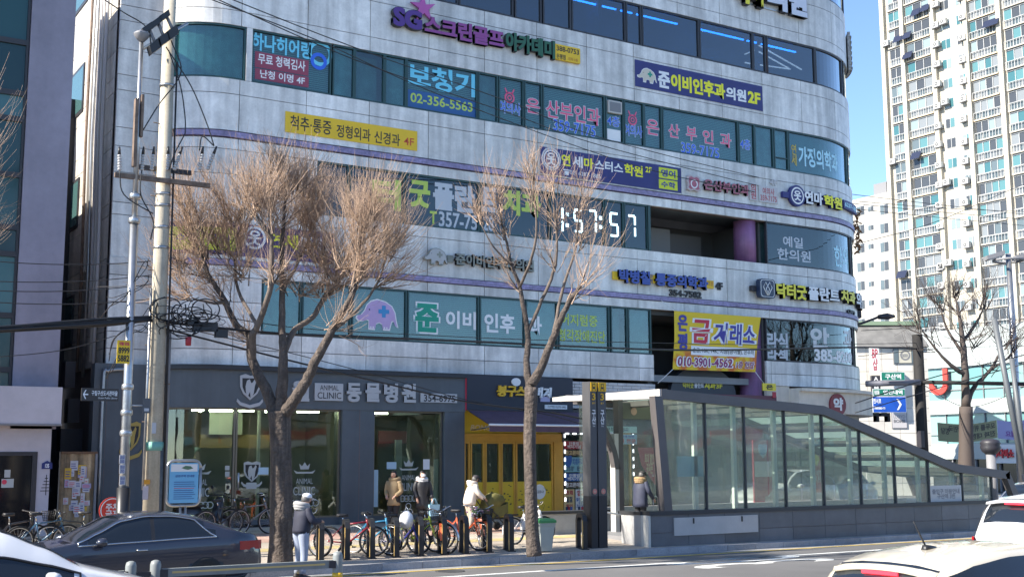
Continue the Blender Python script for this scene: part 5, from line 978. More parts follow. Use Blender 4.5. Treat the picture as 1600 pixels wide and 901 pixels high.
# ------------------------------------------------------------------ overhead cables
def cable(label, pts, r_=.012, sag=0, group=None, n=10):
    P_ = [AT(*p) for p in pts]
    if len(P_) == 2: P_ = [P_[0].lerp(P_[1], t/16)-Vector((0,0,sag*4*(t/16)*(1-t/16))) for t in range(17)]
    else: P_ = spline(P_, n)
    mb = MB(); mb.tube(P_, r_, CABLE, 5); return mb.build('overhead_cable', None, label, 'cable', group)
g = 'three thin power cables sweeping across the facade'
for i, pts in enumerate(([(300,-30,25.5),(557,73,29),(800,160,34),(943,217,38),(1200,283,46),(1338,308,52),(1640,345,70)],[(290,-28,25.5),(557,92,29),(800,178,34),(943,229,38),(1200,296,46),(1338,322,52),(1640,352,70)],[(280,-24,25.5),(500,62,28),(700,152,32),(1000,262,40),(1200,306,46),(1338,330,52),(1640,362,70)])):
    cable('thin black power cable sweeping down across the building front from the concrete pole', pts, .014, group=g)
cable('heavy black cable running from the concrete pole along the second floor windows', [(236,497,25.5),(420,517,27),(560,524,29),(760,534,31.5),(867,540,33),(1047,548,36),(1200,548,39),(1340,546,42),(1436,549,45)], .03)
cable('thin black cable hung just above the heavy cable along the second floor', [(236,470,25.5),(450,508,27),(640,521,30),(867,532,33),(1200,541,39),(1436,540,45)], .010)
cable('slack black service cable drooping over the clinic sign to the awning', [(240,505,25.5),(450,560,27.5),(600,597,29.5),(730,627,31),(850,643,32.6),(920,657,34)], .022)
cable('second slack cable drooping beside the thicker service cable over the clinic sign', [(242,498,25.5),(450,548,27.5),(600,588,29.5),(730,624,31),(850,647,32.6),(925,668,34)], .010)
for k, (y0, y1) in enumerate(((397,404),(430,426),(445,440),(462,463))):
    cable(['topmost of the thin cables between the purple wall and the concrete pole','second thin cable from the top between the purple wall and the pole','third thin cable from the top between the purple wall and the pole','lowest thin cable above the thick bundle on the purple wall'][k], [(-60,y0,23),(236,y1,25.5)], .010, .1)
bl = [AT(x, y, D) for x, y, D in ((-60,512,22.5),(0,509,23),(150,500,24.6),(236,494,25.4))]; mb = MB()
for k in range(9):
    o = Vector((0, rr.uniform(-.08,.08), rr.uniform(-.09,.09))); mb.tube(spline([bl[0]+o, bl[1]+o*.7+Vector((0,0,rr.uniform(-.04,.04))), bl[2]+o*.9, bl[3]+o*.5], 6), rr.choice((.012,.02,.028)), CABLE, 5)
mb.build('cable_bundle', None, 'thick bundle of black cables crossing the purple wall to the concrete pole', 'cable')
cable('thin cable dropping below the bundle across the purple wall', [(-60,556,22.5),(90,543,24),(180,520,25)], .009)
# ------------------------------------------------------------------ bare trees
BARK = mat('tree bark', (.098,.076,.062), .9, noise=((4,.3),(22,.3)), streak=(14,1.2,.45), bump=(14,.9,.06)); LIMB = mat('limb bark', (.125,.098,.08), .9, noise=((5,.3),(30,.25))); TWIG = mat('twig bark', (.41,.285,.20), .7, noise=(3,.2)); TWIG_SHADE = mat('shaded twig bark', (.075,.058,.05), .8)  # last tone: the far tree's backlit shade is put into the colour
RTH = Vector((cA, -sA, 0)); FWH = Vector((sA, cA, 0)); UPV = Vector((0,0,1))
def tree(name, label, D, base, trunk, limbs, heads, rg, crown_mats=(LIMB, TWIG), tw=1.0, up_bias=.8, dens=(1,1), tm=None):
    T = thing(name, label, 'tree', AT(*base, D))
    A = lambda p: AT(p[0], p[1], D+p[2]) if len(p) > 3 else AT(p[0], p[1], D)
    mb = MB(); tp = spline([A(p) for p in trunk], 5); tr = []
    for i in range(len(trunk)-1): tr += [lerp(trunk[i][-1], trunk[i+1][-1], k/5) for k in range(5)]
    tr.append(trunk[-1][-1]); mb.tube(tp, tr, tm or BARK, 14)
    for L_ in limbs:
        pp = spline([A(p) for p in L_], 5); r_ = []
        for i in range(len(L_)-1): r_ += [lerp(L_[i][-1], L_[i+1][-1], k/5) for k in range(5)]
        r_.append(L_[-1][-1]); pp = [p+Vector((rg.uniform(-1,1),rg.uniform(-1,1),rg.uniform(-1,1)))*.012 for p in pp]; mb.tube(pp, [q*.88 for q in r_], crown_mats[0] if L_[0][-1] < .12 else (tm or BARK), 9)
    mb.build('trunk', T)
    cr = MB()
    def shoot(p, d, ln_, r0, m, seg=5, wob=.10, upc=.5):
        pts = [p]; d = d.normalized(); st_ = ln_/seg
        for i in range(seg):
            d = (d+UPV*upc*st_+Vector((rg.gauss(0,wob),rg.gauss(0,wob),rg.gauss(0,wob)))).normalized(); pts.append(pts[-1]+d*st_)
        cr.tube(pts, [lerp(r0, r0*.35, i/seg) for i in range(seg+1)], m, 3, cap=False); return pts
    for h in heads:
        (x, y, dd), nsec, nsh, ang0, spread, ln_ = h[:6]; p = AT(x, y, D+dd); rm = h[6] if len(h) > 6 else .022
        for k in range(round(nsec*dens[0])):
            a = R(ang0+rg.uniform(-spread, spread)); dp = rg.uniform(-.75,.75); d = RTH*math.sin(a)+UPV*math.cos(a)+FWH*dp
            q = p+Vector((rg.gauss(0,.07),rg.gauss(0,.07),rg.gauss(0,.07))); L2 = ln_*rg.uniform(.35,.7)
            sp_ = shoot(q, d, L2, rm*rg.uniform(.5,1)*tw, crown_mats[0] if rg.random() < .5 else crown_mats[1], 5, .14, up_bias*.7)
            for j in range(round(nsh*dens[1])):
                i = rg.randint(1, 5); dd2 = (d.normalized()+Vector((rg.gauss(0,.7),rg.gauss(0,.7),rg.gauss(0,.45)+.1))); shoot(sp_[i], dd2, ln_*rg.uniform(.3,.95), rg.uniform(.0035,.007)*tw, crown_mats[1], 4, .09, up_bias*1.1)
    cr.build('crown', T); return T
rg = random.Random(11)
BIG_L = [[(428,650,0,.16),(418,612,.1,.14),(393,560,.2,.12),(389,522,.3,.10),(368,504,.3,.085),(352,469,.3,.075),(330,434,.2,.06),(318,405,.1,.045),(304,366,0,.03)],
 [(393,560,.2,.10),(395,520,-.1,.09),(402,506,-.2,.08),(421,453,-.5,.07),(424,408,-.6,.06),(424,368,-.6,.05),(412,350,-.7,.035),(400,330,-.7,.025)],
 [(436,650,0,.17),(440,600,0,.14),(442,549,0,.11),(440,506,.1,.09),(441,453,.2,.075),(441,400,.2,.06),(443,352,.2,.05),(446,310,.2,.035),(440,275,.2,.02)],
 [(442,549,0,.09),(461,512,.5,.075),(488,493,.7,.07),(506,464,.8,.065),(522,446,.8,.06)],
 [(440,650,0,.17),(456,625,-.2,.15),(478,592,-.3,.13),(493,560,-.4,.12),(517,517,-.5,.10),(530,493,-.5,.09),(554,448,-.6,.075),(560,395,-.6,.05),(566,355,-.6,.03)],
 [(352,469,.3,.05),(330,470,.0,.035),(300,462,-.3,.02)],[(517,517,-.5,.05),(560,480,-.1,.04),(590,440,.1,.03),(604,400,.2,.02)],[(402,506,-.2,.05),(372,450,.6,.04),(368,400,.8,.03)],[(441,453,.2,.05),(470,400,.9,.035),(490,355,1.1,.02)]]
BIG_H = [((372,345,.5),8,9,-8,50,1.5),((345,395,.6),7,8,-30,60,1.4),((475,350,.9),9,9,5,50,1.5),((500,410,.9),8,8,8,75,1.4),((535,420,-.4),8,8,20,65,1.4),((470,300,.3),6,7,5,45,1.0),((380,430,.4),7,8,-20,85,1.2),((470,460,.5),6,7,10,90,1.2),((285,420,-.2),6,8,-40,50,1.3),((420,320,.4),7,8,-5,60,1.2),((304,366,0),9,11,-12,50,1.75),((318,405,.1),8,10,-35,45,1.5),((330,434,.2),7,9,-60,40,1.3),((300,462,-.3),6,8,-75,40,1.1),((352,469,.3),5,7,-50,50,1.0),((368,400,.8),9,11,-5,40,1.7),((400,330,-.7),9,11,-8,38,1.4),((424,368,-.6),7,9,-5,45,1.4),((440,275,.2),7,8,0,35,.95),((446,310,.2),8,9,5,50,1.2),((443,352,.2),6,8,10,70,1.2),
 ((490,355,1.1),9,11,10,40,1.5),((522,446,.8),12,12,5,60,1.5),((506,464,.8),5,7,20,70,1.1),((566,355,-.6),10,12,12,40,1.35),((560,395,-.6),9,11,28,48,1.45),((554,448,-.6),8,9,40,45,1.3),((604,400,.2),10,10,15,45,1.3),((590,440,.1),6,8,55,35,1.2),((424,440,-.5),5,7,0,90,1.0),((441,453,.2),4,7,10,90,1.0),((393,530,.3),4,6,-60,40,.9),((517,517,-.5),4,6,60,40,.9),((470,400,.9),6,8,0,60,1.3)]
tree('bare_tree', 'large pollarded bare tree with a broad tan crown in front of the clinic', 26.6, (435,873), [(435,880,0,.29),(436,840,0,.25),(438,760,0,.235),(437,700,0,.225),(436,660,0,.24),(435,640,0,.25)], BIG_L, BIG_H, rg, dens=(1.95,1.45))
SM_L = [[(828,610,0,.12),(822,570,.1,.085),(824,520,.2,.07),(812,450,.3,.055),(800,415,.3,.045),(790,370,.3,.03),(780,330,.2,.02)],[(830,600,0,.14),(843,577,-.1,.11),(863,530,-.2,.09),(880,490,-.3,.075),(890,470,-.3,.065),(908,447,-.4,.05)],[(824,520,.2,.05),(846,470,.4,.045),(868,415,.5,.04),(870,360,.5,.03),(866,310,.5,.018)],[(863,530,-.2,.05),(880,450,.2,.04),(900,390,.3,.03),(905,340,.3,.02)],[(812,450,.3,.04),(835,390,-.2,.035),(838,330,-.3,.025),(832,280,-.3,.015)],[(800,415,.3,.03),(772,385,0,.022),(752,350,-.1,.014)]]
SM_H = [((780,330,.2),7,7,-10,28,1.15),((790,370,.3),6,7,-22,35,1.2),((752,350,-.1),5,6,-25,30,.9),((832,280,-.3),6,6,0,25,1.0),((838,330,-.3),6,7,0,38,1.2),((866,310,.5),6,6,4,25,1.1),((870,360,.5),6,7,8,38,1.25),((905,340,.3),7,7,10,30,1.2),((900,390,.3),5,7,25,40,1.0),((908,447,-.4),6,7,25,45,1.3),((890,470,-.3),4,5,45,40,.9),((800,415,.3),4,6,-50,45,.9),((812,450,.3),3,5,-50,50,.8),((868,415,.5),4,6,0,60,1.0)]
tree('bare_tree', 'slim bare tree with upright tan shoots beside the grey bin', 26.9, (833,862), [(832,868,0,.17),(829,830,0,.145),(827,760,0,.135),(826,680,0,.135),(828,640,0,.14),(829,605,0,.15)], SM_L, SM_H, rg, tw=.95, up_bias=1.0, dens=(1.35,1.3))
tree('bare_tree', 'bare tree mostly outside the picture, only its tan twigs reach over the purple wall', 25, (-150,870), [(-150,880,0,.25),(-145,700,0,.2),(-140,600,0,.2)], [[(-140,600,0,.15),(-120,450,0,.1),(-95,330,0,.07),(-75,250,0,.05)],[(-120,450,0,.09),(-70,380,.3,.06),(-35,300,.3,.04)]], [((-75,250,0),12,12,15,45,1.9),((-35,300,.3),12,12,10,50,1.35),((-55,340,.3),8,9,45,40,1.3),((-60,400,0),6,9,70,30,1.3)], rg)
DK = (TWIG_SHADE, TWIG_SHADE); 
DL = [[(1508,640,0,.2),(1507,580,0,.15),(1503,530,0,.11),(1497,490,0,.06),(1493,470,0,.03)],[(1508,640,0,.15),(1520,610,.2,.1),(1545,585,.3,.07),(1565,550,.3,.04)],[(1507,590,0,.12),(1485,575,-.2,.08),(1462,550,-.3,.05),(1440,520,-.3,.03)],[(1503,540,0,.08),(1525,510,.4,.06),(1535,490,.4,.03)],[(1505,560,0,.08),(1480,520,.5,.05),(1470,490,.5,.03)],[(1545,585,.3,.05),(1580,560,.5,.03)]]
DH = [((1493,470,0),6,7,0,40,1.0),((1497,495,0),5,6,0,70,1.5),((1565,550,.3),6,7,20,50,1.8),((1440,520,-.3),6,7,-35,40,1.8),((1462,550,-.3),5,6,-50,50,1.7),((1535,490,.4),6,7,15,45,1.5),((1470,490,.5),6,7,-15,45,1.6),((1580,560,.5),5,6,45,40,1.5),((1545,585,.3),4,6,40,60,1.5),((1503,540,0),4,6,0,80,1.6),((1520,550,.3),4,6,30,60,1.8)]
tree('bare_tree', 'dark bare street tree standing beyond the glass station canopy', 45, (1508,752), [(1508,760,0,.33),(1508,700,0,.26),(1508,640,0,.24)], DL, DH, rg, DK, 1.5, .4, dens=(1.3,1.3), tm=TWIG_SHADE)
# ------------------------------------------------------------------ bicycles
TYRE = mat('tyre rubber', (.018,.018,.018), .8); RIM = mat('alloy rim', (.45,.45,.46), .35, .8); CHR = mat('chrome', (.6,.6,.6), .2, 1.); SEATM = mat('saddle black', (.02,.02,.022), .55)
def wheel_mb(T, x, rad, fender, tyre=TYRE, steer=0):
    mb = MB(); k = 28; ring_ = []
    for i in range(k+1): g = 2*math.pi*i/k; ring_.append((x+rad*math.cos(g), 0, rad+rad*math.sin(g)))
    mb.tube(ring_, .024, tyre, 7, cap=False); o = mb.build('wheel', T)
    mb = MB(); mb.tube([(x+(p[0]-x)*.92, 0, rad+(p[2]-rad)*.92) for p in ring_], .012, RIM, 5, cap=False)
    for i in range(20):
        g = 2*math.pi*i/20+.1; mb.tube([(x+.02*math.cos(g+1), (-1)**i*.025, rad+.02*math.sin(g+1)), (x+rad*.9*math.cos(g), 0, rad+rad*.9*math.sin(g))], .0022, RIM, 3, cap=False)
    mb.lathe([(.02,-.04),(.03,0),(.02,.04)], RIM, (x,0,rad), 'Y', 10); mb.build('rim', o)
    if fender: 
        mb = MB(); g0, g1 = (R(20), R(190)) if x < 0 else (R(-5), R(150)); pr = [(x+(rad+.03)*math.cos(lerp(g0,g1,i/14)), rad+(rad+.03)*math.sin(lerp(g0,g1,i/14))) for i in range(15)]
        mb.loft([[(a,-.03,z),(a,.03,z),(a,.03,z+.006),(a,-.03,z+.006)] for a, z in pr], fender, smooth=False); mb.build('mudguard', T)
def bike(label, px, py, n, head, col, kind='city', basket=False, fender=None, rad=.33, bars='flat', group='parked bicycles', helmet=None, tyre=TYRE, saddle=SEATM, name='bicycle', lean=4):
    T = thing(name, label, 'bicycle', (0,0,0), group); F = mat('bike paint '+label[:24], col, .3, coat=.5); wb = .53*rad/.33
    wheel_mb(T, -wb, rad, fender, tyre); wheel_mb(T, wb, rad, fender, tyre); mb = MB()
    bb = (-.07,0,rad-.04); st = (-.17,0,rad+.42); hd = (wb-.17,0,rad+.50); hb = (wb-.12,0,rad+.33); ra, fa = (-wb,0,rad), (wb,0,rad); t = .02 if kind != 'share' else .034
    if kind == 'step' or kind == 'share': mb.tube(spline([hb,(.12,0,rad+.08),(.0,0,rad-.02),bb], 5), t*1.35, F, 8).tube([bb, st], t, F, 8)
    else: mb.tube([hb, bb], t*1.15, F, 8).tube([(st[0]+.01,0,st[2]-.04), (hd[0]-.01,0,hd[2]-.06)], t, F, 8).tube([bb, st], t, F, 8)
    mb.tube([hd, hb], t*1.3, F, 8)
    for e in (-.045,.045): mb.tube([(bb[0],e*.6,bb[2]), (ra[0],e,ra[2])], .011, F, 6).tube([(st[0],e*.4,st[2]-.04), (ra[0],e,ra[2])], .010, F, 6).tube([(hb[0],e,hb[2]-.02), (fa[0],e,fa[2])], .015, F, 6)
    mb.build('frame', T); mb = MB(); s2 = (st[0]-.03,0,st[2]+.16); mb.tube([st, s2], .014, CHR, 6)
    mb.loft([[(s2[0]+x, y*w_, s2[2]+z) for y, z in ((-1,.0),(-.6,.045),(0,.05),(.6,.045),(1,0),(0,-.02))] for x, w_ in ((-.13,.05),(-.11,.085),(-.04,.08),(.06,.035),(.14,.018))], saddle); mb.build('saddle', T)
    mb = MB(); h2 = (hd[0]-.04,0,hd[2]+.12); mb.tube([hd, h2], .015, CHR, 6)
    hpts = {'flat':[(.02,-.30,.02),(.01,-.1,.01),(.01,.1,.01),(.02,.30,.02)],'city':[(-.16,-.28,.08),(-.02,-.24,.1),(.04,-.08,.03),(.04,.08,.03),(-.02,.24,.1),(-.16,.28,.08)]}[bars]
    hp = [(h2[0]+a, b, h2[2]+c) for a, b, c in hpts]; mb.tube(spline(hp, 4), .012, CHR if bars == 'city' else BLACK, 6)
    for i, j in ((0,1),(-1,-2)): p, q = Vector(hp[i]), Vector(hp[j]); mb.tube([p, p.lerp(q,.5)], .018, BLACK, 7)
    for e in (-1,1): mb.tube(spline([(h2[0]+.03,e*.2,h2[2]+.03),(h2[0]+.14,e*.1,h2[2]-.02),(hd[0]+.02,0,hd[2]-.15)], 4), .004, BLACK, 3)
    mb.build('handlebar', T); mb = MB(); mb.lathe([(.085,-.006),(.09,0),(.085,.006)], BLACK, (bb[0],.05,bb[2]), 'Y', 16)
    for e in (-1,1): mb.tube([(bb[0],e*.07,bb[2]),(bb[0]+e*.12,e*.08,bb[2]-e*.11)], .010, CHR, 5).box(bb[0]+e*.12-.045,bb[0]+e*.12+.045,e*.12-.04,e*.12+.04,bb[2]-e*.11-.01,bb[2]-e*.11+.01,BLACK)
    mb.tube([(bb[0],.05,bb[2]+.085),(ra[0],.05,ra[2]+.04)], .006, BLACK, 4).tube([(bb[0],.05,bb[2]-.085),(ra[0],.05,ra[2]-.04)], .006, BLACK, 4).tube([(-.2,.03,rad-.05),(-.28,.13,.01)], .009, CHR, 5); mb.build('crank', T)
    if basket:
        mb = MB(); bx, bz = hd[0]+.2, hd[2]-.06
        for k in range(6):
            z = bz+k*.042; w_, d_ = .14+.008*k, .11+.008*k; mb.tube([(bx-d_,-w_,z),(bx+d_,-w_,z),(bx+d_,w_,z),(bx-d_,w_,z),(bx-d_,-w_,z)], .005, basket, 4)
        for k in range(7):
            u = lerp(-1,1,k/6)
            for e in (-1,1): mb.tube([(bx+u*.11,e*.14,bz),(bx+u*.15,e*.18,bz+.21)], .004, basket, 3).tube([(bx+e*.11,u*.14,bz),(bx+e*.15,u*.18,bz+.21)], .004, basket, 3)
        mb.box(bx-.11,bx+.11,-.14,.14,bz-.006,bz,basket); mb.build('basket', T)
    if kind == 'share': MB().box(-wb-.1,-wb+.12,-.07,.07,rad*2+.06,rad*2+.1,BLACK).box(-.28,-.1,-.035,.035,rad+.02,rad+.25,F).build('battery', T)
    sx = W(px, py, n)[0]; T.location = (sx, n, gz(n)); T.rotation_euler = (R(lean),0,R(head)); return T
def rx(i, f=.5): return lerp(RACKX[i], RACKX[i+1], f)
BASK = mat('black basket wire', (.02,.02,.02), .5)
def bk(label, s, n, *a, **k):
    T = bike(label, 0, 700, n, *a, **k); T.location = (s, n, gz(n)); return T
bk('black city bicycle with chrome handlebar parked behind the man in the white cap', rx(0,-.15), 26.6, -60, (.02,.02,.025), bars='city', fender=BLACK)
bk('dark red bicycle with silver seat post between the second and third cycle racks', rx(1,.55), 26.2, -35, (.26,.012,.025), lean=5)
bk('sky blue bicycle with a silver lower tube beside the tan coat', rx(2,.5), 26.35, -62, (.07,.34,.55), lean=-4, fender=RIM)
bk('blue and violet child bicycle carrying a white round bag', rx(3,.62), 26.25, -40, (.10,.10,.45), rad=.28, kind='step', bars='city', lean=4)
bk('lime green and black bicycle in front of the black coat', rx(4,.45), 26.45, -48, (.38,.48,.05), lean=5, fender=BLACK)
bk('black bicycle with a chrome swept handlebar beside the lime green bicycle', rx(4,.95), 26.2, -72, (.03,.03,.035), bars='city', fender=RIM)
OR = (.72,.14,.05)
bk('orange step through bicycle with an empty black front basket', rx(5,.5), 26.3, -118, OR, kind='step', basket=BASK, bars='city', fender=mat('orange mudguard', OR, .4), lean=4)
bk('orange step through bicycle with flowers in its basket in front of the white coat', rx(6,.45), 26.4, -65, OR, kind='step', basket=BASK, bars='city', fender=_m['orange mudguard'], lean=-4)
bk('pale pink and orange bicycle with a wire basket in front of the stroller', rx(7,.45), 26.35, -112, (.62,.26,.18), kind='step', basket=BASK, bars='city', fender=_m['orange mudguard'])
wx = W(836,850,26.5)[0]; bk('white electric shared bicycle with a black battery behind the slim tree', wx+.05, 26.9, 8, (.62,.62,.62), kind='share', bars='city', basket=None, tyre=TYRE, fender=mat('white mudguard', (.6,.6,.6), .4), lean=-3)
p = bk('small folding bicycle standing inside the station shade near the low wall', W(978,790,29.5)[0]-.8, 30.2, 20, (.2,.05,.05), kind='step', bars='flat', rad=.25)
# things on the bicycles
T = thing('helmet_bag', 'round white bag hanging on the blue and violet child bicycle', 'bag', (rx(3,.55)+.05, 25.85, .95)); bx_, by_ = rx(3,.55)+.02, 25.9
mb = MB(); mb.lathe([(.02,-.2),(.12,-.17),(.165,-.08),(.17,.02),(.14,.12),(.07,.19),(.02,.21)], mat('white nylon', (.72,.72,.72), .5, bump=(20,.5,.02)), (bx_, by_, 1.0), 'Z', 18); mb.build('bag_body', T); mb = MB(); mb.tube([(bx_-.05,by_,1.2),(bx_,by_,1.3),(bx_+.05,by_,1.2)], .01, WHITE, 5); mb.build('strap', T)
T = thing('flower_bunch', 'bunch of pink and white flowers in the basket of the orange bicycle', 'flowers', (rx(6,.45)+.15, 25.95, 1.1)); mb = MB(); PFL = mat('pink petal', (.62,.28,.42), .6); WFL = mat('white petal', (.7,.62,.68), .6); GFL = mat('leaf green', (.1,.2,.04), .6)
for k in range(44):
    c = Vector((rx(6,.45)+.2+rng.gauss(0,.09), 25.92+rng.gauss(0,.07), 1.12+rng.gauss(0,.05))); mb.lathe([(.005,-.02),(.035,0),(.02,.02)], rng.choice((PFL,WFL,GFL)), c, 'Z', 6)
mb.build('petals', T)
# bicycles and a motor scooter by the left building and clinic door
lb = [('dark bicycle with a flat handlebar in front of the black shop door',22,28.9,25,(.03,.03,.035),'flat',False),('light blue folding bicycle with a chrome stem in front of the grey wall',66,28.8,10,(.05,.12,.20),'flat',False),('black bicycle with a deep black basket in front of the rusty door',116,28.7,170,(.02,.02,.02),'flat',mat('black basket shell', (.015,.015,.018), .5)),('black bicycle leaning by the clinic door',345,31.6,15,(.03,.03,.03),'flat',False),('grey bicycle with a red reflector beside the clinic glass',390,31.8,-15,(.15,.15,.16),'city',False)]
for lb_, x, n, hd_, c, br_, bs_ in lb: bike(lb_, x, 790, n, hd_, c, bars=br_, basket=bs_, group='bicycles parked along the shopfronts', fender=BLACK if bs_ else None)
def scooter(label, px, n, head):
    T = thing('motor_scooter', label, 'scooter', (0,0,0)); B_ = mat('scooter black', (.015,.015,.018), .3, coat=.5)
    for x in (-.6,.6): mb = MB(); mb.tube([(x+.22*math.cos(2*math.pi*i/20),0,.26+.22*math.sin(2*math.pi*i/20)) for i in range(21)], .05, TYRE, 8, cap=False); mb.lathe([(.17,-.03),(.17,.03)], RIM, (x,0,.26), 'Y', 14); mb.build('wheel', T)
    mb = MB(); S_ = lambda x, w_, z0, z1: [(x,-w_,z0),(x,w_,z0),(x,w_*1.05,lerp(z0,z1,.5)),(x,w_*.7,z1),(x,-w_*.7,z1),(x,-w_*1.05,lerp(z0,z1,.5))]
    mb.loft([S_(-.85,.08,.62,.72),S_(-.6,.16,.45,.76),S_(-.25,.17,.32,.76),S_(-.05,.16,.28,.5),S_(.2,.17,.26,.36),S_(.36,.17,.26,.7),S_(.45,.16,.4,1.0),S_(.52,.10,.55,1.05)], B_); mb.build('body', T)
    mb = MB(); mb.loft([S_(-.75,.12,.76,.82),S_(-.5,.15,.76,.87),S_(-.1,.13,.76,.82)], SEATM); mb.build('seat', T); mb = MB(); mb.tube([(.4,-.33,1.02),(.48,-.1,1.05),(.48,.1,1.05),(.4,.33,1.02)], .018, BLACK, 6)
    for e in (-1,1): mb.tube([(.45,e*.2,1.05),(.46,e*.3,1.22)], .008, BLACK, 4).disc(e*.32, 1.25, .055, BLACK, lambda a, z, d=0: (.46+d,a,z), 0, .02, 12)
    mb.build('handlebar', T); MB().box(.53,.56,-.07,.07,.86,.96,mat('lamp glass', (.6,.6,.6), .1)).build('headlight', T); MB().box(-1.05,-.62,-.2,.2,.86,1.2,B_).build('top_box', T)
    sx = W(px, 790, n)[0]; T.location = (sx, n, gz(n)); T.rotation_euler = (0,0,R(head))
scooter('black motor scooter with a rear box parked at the clinic glass behind the notice board', 318, 31.7, 20)
# ------------------------------------------------------------------ neighbouring building on the left and the alley
nL = 33.2; xL = W(103,350,nL)[0]; LB = thing('purple_building', 'tall lilac grey building with a dark green glass front beside the alley', 'building', (xL-6,nL+3,.5)); HL = 16.7
LIL = mat('lilac plaster', (.25,.235,.29), .7, noise=((.5,.14),(5,.06)), streak=(1.5,.2,.12)); LIL2 = mat('pale lilac plaster', (.44,.42,.46), .65, noise=((.6,.08),(4,.05))); FL = XYmap(nL)
xg = W(36,300,nL)[0]; zb = W(60,628,nL)[1]
MB().box(xg, xL, nL, nL+3.6, zb-.6, HL, LIL).box(xL-18, xg, nL+.25, nL+3.6, zb-.6, HL, LIL).box(xL-18, xL, nL+3.62, nL+12, zb-.6, 11.2, LIL).build('wall', LB)
zz = [zb+.2, zb+.9, zb+2.3, zb+3.9, zb+4.6, zb+6.0, zb+7.5, zb+8.2, zb+9.6, HL-.9, HL-.2]
GLB = [mat('green glass back '+str(k), c, .12) for k, c in enumerate(((.02,.07,.075),(.012,.04,.045),(.05,.13,.14),(.016,.055,.06)))]
for i, (p, q) in enumerate(zip(zz, zz[1:])):
    for k in range(7):
        x1 = xg-.02-k*1.5; x0 = x1-1.48; o = MB().box(x0, x1, nL+.08, nL+.2, p, p+.07, FRD).box(x0, x1, nL+.08, nL+.2, q-.07, q, FRD).box(x0, x0+.06, nL+.08, nL+.2, p+.07, q-.07, FRD).box(x1-.06, x1, nL+.08, nL+.2, p+.07, q-.07, FRD).build('window', LB)
        MB().box(x0+.06, x1-.06, nL+.14, nL+.17, p+.07, q-.07, GLB[(i*3+k*5) % 4]).build('pane', o)
c1, c0 = W(97,600,nL-.5), W(97,657,nL-.5); MB().box(xL-18, c1[0], nL-.5, nL+.3, c0[1], c1[1], LIL2).box(xL-18, c1[0]+.02, nL-.52, nL+.3, c0[1]-.05, c0[1], GREY).build('canopy', LB)
xw = W(55,740,nL)[0]; MB().box(xw, xL-.1, nL, nL+6, .45, zb, LIL2).box(xL-18, xL-.1, nL+1.2, nL+6, .45, zb, DARK).build('ground_wall', LB)
zd = W(30,700,nL)[1]; o = MB().box(xw-.12, xw, nL-.02, nL+.1, .5, zd, FRD).box(xL-18, xw-.12, nL-.02, nL+.1, zd-.1, zd, FRD).box(xL-18, xw, nL+.0, nL+.2, zd, zb, LIL2).build('shop_door', LB); MB().box(xL-10, xw-.12, nL+.04, nL+.06, .5, zd-.1, mat('black door glass', (.012,.012,.014), .08)).build('pane', o)
st_ = MB()
for x0, y0, x1, y1 in ((5,728,15,740),(0,742,20,756)): a, b = W(x0,y1,nL), W(x1,y0,nL); st_.box(a[0], b[0], nL+.03, nL+.036, a[1], b[1], FILMW)
a = W(5,747,nL); st_.disc(a[0], a[1], .06, RED, FL, -.025); st_.build('sticker', o)
MB().text('VINYL HAIR', *(W(43,709,nL)[0], W(53,706,nL)[0]), W(48,708,nL)[1], W(48,705,nL)[1], WHITE, fm=FL, d=-.02, bold=0).build('lettering', o) if False else None
a, b = W(63,727,nL), W(80,716,nL); T = thing('address_plate', 'dark blue house number plate reading 135 on the pale lilac wall', 'plate', (a[0], nL, a[1])); MB().poly([(a[0],a[1]),(b[0],a[1]),(b[0],b[1]-.04),((a[0]+b[0])/2,b[1]+.03),(a[0],b[1]-.04)], mat('plate navy', (.02,.03,.15), .4), FL, 0, .02).build('plate', T); MB().text('135', a[0]+.08, b[0]-.08, a[1]+.03, a[1]+.13, WHITE, fm=FL, d=.022, bold=.03).build('digits', T)
tm = MB(); a = W(70,752,nL)
for k in range(5): z = a[1]-.16+.08*k; w_ = .14-.025*k; tm.fbox(a[0]-w_, a[0]+w_, z, z+.02, .0, .003, BLACK, FL)
tm.fbox(a[0]-.01, a[0]+.01, a[1]-.26, a[1]+.26, 0, .003, BLACK, FL).build('tree_sticker', LB)
# alley: rusty gate with flyers, pipes, clutter
na = 33.9; a, b = W(88,806,na), W(147,704,na); T = thing('alley_gate', 'rusty corrugated metal gate covered with torn flyers', 'gate', ((a[0]+b[0])/2, na, .5)); RUS = mat('rusty sheet', (.36,.26,.15), .75, noise=((1.2,.35),(6,.25)), streak=(6,.5,.6)); mb = MB(); x = a[0]; k = 0; pts = []
while x < b[0]+.05: pts.append((x, na-(.03 if k % 4 in (1,2) else 0))); x += .055; k += 1
mb.add([(p[0],p[1],.45) for p in pts]+[(p[0],p[1],b[1]) for p in pts]+[(p[0],p[1]+.02,.45) for p in pts]+[(p[0],p[1]+.02,b[1]) for p in pts], [(i,i+1,len(pts)+i+1,len(pts)+i) for i in range(len(pts)-1)]+[(2*len(pts)+i+1,2*len(pts)+i,3*len(pts)+i,3*len(pts)+i+1) for i in range(len(pts)-1)], RUS).build('sheet', T)
MB().box(a[0], b[0]+.05, na-.06, na+.05, b[1], b[1]+.06, mat('rust rail', (.16,.09,.05), .8)).box(b[0], b[0]+.06, na-.06, na+.05, .45, b[1], GREY).build('frame', T); mb = MB(); rf_ = random.Random(9); fc = [mat('flyer '+str(i), c, .7) for i, c in enumerate(((.55,.53,.55),(.40,.36,.50),(.6,.58,.52),(.5,.33,.35),(.62,.4,.05)))]
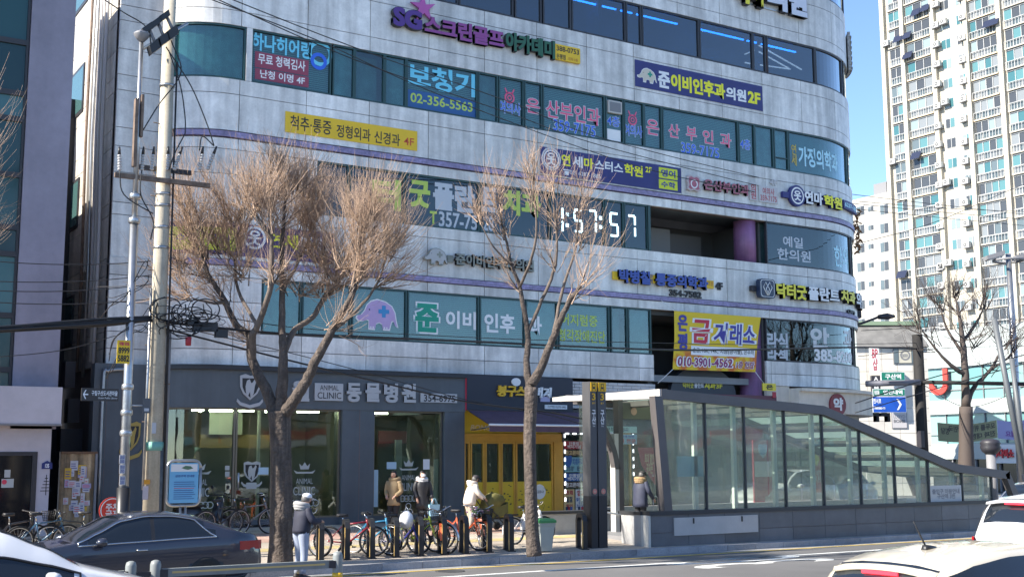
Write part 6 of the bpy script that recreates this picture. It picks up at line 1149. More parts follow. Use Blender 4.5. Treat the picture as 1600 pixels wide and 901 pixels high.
for k in range(26):
    x = rf_.uniform(a[0]+.05, b[0]-.25); z = rf_.uniform(.9, b[1]-.35); w_, h_ = rf_.uniform(.1,.24), rf_.uniform(.12,.3); m = fc[0 if k % 3 else rf_.randint(0,4)]; yy = na-.036-.001*k
    if k == 5: m = fc[4]
    mb.box(x, x+w_, yy-.001, yy, z, z+h_, m)
    for j in range(3): mb.box(x+.02, x+w_-.02-rf_.random()*.04, yy-.002, yy-.0012, z+h_*(.2+.22*j), z+h_*(.28+.22*j), NAVY if k % 2 else RED)
mb.build('flyer', T)
pp = MB()
for k, (n_, z0, m) in enumerate(((NS+1.0,4.6,PLW),(NS+1.35,5.2,PALEP),(NS+1.7,6.5,PLW),(NS+2.2,4.8,GALV),(NS+2.6,8,PALEP),(NS+3.0,5,RUST))): pp.tube([SIDE(n_,ZTOP,.1), SIDE(n_+.1,12,.12), SIDE(n_-.05,8,.1), SIDE(n_,z0,.1)], .05, m, 7)
pp.build('drain_pipe', BLD)
ac = MB(); 
for y0, y1, x0, x1 in ((560,600,100,118),(618,655,104,124),(665,700,92,128)): p, q = W(x0,y1,36), W(x1,y0,36); ac.box(p[0], min(q[0], XS-.1), 36, 36.5, p[1], q[1], SIDEM)
ac.box(XS-2.6, XS-.02, 40, 40.2, .5, 14, DARK).build('alley_back', BLD)
# ------------------------------------------------------------------ apartment towers beyond the crossing
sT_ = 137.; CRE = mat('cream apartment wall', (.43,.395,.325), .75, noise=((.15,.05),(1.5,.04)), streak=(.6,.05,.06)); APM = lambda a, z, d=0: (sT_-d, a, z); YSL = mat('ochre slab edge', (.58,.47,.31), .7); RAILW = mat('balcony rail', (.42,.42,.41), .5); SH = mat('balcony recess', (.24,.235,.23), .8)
PN = [mat('flat pane '+str(k), c, .12) for k, c in enumerate(((.05,.14,.155),(.09,.20,.21),(.06,.065,.07),(.20,.215,.22),(.11,.14,.15),(.22,.28,.29)))]
nA = lambda x, y=90: SX(x, y, sT_)[0]; TW = thing('apartment_tower', 'tall cream apartment tower with rows of glazed balconies in bright sun', 'apartment building', (sT_+8, nA(1480), 0))
nl_, nr_ = nA(1382), nA(1700); ztw = 84
MB().box(sT_, sT_+16, nr_, nl_, 0, ztw, CRE).build('wall', TW)
ra = random.Random(21); z0r = SX(1400,50,sT_)[1]; FH_ = 2.8
cols = [(1391,1415,'b',2,False),(1418,1462,'b',3,True),(1472,1492,'w',2,False),(1497,1515,'w',2,False),(1518,1566,'b',4,True),(1572,1618,'b',3,False)]
pil = MB()
for x in (1386,1416.5,1464.5,1516.5,1569): n_ = nA(x); pil.fbox(n_-.35, n_+.35, 0, ztw, 0, .55, CRE, APM)
pil.build('pilaster', TW); slb = {True: YSL, False: CRE}
def flatwin(kind, npn, w_):
    v = []
    return v
for ci_, (x0, x1, kind, npn, yel) in enumerate(cols):
    n1_, n0_ = nA(x0)-.3, nA(x1)+.3; rows = range(-5, 20)
    for r_ in rows:
        z = z0r-FH_*r_+(-.9 if kind == 'w' else 0)
        if z > ztw-3 or z < 2: continue
        o = MB(); pm = MB()
        if kind == 'b':
            o.fbox(n0_, n1_, z-.10, z+.08, 0, .42, YSL if (yel and (0 <= r_ <= 9 if ci_ == 1 else -1 <= r_ <= 6)) else CRE, APM)
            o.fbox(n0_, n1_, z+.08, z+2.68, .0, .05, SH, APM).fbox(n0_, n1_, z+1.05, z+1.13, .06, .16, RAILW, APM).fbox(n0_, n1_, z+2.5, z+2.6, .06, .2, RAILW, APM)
            k = int((n1_-n0_)/.42)
            for i in range(k+1): n_ = lerp(n0_, n1_, i/k); o.fbox(n_-.028, n_+.028, z+.1, z+1.0, .30, .36, RAILW, APM)
            o.fbox(n0_, n1_, z+.98, z+1.05, .28, .38, RAILW, APM)
            for i in range(npn):
                p, q = lerp(n0_, n1_, i/npn), lerp(n0_, n1_, (i+1)/npn); pm.fbox(p+.06, q-.06, z+1.15, z+2.48, .06, .1, ra.choice(PN) if ra.random() < .75 else PN[2], APM); pm.fbox(p+.06, q-.06, z+.12, z+1.03, .06, .1, PN[3] if ra.random() < .6 else PN[4], APM); o.fbox(p-.04, p+.04, z+.1, z+2.5, .1, .17, RAILW, APM)
            ob = o.build('balcony', TW); pm.build('pane', ob)
        else:
            o.fbox(n0_-.05, n1_+.05, z+.95, z+2.35, .0, .04, RAILW, APM)
            for i in range(npn): p, q = lerp(n0_, n1_, i/npn), lerp(n0_, n1_, (i+1)/npn); pm.fbox(p+.05, q-.05, z+1.02, z+2.28, .045, .07, ra.choice(PN), APM)
            ob = o.build('window', TW); pm.build('pane', ob)
CASE = mat('outdoor unit white', (.55,.54,.50), .5); fan = mat('unit grille', (.12,.12,.12), .6)
def outdoor(x, y):
    n_, z = SX(x, y, sT_); o = MB().fbox(n_-.5, n_+.5, z-.38, z+.38, .25, .75, CASE, APM).fbox(n_-.6, n_+.6, z-.46, z-.38, .0, .78, GREY, APM).build('outdoor_unit', TW); MB().disc(n_+.1, z, .28, fan, APM, .755, .01, 16).disc(n_+.1, z, .08, CASE, APM, .768, .01, 8).build('fan', o)
for i in range(17):
    outdoor(1469+.45*i+ra.uniform(-1,1), 13+31.3*i+ra.uniform(-2,2)); outdoor(1509+.5*i+ra.uniform(-1,1), 2+32.0*i+ra.uniform(-3,3))
    if i % 4 == 1: outdoor(1480+.5*i, 8+31.3*i)
for x, y in ((1391,73),(1400,257),(1474,422),(1578,410)): outdoor(x, y)
PVM = mat('solar panel', (.03,.035,.06), .15); 
for x, y, w_ in ((1438,25,1),(1453,18,1),(1410,66,1),(1424,61,1),(1425,92,1.1),(1556,42,1.6),(1437,248,1.1),(1414,433,1.1)):
    n_, z = SX(x, y, sT_); mb = MB(); mb.add([(sT_-.45,n_-.75*w_,z+.5),(sT_-.45,n_+.75*w_,z+.5),(sT_-1.0,n_+.75*w_,z-.55),(sT_-1.0,n_-.75*w_,z-.55),(sT_-.42,n_-.75*w_,z+.53),(sT_-.42,n_+.75*w_,z+.53),(sT_-.97,n_+.75*w_,z-.52),(sT_-.97,n_-.75*w_,z-.52)], [(0,1,2,3),(7,6,5,4),(0,4,5,1),(1,5,6,2),(2,6,7,3),(3,7,4,0)], PVM); mb.build('solar_panel', TW)
# lower wing of the flats
sW = 141.; NWf = lambda x, y: SX(x, y, sW); WM = lambda a, z, d=0: (sW-d, a, z); WG = thing('apartment_wing', 'lower cream apartment block with small paired windows attached beside the tall tower', 'apartment building', (sW+6, NWf(1370,400)[0], 0)); zt_ = NWf(1370,308)[1]
CRW = mat('pale apartment wall', (.42,.40,.36), .8, noise=(.2,.06)); MB().box(sW, sW+14, NWf(1401,400)[0], NWf(1320,400)[0]+6, 0, zt_, CRW).build('wall', WG); MB().box(sW+2, sW+8, NWf(1372,300)[0], NWf(1352,300)[0], zt_, zt_+2.2, GREY).build('roof_plant', WG)
for i in range(8):
    for x, w_, h_, dz in ((1346,1.4,1.3,0),(1362,1.0,.7,.2),(1383,1.5,1.4,0)):
        n_, z = NWf(x, 333-(x-1346)*.05+i*29.3); z += dz; o = MB().fbox(n_-w_/2-.1, n_+w_/2+.1, z-h_/2-.1, z+h_/2+.1, 0, .06, RAILW, WM).build('window', WG); MB().fbox(n_-w_/2, n_-.04, z-h_/2, z+h_/2, .07, .1, PN[2], WM).fbox(n_+.04, n_+w_/2, z-h_/2, z+h_/2, .07, .1, PN[4], WM).build('pane', o)
# ------------------------------------------------------------------ glass fronted bank block and the cream block across the crossing
sB_ = 71.7; BN = lambda x, y: SX(x, y, sB_); BM_ = lambda a, z, d=0: (sB_-d, a, z); BK = thing('glass_building', 'white banded glass building with a big red arc behind the dark bare tree', 'building', (sB_+6, BN(1530,600)[0], 0)); bz = lambda y: BN(1530, y)[1]
nb0, nb1 = BN(1760,600)[0], BN(1444,600)[0]; WPN = mat('white metal panel', (.40,.435,.42), .45, noise=(.4,.04)); AQ = [mat('aqua pane '+str(k), c, .1) for k, c in enumerate(((.17,.34,.33),(.23,.40,.38),(.13,.28,.28)))]
MB().box(sB_+.3, sB_+14, nb0, nb1, 0, bz(515), WPN).build('core_wall', BK)
for y0, y1 in ((575,515),(650,627),(722,697)): panels(pn_ := MB(), nb0, nb1, bz(y0), bz(y1), BM_, [nb0+2.4*k for k in range(20)], -.3, 0, WPN); pn_.build('panel_band', BK)
for y0, y1, nrow in ((627,575,2),(697,650,2)):
    n_ = nb1; k = 0
    while n_ > nb0+.5:
        o = MB().fbox(n_-1.6, n_-1.54, bz(y0), bz(y1), -.25, -.1, GREY, BM_).fbox(n_-1.54, n_, lerp(bz(y0),bz(y1),.3)-.03, lerp(bz(y0),bz(y1),.3)+.03, -.25, -.12, GREY, BM_).build('window', BK); MB().fbox(n_-1.54, n_, bz(y0), bz(y1), -.29, -.2, AQ[(k*7+int(y0)) % 3], BM_).build('pane', o); n_ -= 1.6; k += 1
o = MB().fbox(nb0, nb1, 0, bz(722), -.29, -.25, mat('dark shopfront glass', (.03,.035,.035), .1), BM_).build('shopfront', BK); q = MB(); n_ = nb1
while n_ > nb0: q.fbox(n_-.1, n_, 0, bz(722), -.25, -.1, GREY, BM_); n_ -= 1.9
q.build('mullion', o)
ca_, cz_ = BN(1467,603); RR_ = 18/1900*88; mb = MB(); arc = [R(-185+i*10) for i in range(0, 24)]; P_o = [(-math.cos(g)*1.0, math.sin(g)) for g in arc]
AR = [(ca_-math.cos(g)*RR_, cz_+math.sin(g)*RR_) for g in [R(170+i*8) for i in range(24)]]+[(ca_-RR_, cz_+1.0)]; IR = [(ca_-math.cos(g)*RR_*.52, cz_+math.sin(g)*RR_*.52) for g in [R(170+i*8) for i in range(24)]]+[(ca_-RR_*.52, cz_+1.0)]
T = thing('red_arc_sign', 'large red arc shaped sign on the glass front across the crossing', 'sign', (sB_-.1, ca_, cz_)); mb.loft([[BM_(*p, .05), BM_(*q_, .05), BM_(*q_, .2), BM_(*p, .2)] for p, q_ in zip(AR, IR)], mat('arc red', (.60,.05,.035), .5), smooth=False); mb.build('arc', T)
a_, z_ = BN(1547,720); b_, z1_ = BN(1584,706); T = thing('discount_shop_sign', 'red letters with a round mark on a white fascia below the hanging banners', 'sign', (sB_, (a_+b_)/2, z_)); MB().fbox(b_-1.2, a_+.3, z_-.35, z1_+.3, .02, .12, WHITE, BM_).build('fascia', T); mb = MB(); FMm = lambda a, z, d=0: (sB_-d, -a, z); mb.text('다이소', -a_+.75, -b_, z_, z1_, mat('signal red', (.7,.03,.04), .5), fm=FMm, d=.14, ext=.08, bold=.05); mb.disc(-a_+.35, (z_+z1_)/2, .33, _m['signal red'], FMm, .14, .08); mb.build('letters', T)
Dm = 76.; CMm = lambda a, z, d=0: tuple(RTH*a+FWH*(Dm-d))[:2]+(z,); cx = lambda x: (x-800)/FPX*Dm; cz = lambda x, y: AT(x, y, Dm).z; CB = thing('cream_block', 'low cream tiled block with a grey mansard roof beyond the rounded corner', 'building', AT(1410,640,Dm+3))
TIL = mat('cream stone tile', (.66,.62,.55), .6, noise=((.7,.08),(4,.06)), island=.05); mb = MB(); xa_, xb_ = cx(1330), cx(1450); zt2 = cz(1400,546)
for i in range(12):
    z0, z1 = lerp(0,zt2,i/12), lerp(0,zt2,(i+1)/12)
    for k in range(5): p, q = lerp(xa_,xb_,k/5), lerp(xa_,xb_,(k+1)/5); mb.fbox(p+.01, q-.01, z0+.01, z1-.01, -.2, 0, TIL, CMm)
mb.fbox(xa_, xb_, 0, zt2, -6, -.18, JOINT, CMm).build('wall', CB); zr2 = cz(1400,508); mb = MB(); ROOFM = mat('mansard grey', (.17,.165,.155), .7, noise=(1.2,.2), streak=(2,.3,.2))
mb.add([CMm(xa_-.1,zt2,.2),CMm(xb_+.1,zt2,.2),CMm(xb_-.2,zr2,-1.6),CMm(xa_+.6,zr2,-1.6),CMm(xa_-.1,zt2,-6),CMm(xb_+.1,zt2,-6),CMm(xb_-.2,zr2,-5),CMm(xa_+.6,zr2,-5)], [(0,1,2,3),(1,5,6,2),(4,0,3,7),(5,4,7,6),(3,2,6,7)], ROOFM).build('roof', CB); MB().fbox(xa_+.3, xb_, zr2, zr2+.25, -5.2, -1.4, mat('green coping', (.22,.30,.2), .7), CMm).build('coping', CB)
w_ = MB().fbox(cx(1396), cx(1432), cz(1410,572), cz(1410,546), 0, .06, GREY, CMm).build('window', CB); MB().fbox(cx(1397), cx(1404), cz(1410,571), cz(1410,547), .06, .08, PN[4], CMm).fbox(cx(1405), cx(1424), cz(1410,571), cz(1410,547), .06, .08, mat('cream film', (.55,.52,.42), .5), CMm).fbox(cx(1425), cx(1431), cz(1410,571), cz(1410,547), .06, .08, PN[4], CMm).build('pane', w_)
mb = MB(); mb.ring(cx(1414.5), cz(1414,559), .22, .32, GREY, CMm, .085); mb.text('BEER', cx(1410), cx(1419), cz(1414,562), cz(1414,557), GREY, fm=CMm, d=.085, bold=.03); mb.build('lettering', w_)
T = thing('blade_sign', 'tall narrow white and black sign at the edge of the cream block', 'sign', AT(1359,575,Dm-1)); MB().fbox(cx(1353), cx(1366), cz(1359,590), cz(1359,548), .8, 1.1, WHITE, CMm).fbox(cx(1353), cx(1366), cz(1359,616), cz(1359,592), .8, 1.1, SIDEM, CMm).build('board', T); MB().text('BP\n샵', cx(1355), cx(1364), cz(1359,584), cz(1359,551), mat('faded red print', (.42,.07,.09), .5), fm=CMm, d=1.105, bold=.03).text('A\nL\nM', cx(1356), cx(1363), cz(1359,614), cz(1359,594), WHITE, fm=CMm, d=1.105, bold=.03).build('letters', T)
T = thing('wall_plaque', 'pale square wall sign in a thin frame with capital letters on the cream block', 'sign', AT(1400,660,Dm)); MB().fbox(cx(1389), cx(1413), cz(1400,673), cz(1400,647), .0, .05, GREY, CMm).fbox(cx(1390), cx(1412), cz(1400,672), cz(1400,648), .05, .06, PLW, CMm).build('board', T); MB().text('LLOYD', cx(1392), cx(1410), cz(1400,657), cz(1400,652), GREY, fm=CMm, d=.065, bold=0).text('BOMB', cx(1392), cx(1410), cz(1400,664), cz(1400,659), GREY, fm=CMm, d=.065, bold=.04).build('letters', T)
# ------------------------------------------------------------------ road signs, poles and banners at the crossing
DKP = mat('dark pole', (.014,.013,.013), .8); 
def post(name, label, cat, D, pts, r_, m, k=12):
    o = MB().tube([AT(x, y, D+(dd[0] if dd else 0)) for x, y, *dd in pts], r_, m, k).build(name, None, label, cat); return o
b0 = AT(1440,700,45); T = thing('concrete_pole', 'thick black stained pole carrying the long sign arm', 'pole', (b0.x,b0.y,.2)); zt3 = AT(1440,527,45).z; MB().tube([(b0.x,b0.y,0),(b0.x,b0.y,zt3)], [.21,.19], DKP, 14).build('post', T); MB().obox(AT(1437,690,44.8), (.1,0,0), (0,.1,0), (0,0,.3), SIDEM).build('control_box', T)
p0, p1 = AT(1440,601,44.7), AT(1600,605,44.7); MB().tube([p0,p1], .075, DKP, 8).tube([p0-(p1-p0)*.02, AT(1352,603,44.7)], .11, mat('sign arm', (.15,.15,.18), .5), 8).build('mast_arm', T)
CMs = lambda D: (lambda a, z, d=0: tuple(RTH*a+FWH*(D-d))[:2]+(z,))
def roadsign(label, x0, y0, x1, y1, m, tx, D=44.4):
    F_ = CMs(D); X_ = lambda x: (x-800)/FPX*D; Z_ = lambda y: AT((x0+x1)/2, y, D).z; T = thing('road_sign', label, 'road sign', AT((x0+x1)/2, y1, D)); MB().fbox(X_(x0), X_(x1), Z_(y1), Z_(y0), -.04, 0, WHITE, F_).fbox(X_(x0+.6), X_(x1-.6), Z_(y1-.6), Z_(y0+.6), 0, .006, m, F_).build('panel', T); mb = MB()
    for t, a, b, c, d in tx: mb.text(t, X_(a), X_(c), Z_(d), Z_(b), WHITE, fm=F_, d=.012, bold=.03)
    mb.build('letters', T); return T, F_, X_, Z_
SG = mat('road sign green', (.01,.17,.11), .4); SB = mat('road sign blue', (.012,.08,.42), .4)
roadsign('small green road sign with the station name above the sign arm', 1376,585,1413,598, SG, [('구산역', 1382,588,1407,596)])
roadsign('wide green road sign with two white place names above the blue sign', 1362,611,1412,622, SG, [('응암동', 1364,613,1372,620),('연신내역', 1378,613,1408,620)])
T, F_, X_, Z_ = roadsign('large blue street sign with a white arrow head', 1361,623,1413,648, SB, [('연서로', 1362,626,1374,634),('Yeonseo-ro', 1362,638,1380,643)])
MB().poly([(X_(1398),Z_(627)),(X_(1401),Z_(627)),(X_(1406),Z_(635.5)),(X_(1401),Z_(644)),(X_(1398),Z_(644)),(X_(1402.5),Z_(635.5))], WHITE, F_, .012).build('arrow', T)
post('leaning_pole', 'long leaning dark steel pole, the taller of the pair by the street lamp', 'pole', 42, [(1553,503),(1598,745)], .10, mat('pole grey', (.10,.11,.12), .5)); post('leaning_pole', 'shorter leaning dark steel pole of the pair by the street lamp', 'pole', 43, [(1580,565),(1603,755)], .09, _m['pole grey'])
b0 = AT(1594,745,46); T = thing('street_lamp', 'tall grey street lamp with two flat heads on a ring bracket', 'street lamp', (b0.x,b0.y,0)); zt4 = AT(1588,402,46).z; MB().tube([(b0.x,b0.y,0),(b0.x,b0.y,zt4)], [.17,.10], GALV, 14).build('post', T)
c_ = Vector((b0.x,b0.y,zt4-.25)); mb = MB(); mb.tube([c_+RTH*(.55*math.cos(g))+FWH*(.55*math.sin(g)) for g in [2*math.pi*i/20 for i in range(21)]], .05, GREY, 6, cap=False); mb.build('ring_bracket', T)
for e in (-1,1): 
    q = c_+RTH*e*.55+Vector((0,0,.18)); mb = MB(); mb.obox(q, RTH*.34+Vector((0,0,.10)), FWH*.22, Vector((0,0,.08)), GREY); mb.obox(q-Vector((0,0,.1)), RTH*.28+Vector((0,0,.08)), FWH*.18, Vector((0,0,.02)), PLW); mb.build('lamp_head', T)
p0, p1 = AT(1345,509,50), AT(1398,498,50); T = thing('street_lamp', 'slim horizontal street lamp arm jutting out from behind the rounded corner', 'street lamp', p0); MB().tube([p0-RTH*1.2-Vector((0,0,.2)), p0, p1-RTH*.6], .05, SIDEM, 6).build('arm', T); mb = MB(); mb.tube([p1-RTH*.7-Vector((0,0,.03)), p1-RTH*.3, p1], [.09,.14,.05], SIDEM, 8); mb.build('lamp_head', T)
b0 = AT(1548,745,40); T = thing('stone_lantern_post', 'short dark post with a ribbed round cap beyond the station canopy', 'post', (b0.x,b0.y,0)); zt5 = AT(1543,690,40).z; MB().lathe([(.16,.1),(.155,zt5-.5)], GREY, (b0.x,b0.y,0), 'Z', 16).build('post', T); MB().lathe([(.17,zt5-.5),(.28,zt5-.4),(.33,zt5-.28),(.30,zt5-.2),(.33,zt5-.15),(.28,zt5-.05),(.1,zt5)], SIDEM, (b0.x,b0.y,0), 'Z', 18).build('cap', T)
Db = 52.; F_ = CMs(Db); X_ = lambda x: (x-800)/FPX*Db; Z_ = lambda x, y: AT(x, y, Db).z
for x0, x1, yt0, yb0, yt1, yb1, m, lb, tx in ((1460,1552,664,693,661,688,mat('olive banner', (.26,.27,.15), .7),'olive see-through banner whose letters read backwards across the crossing',[('모두를 위한 대한민국',.18,.97,.55,.9),('진짜 대한민국',.36,.97,.12,.45),('정당',.05,.2,.4,.75)]),(1553,1612,661,689,656,686,mat('lilac banner', (.33,.33,.55), .7),'pale lilac banner with backwards purple letters beside the olive banner',[('따뜻한',.55,.97,.55,.85),('설 보내세요',.2,.97,.15,.48)])):
    BMp = lambda a, z, d=0, x0=x0, x1=x1, yt0=yt0, yb0=yb0, yt1=yt1, yb1=yb1: F_(lerp(X_(x0), X_(x1), a), lerp(lerp(Z_(x0,yb0), Z_(x1,yb1), a), lerp(Z_(x0,yt0), Z_(x1,yt1), a), z)-.12*math.sin(math.pi*a), d)
    T = thing('street_banner', lb, 'banner', BMp(.5, 0)); vs_ = [BMp(i/14, j, d) for d in (0,-.004) for j in (0,1) for i in range(15)]; fs_ = [(i,i+1,15+i+1,15+i) for i in range(14)]; MB().add(vs_, fs_+[tuple(30+k for k in f[::-1]) for f in fs_], m).build('cloth', T); mb = MB()
    for t, u0, u1, v0, v1 in tx: mb.text(t, u0, u1, v0, v1, mat('dim print', (.07,.07,.06), .6) if m.name == 'olive banner' else mat('violet print', (.20,.08,.30), .6), fm=BMp, d=.012, bold=.03, mirror=True)
    mb.build('letters', T)
# cables on the right
for lb, pts, r_ in (('black cable rising from the corner canopy towards the street lamp',[(1335,633,42),(1463,592,44),(1620,555,46)],.022),('second black cable rising from behind the corner to the lamp',[(1335,648,42),(1480,606,44),(1620,568,46)],.018),('thin cable climbing steeply across the tall flats',[(1338,385,44),(1460,352,48),(1577,303,54),(1640,280,58)],.014),('thin cable level with the third floor across the flats',[(1338,318,50),(1480,330,60),(1640,338,70)],.014),('lower thin cable crossing the flats and the street lamp',[(1340,560,46),(1480,548,48),(1640,545,50)],.012),('dark drooping cable beyond the dark tree',[(1440,605,45),(1520,640,46),(1640,590,48)],.012),('faint cable crossing the dark tree crown',[(1345,520,46),(1500,512,50),(1640,500,52)],.012),('cable hanging from the street lamp to the leaning pole',[(1553,505,42),(1575,520,44),(1597,508,46)],.016)): cable(lb, pts, r_)
# buildings on the camera's own side of the street, seen only as reflections
op = [(-46,-24,15,(.30,.17,.12)),(-23,-6,11,(.46,.45,.42)),(-5,14,17,(.30,.31,.33)),(15,30,12,(.50,.44,.36)),(31,56,19,(.28,.20,.16)),(57,90,14,(.42,.42,.43))]
for i, (x0, x1, h_, c) in enumerate(op):
    T = thing('street_building', ['brown brick block across the street','pale plaster block across the street','grey block across the street','tan block across the street','red brick block across the street','light grey block across the street'][i], 'building', ((x0+x1)/2,-21,0)); h_ = h_*.6; F_ = lambda a, z, d=0: (a, -18+d, z)
    MB().box(x0, x1, -31, -18, 0, h_, mat('far wall %d' % i, c, .8, noise=(.6,.15))).build('wall', T); wm = MB(); sg_ = MB()
    for z in [4.2+3.4*k for k in range(int((h_-4)/3.4))]:
        x = x0+1
        while x < x1-2.2: wm.fbox(x, x+1.7, z+.6, z+2.3, 0, .05, PN[ra.choice((2,4,0,3))], F_); x += 2.5
        sg_.fbox(x0+1+ra.random()*3, x0+6+ra.random()*4, z-.4, z+.35, .05, .2, ra.choice((PAL['r'],PLW,DULL,PLW,PAL['t'])), F_)
    wm.fbox(x0+.5, x1-.5, .4, 3.0, 0, .06, PN[4], F_).build('window', T); sg_.fbox(x0+.4, x1-.4, 3.1, 3.8, .06, .3, GREY, F_)
    for k in range(int((x1-x0)/4)): xx = x0+.8+4*k+ra.random(); sg_.fbox(xx, xx+1.2+ra.random()*1.4, 3.2, 3.7, .3, .34, ra.choice((PAL['r'],PLW,DULL,PAL['t'],PLW)), F_)
    sg_.build('sign_band', T)
# ------------------------------------------------------------------ people: local +X is the way they face, metres, feet on z = 0
SKIN = mat('skin', (.48,.28,.20), .5); SHOE = mat('dark shoe', (.03,.028,.028), .6); HAIRB = mat('black hair', (.012,.010,.010), .45)
def skin_mesh(name, verts, edges, parent, m, root, sub=2):
    me = bpy.data.meshes.new(name); me.from_pydata([v[:3] for v in verts], edges, []); o = bpy.data.objects.new('tmp_body', me); C.objects.link(o)
    o.modifiers.new('s', 'SKIN'); sl = me.skin_vertices[0].data
    for i, v in enumerate(verts): sl[i].radius = (v[3], v[4] if len(v) > 4 else v[3]); sl[i].use_root = (i == root)
    sb = o.modifiers.new('d', 'SUBSURF'); sb.levels = sub; sb.render_levels = sub
    dg = bpy.context.evaluated_depsgraph_get(); m2 = bpy.data.meshes.new_from_object(o.evaluated_get(dg)); bpy.data.objects.remove(o); bpy.data.meshes.remove(me)
    m2.name = name; m2.materials.clear(); m2.materials.append(m)
    for p in m2.polygons: p.use_smooth = True
    ob = bpy.data.objects.new(name, m2); C.objects.link(ob); ob.parent = parent; return ob
def ell(c, rx_, ry_, k=16, ph=0, ax=None):
    return [Vector((c[0]+rx_*math.cos(2*math.pi*i/k+ph), c[1]+ry_*math.sin(2*math.pi*i/k+ph), c[2])) for i in range(k)]
def limb_loft(mb, pts, rs, m, k=10):
    pp = spline(pts, 4); r_ = []
    for i in range(len(rs)-1): r_ += [lerp(rs[i], rs[i+1], j/4) for j in range(4)]
    r_.append(rs[-1]); mb.tube(pp, r_, m, k)
def person(label, H, loc, head, coat, coat_rings, trousers, arms, legs, lean=0., headtilt=(0,0), hair=None, cap=None, hood=None, mask=None, sleeve_r=(.075,.068,.055), coatmat_noise=None, fur=None, bag=None, sling=None, quilt=0, hairlen=.0):
    T = thing('person', label, 'person', (0,0,0)); s = H/1.70
    L_ = lambda p: (p[0]+lean*max(0, p[2]-.95), p[1], p[2]-.25*abs(lean)*max(0, p[2]-.95)); hx, hz = headtilt
    nk = L_((0,0,1.44)); hd = (nk[0]+.02+hx*.4, nk[1], nk[2]+.09-hz*.2); ht = (nk[0]+.025+hx, nk[1], nk[2]+.155-hz*.6); tp = (nk[0]+.0+hx*1.25, nk[1], nk[2]+.215-hz)
    V = [(0,0,.93,.13,.16),(L_((0,0,1.12))+(.11,.14)),(L_((0,0,1.32))+(.11,.16)),nk+(.052,.052),hd+(.062,.062),ht+(.085,.076),tp+(.066,.062)]; E_ = [(0,1),(1,2),(2,3),(3,4),(4,5),(5,6)]
    def addv(v): V.append(v); return len(V)-1
    ns = addv((ht[0]+.105, ht[1], ht[2]-.028, .014, .013)); E_.append((5, ns))
    for e in (-1,1): ear = addv((ht[0]-.005, ht[1]+e*.083, ht[2]-.02, .017, .009)); E_.append((5, ear))
    for e, (el, wr) in zip((-1,1), arms):
        sh = L_((0, e*.185, 1.385)); a = addv(sh+(.055,.055)); E_.append((2,a)); b = addv(tuple(el)+(.042,.042)); E_.append((a,b)); c = addv(tuple(wr)+(.029,.029)); E_.append((b,c))
        d = (Vector(wr)-Vector(el)).normalized(); sd = d.cross(UPV); sd = sd.normalized() if sd.length > .2 else Vector((0,1,0)); up_ = sd.cross(d).normalized()
        pm = Vector(wr)+d*.07; pi = addv(tuple(pm)+(.03,.02)); E_.append((c,pi)); hw_ = Vector(wr)+d*.02
        th = addv(tuple(hw_+sd*-e*.035+d*.035)+(.010,.010)); E_.append((c,th)); t2 = addv(tuple(hw_+sd*-e*.045+d*.075-up_*.01)+(.009,.009)); E_.append((th,t2))
        for k, fl in enumerate((.055,.066,.06,.046)):
            f0 = pm+sd*(k-1.5)*.019+d*.02; i0 = addv(tuple(f0)+(.0085,.0085)); E_.append((pi,i0)); i1 = addv(tuple(f0+d*fl*.55-up_*.008)+(.008,.008)); E_.append((i0,i1)); i2 = addv(tuple(f0+d*fl*.85-up_*.035)+(.007,.007)); E_.append((i1,i2))
    for e, (kn, an) in zip((-1,1), legs):
        h = addv((0, e*.09, .86, .085, .085)); E_.append((0,h)); k_ = addv(tuple(kn)+(.058,.058)); E_.append((h,k_)); a_ = addv(tuple(an)+(.038,.038)); E_.append((k_,a_)); f = addv((an[0]+.13, an[1]+e*.02, an[2]-.06, .03, .022)); E_.append((a_,f))
    body = skin_mesh('body', V, E_, T, SKIN, 0)
    fc = MB()                                           # eyes, brows, mouth
    for e in (-1,1):
        ec = Vector((ht[0]+.078, ht[1]+e*.031, ht[2]+.004)); fc.lathe([(.002,-.006),(.012,-.003),(.013,.002),(.004,.007)], HAIRB, ec, 'X', 8); fc.tube([ec+Vector((.006,-.018,.024)), ec+Vector((.01,0,.029)), ec+Vector((.004,.018,.023))], .004, HAIRB, 4)
    fc.tube([(ht[0]+.078,ht[1]-.022,ht[2]-.066),(ht[0]+.088,ht[1],ht[2]-.064),(ht[0]+.078,ht[1]+.022,ht[2]-.066)], .006, mat('lip', (.38,.12,.10), .5), 5); fc.build('face', T)
    lg = MB()
    for e, (kn, an) in zip((-1,1), legs): limb_loft(lg, [(0,e*.085,.98),(0,e*.095,.82),tuple(kn),tuple(an)], [.125,.112,.078,.066], trousers)
    lg.build('trousers', T)
    for e, (kn, an) in zip((-1,1), legs):
        a = Vector(an); MB().loft([[a+Vector((x, y*w_, z)) for y, z in ((-1,-.085),(1,-.085),(1,-.05),(.6,h),(-.6,h),(-1,-.05))] for x, w_, h in ((-.075,.030,-.02),(-.05,.042,.0),(.03,.045,.01),(.10,.046,-.03),(.165,.040,-.05),(.19,.022,-.06))], SHOE).build('shoe', T)
    mb = MB(); rings = []
    for z, rx_, ry_ in coat_rings:
        c = L_((0,0,z)); rings.append([p+Vector((rng.gauss(0,.004),rng.gauss(0,.004),0)) for p in ell(c, rx_, ry_, 18)])
    mb.loft(rings, coat); mb.build('coat', T); sl = MB()
    for e, (el, wr) in zip((-1,1), arms):
        sh = L_((0, e*.165, 1.40)); d = (Vector(wr)-Vector(el)); limb_loft(sl, [sh, Vector(L_((0,e*.205,1.30))).lerp(Vector(el),.15), Vector(el), Vector(el)+d*.94], [sleeve_r[0]*.95, sleeve_r[0], sleeve_r[1], sleeve_r[2]], coat, 12)
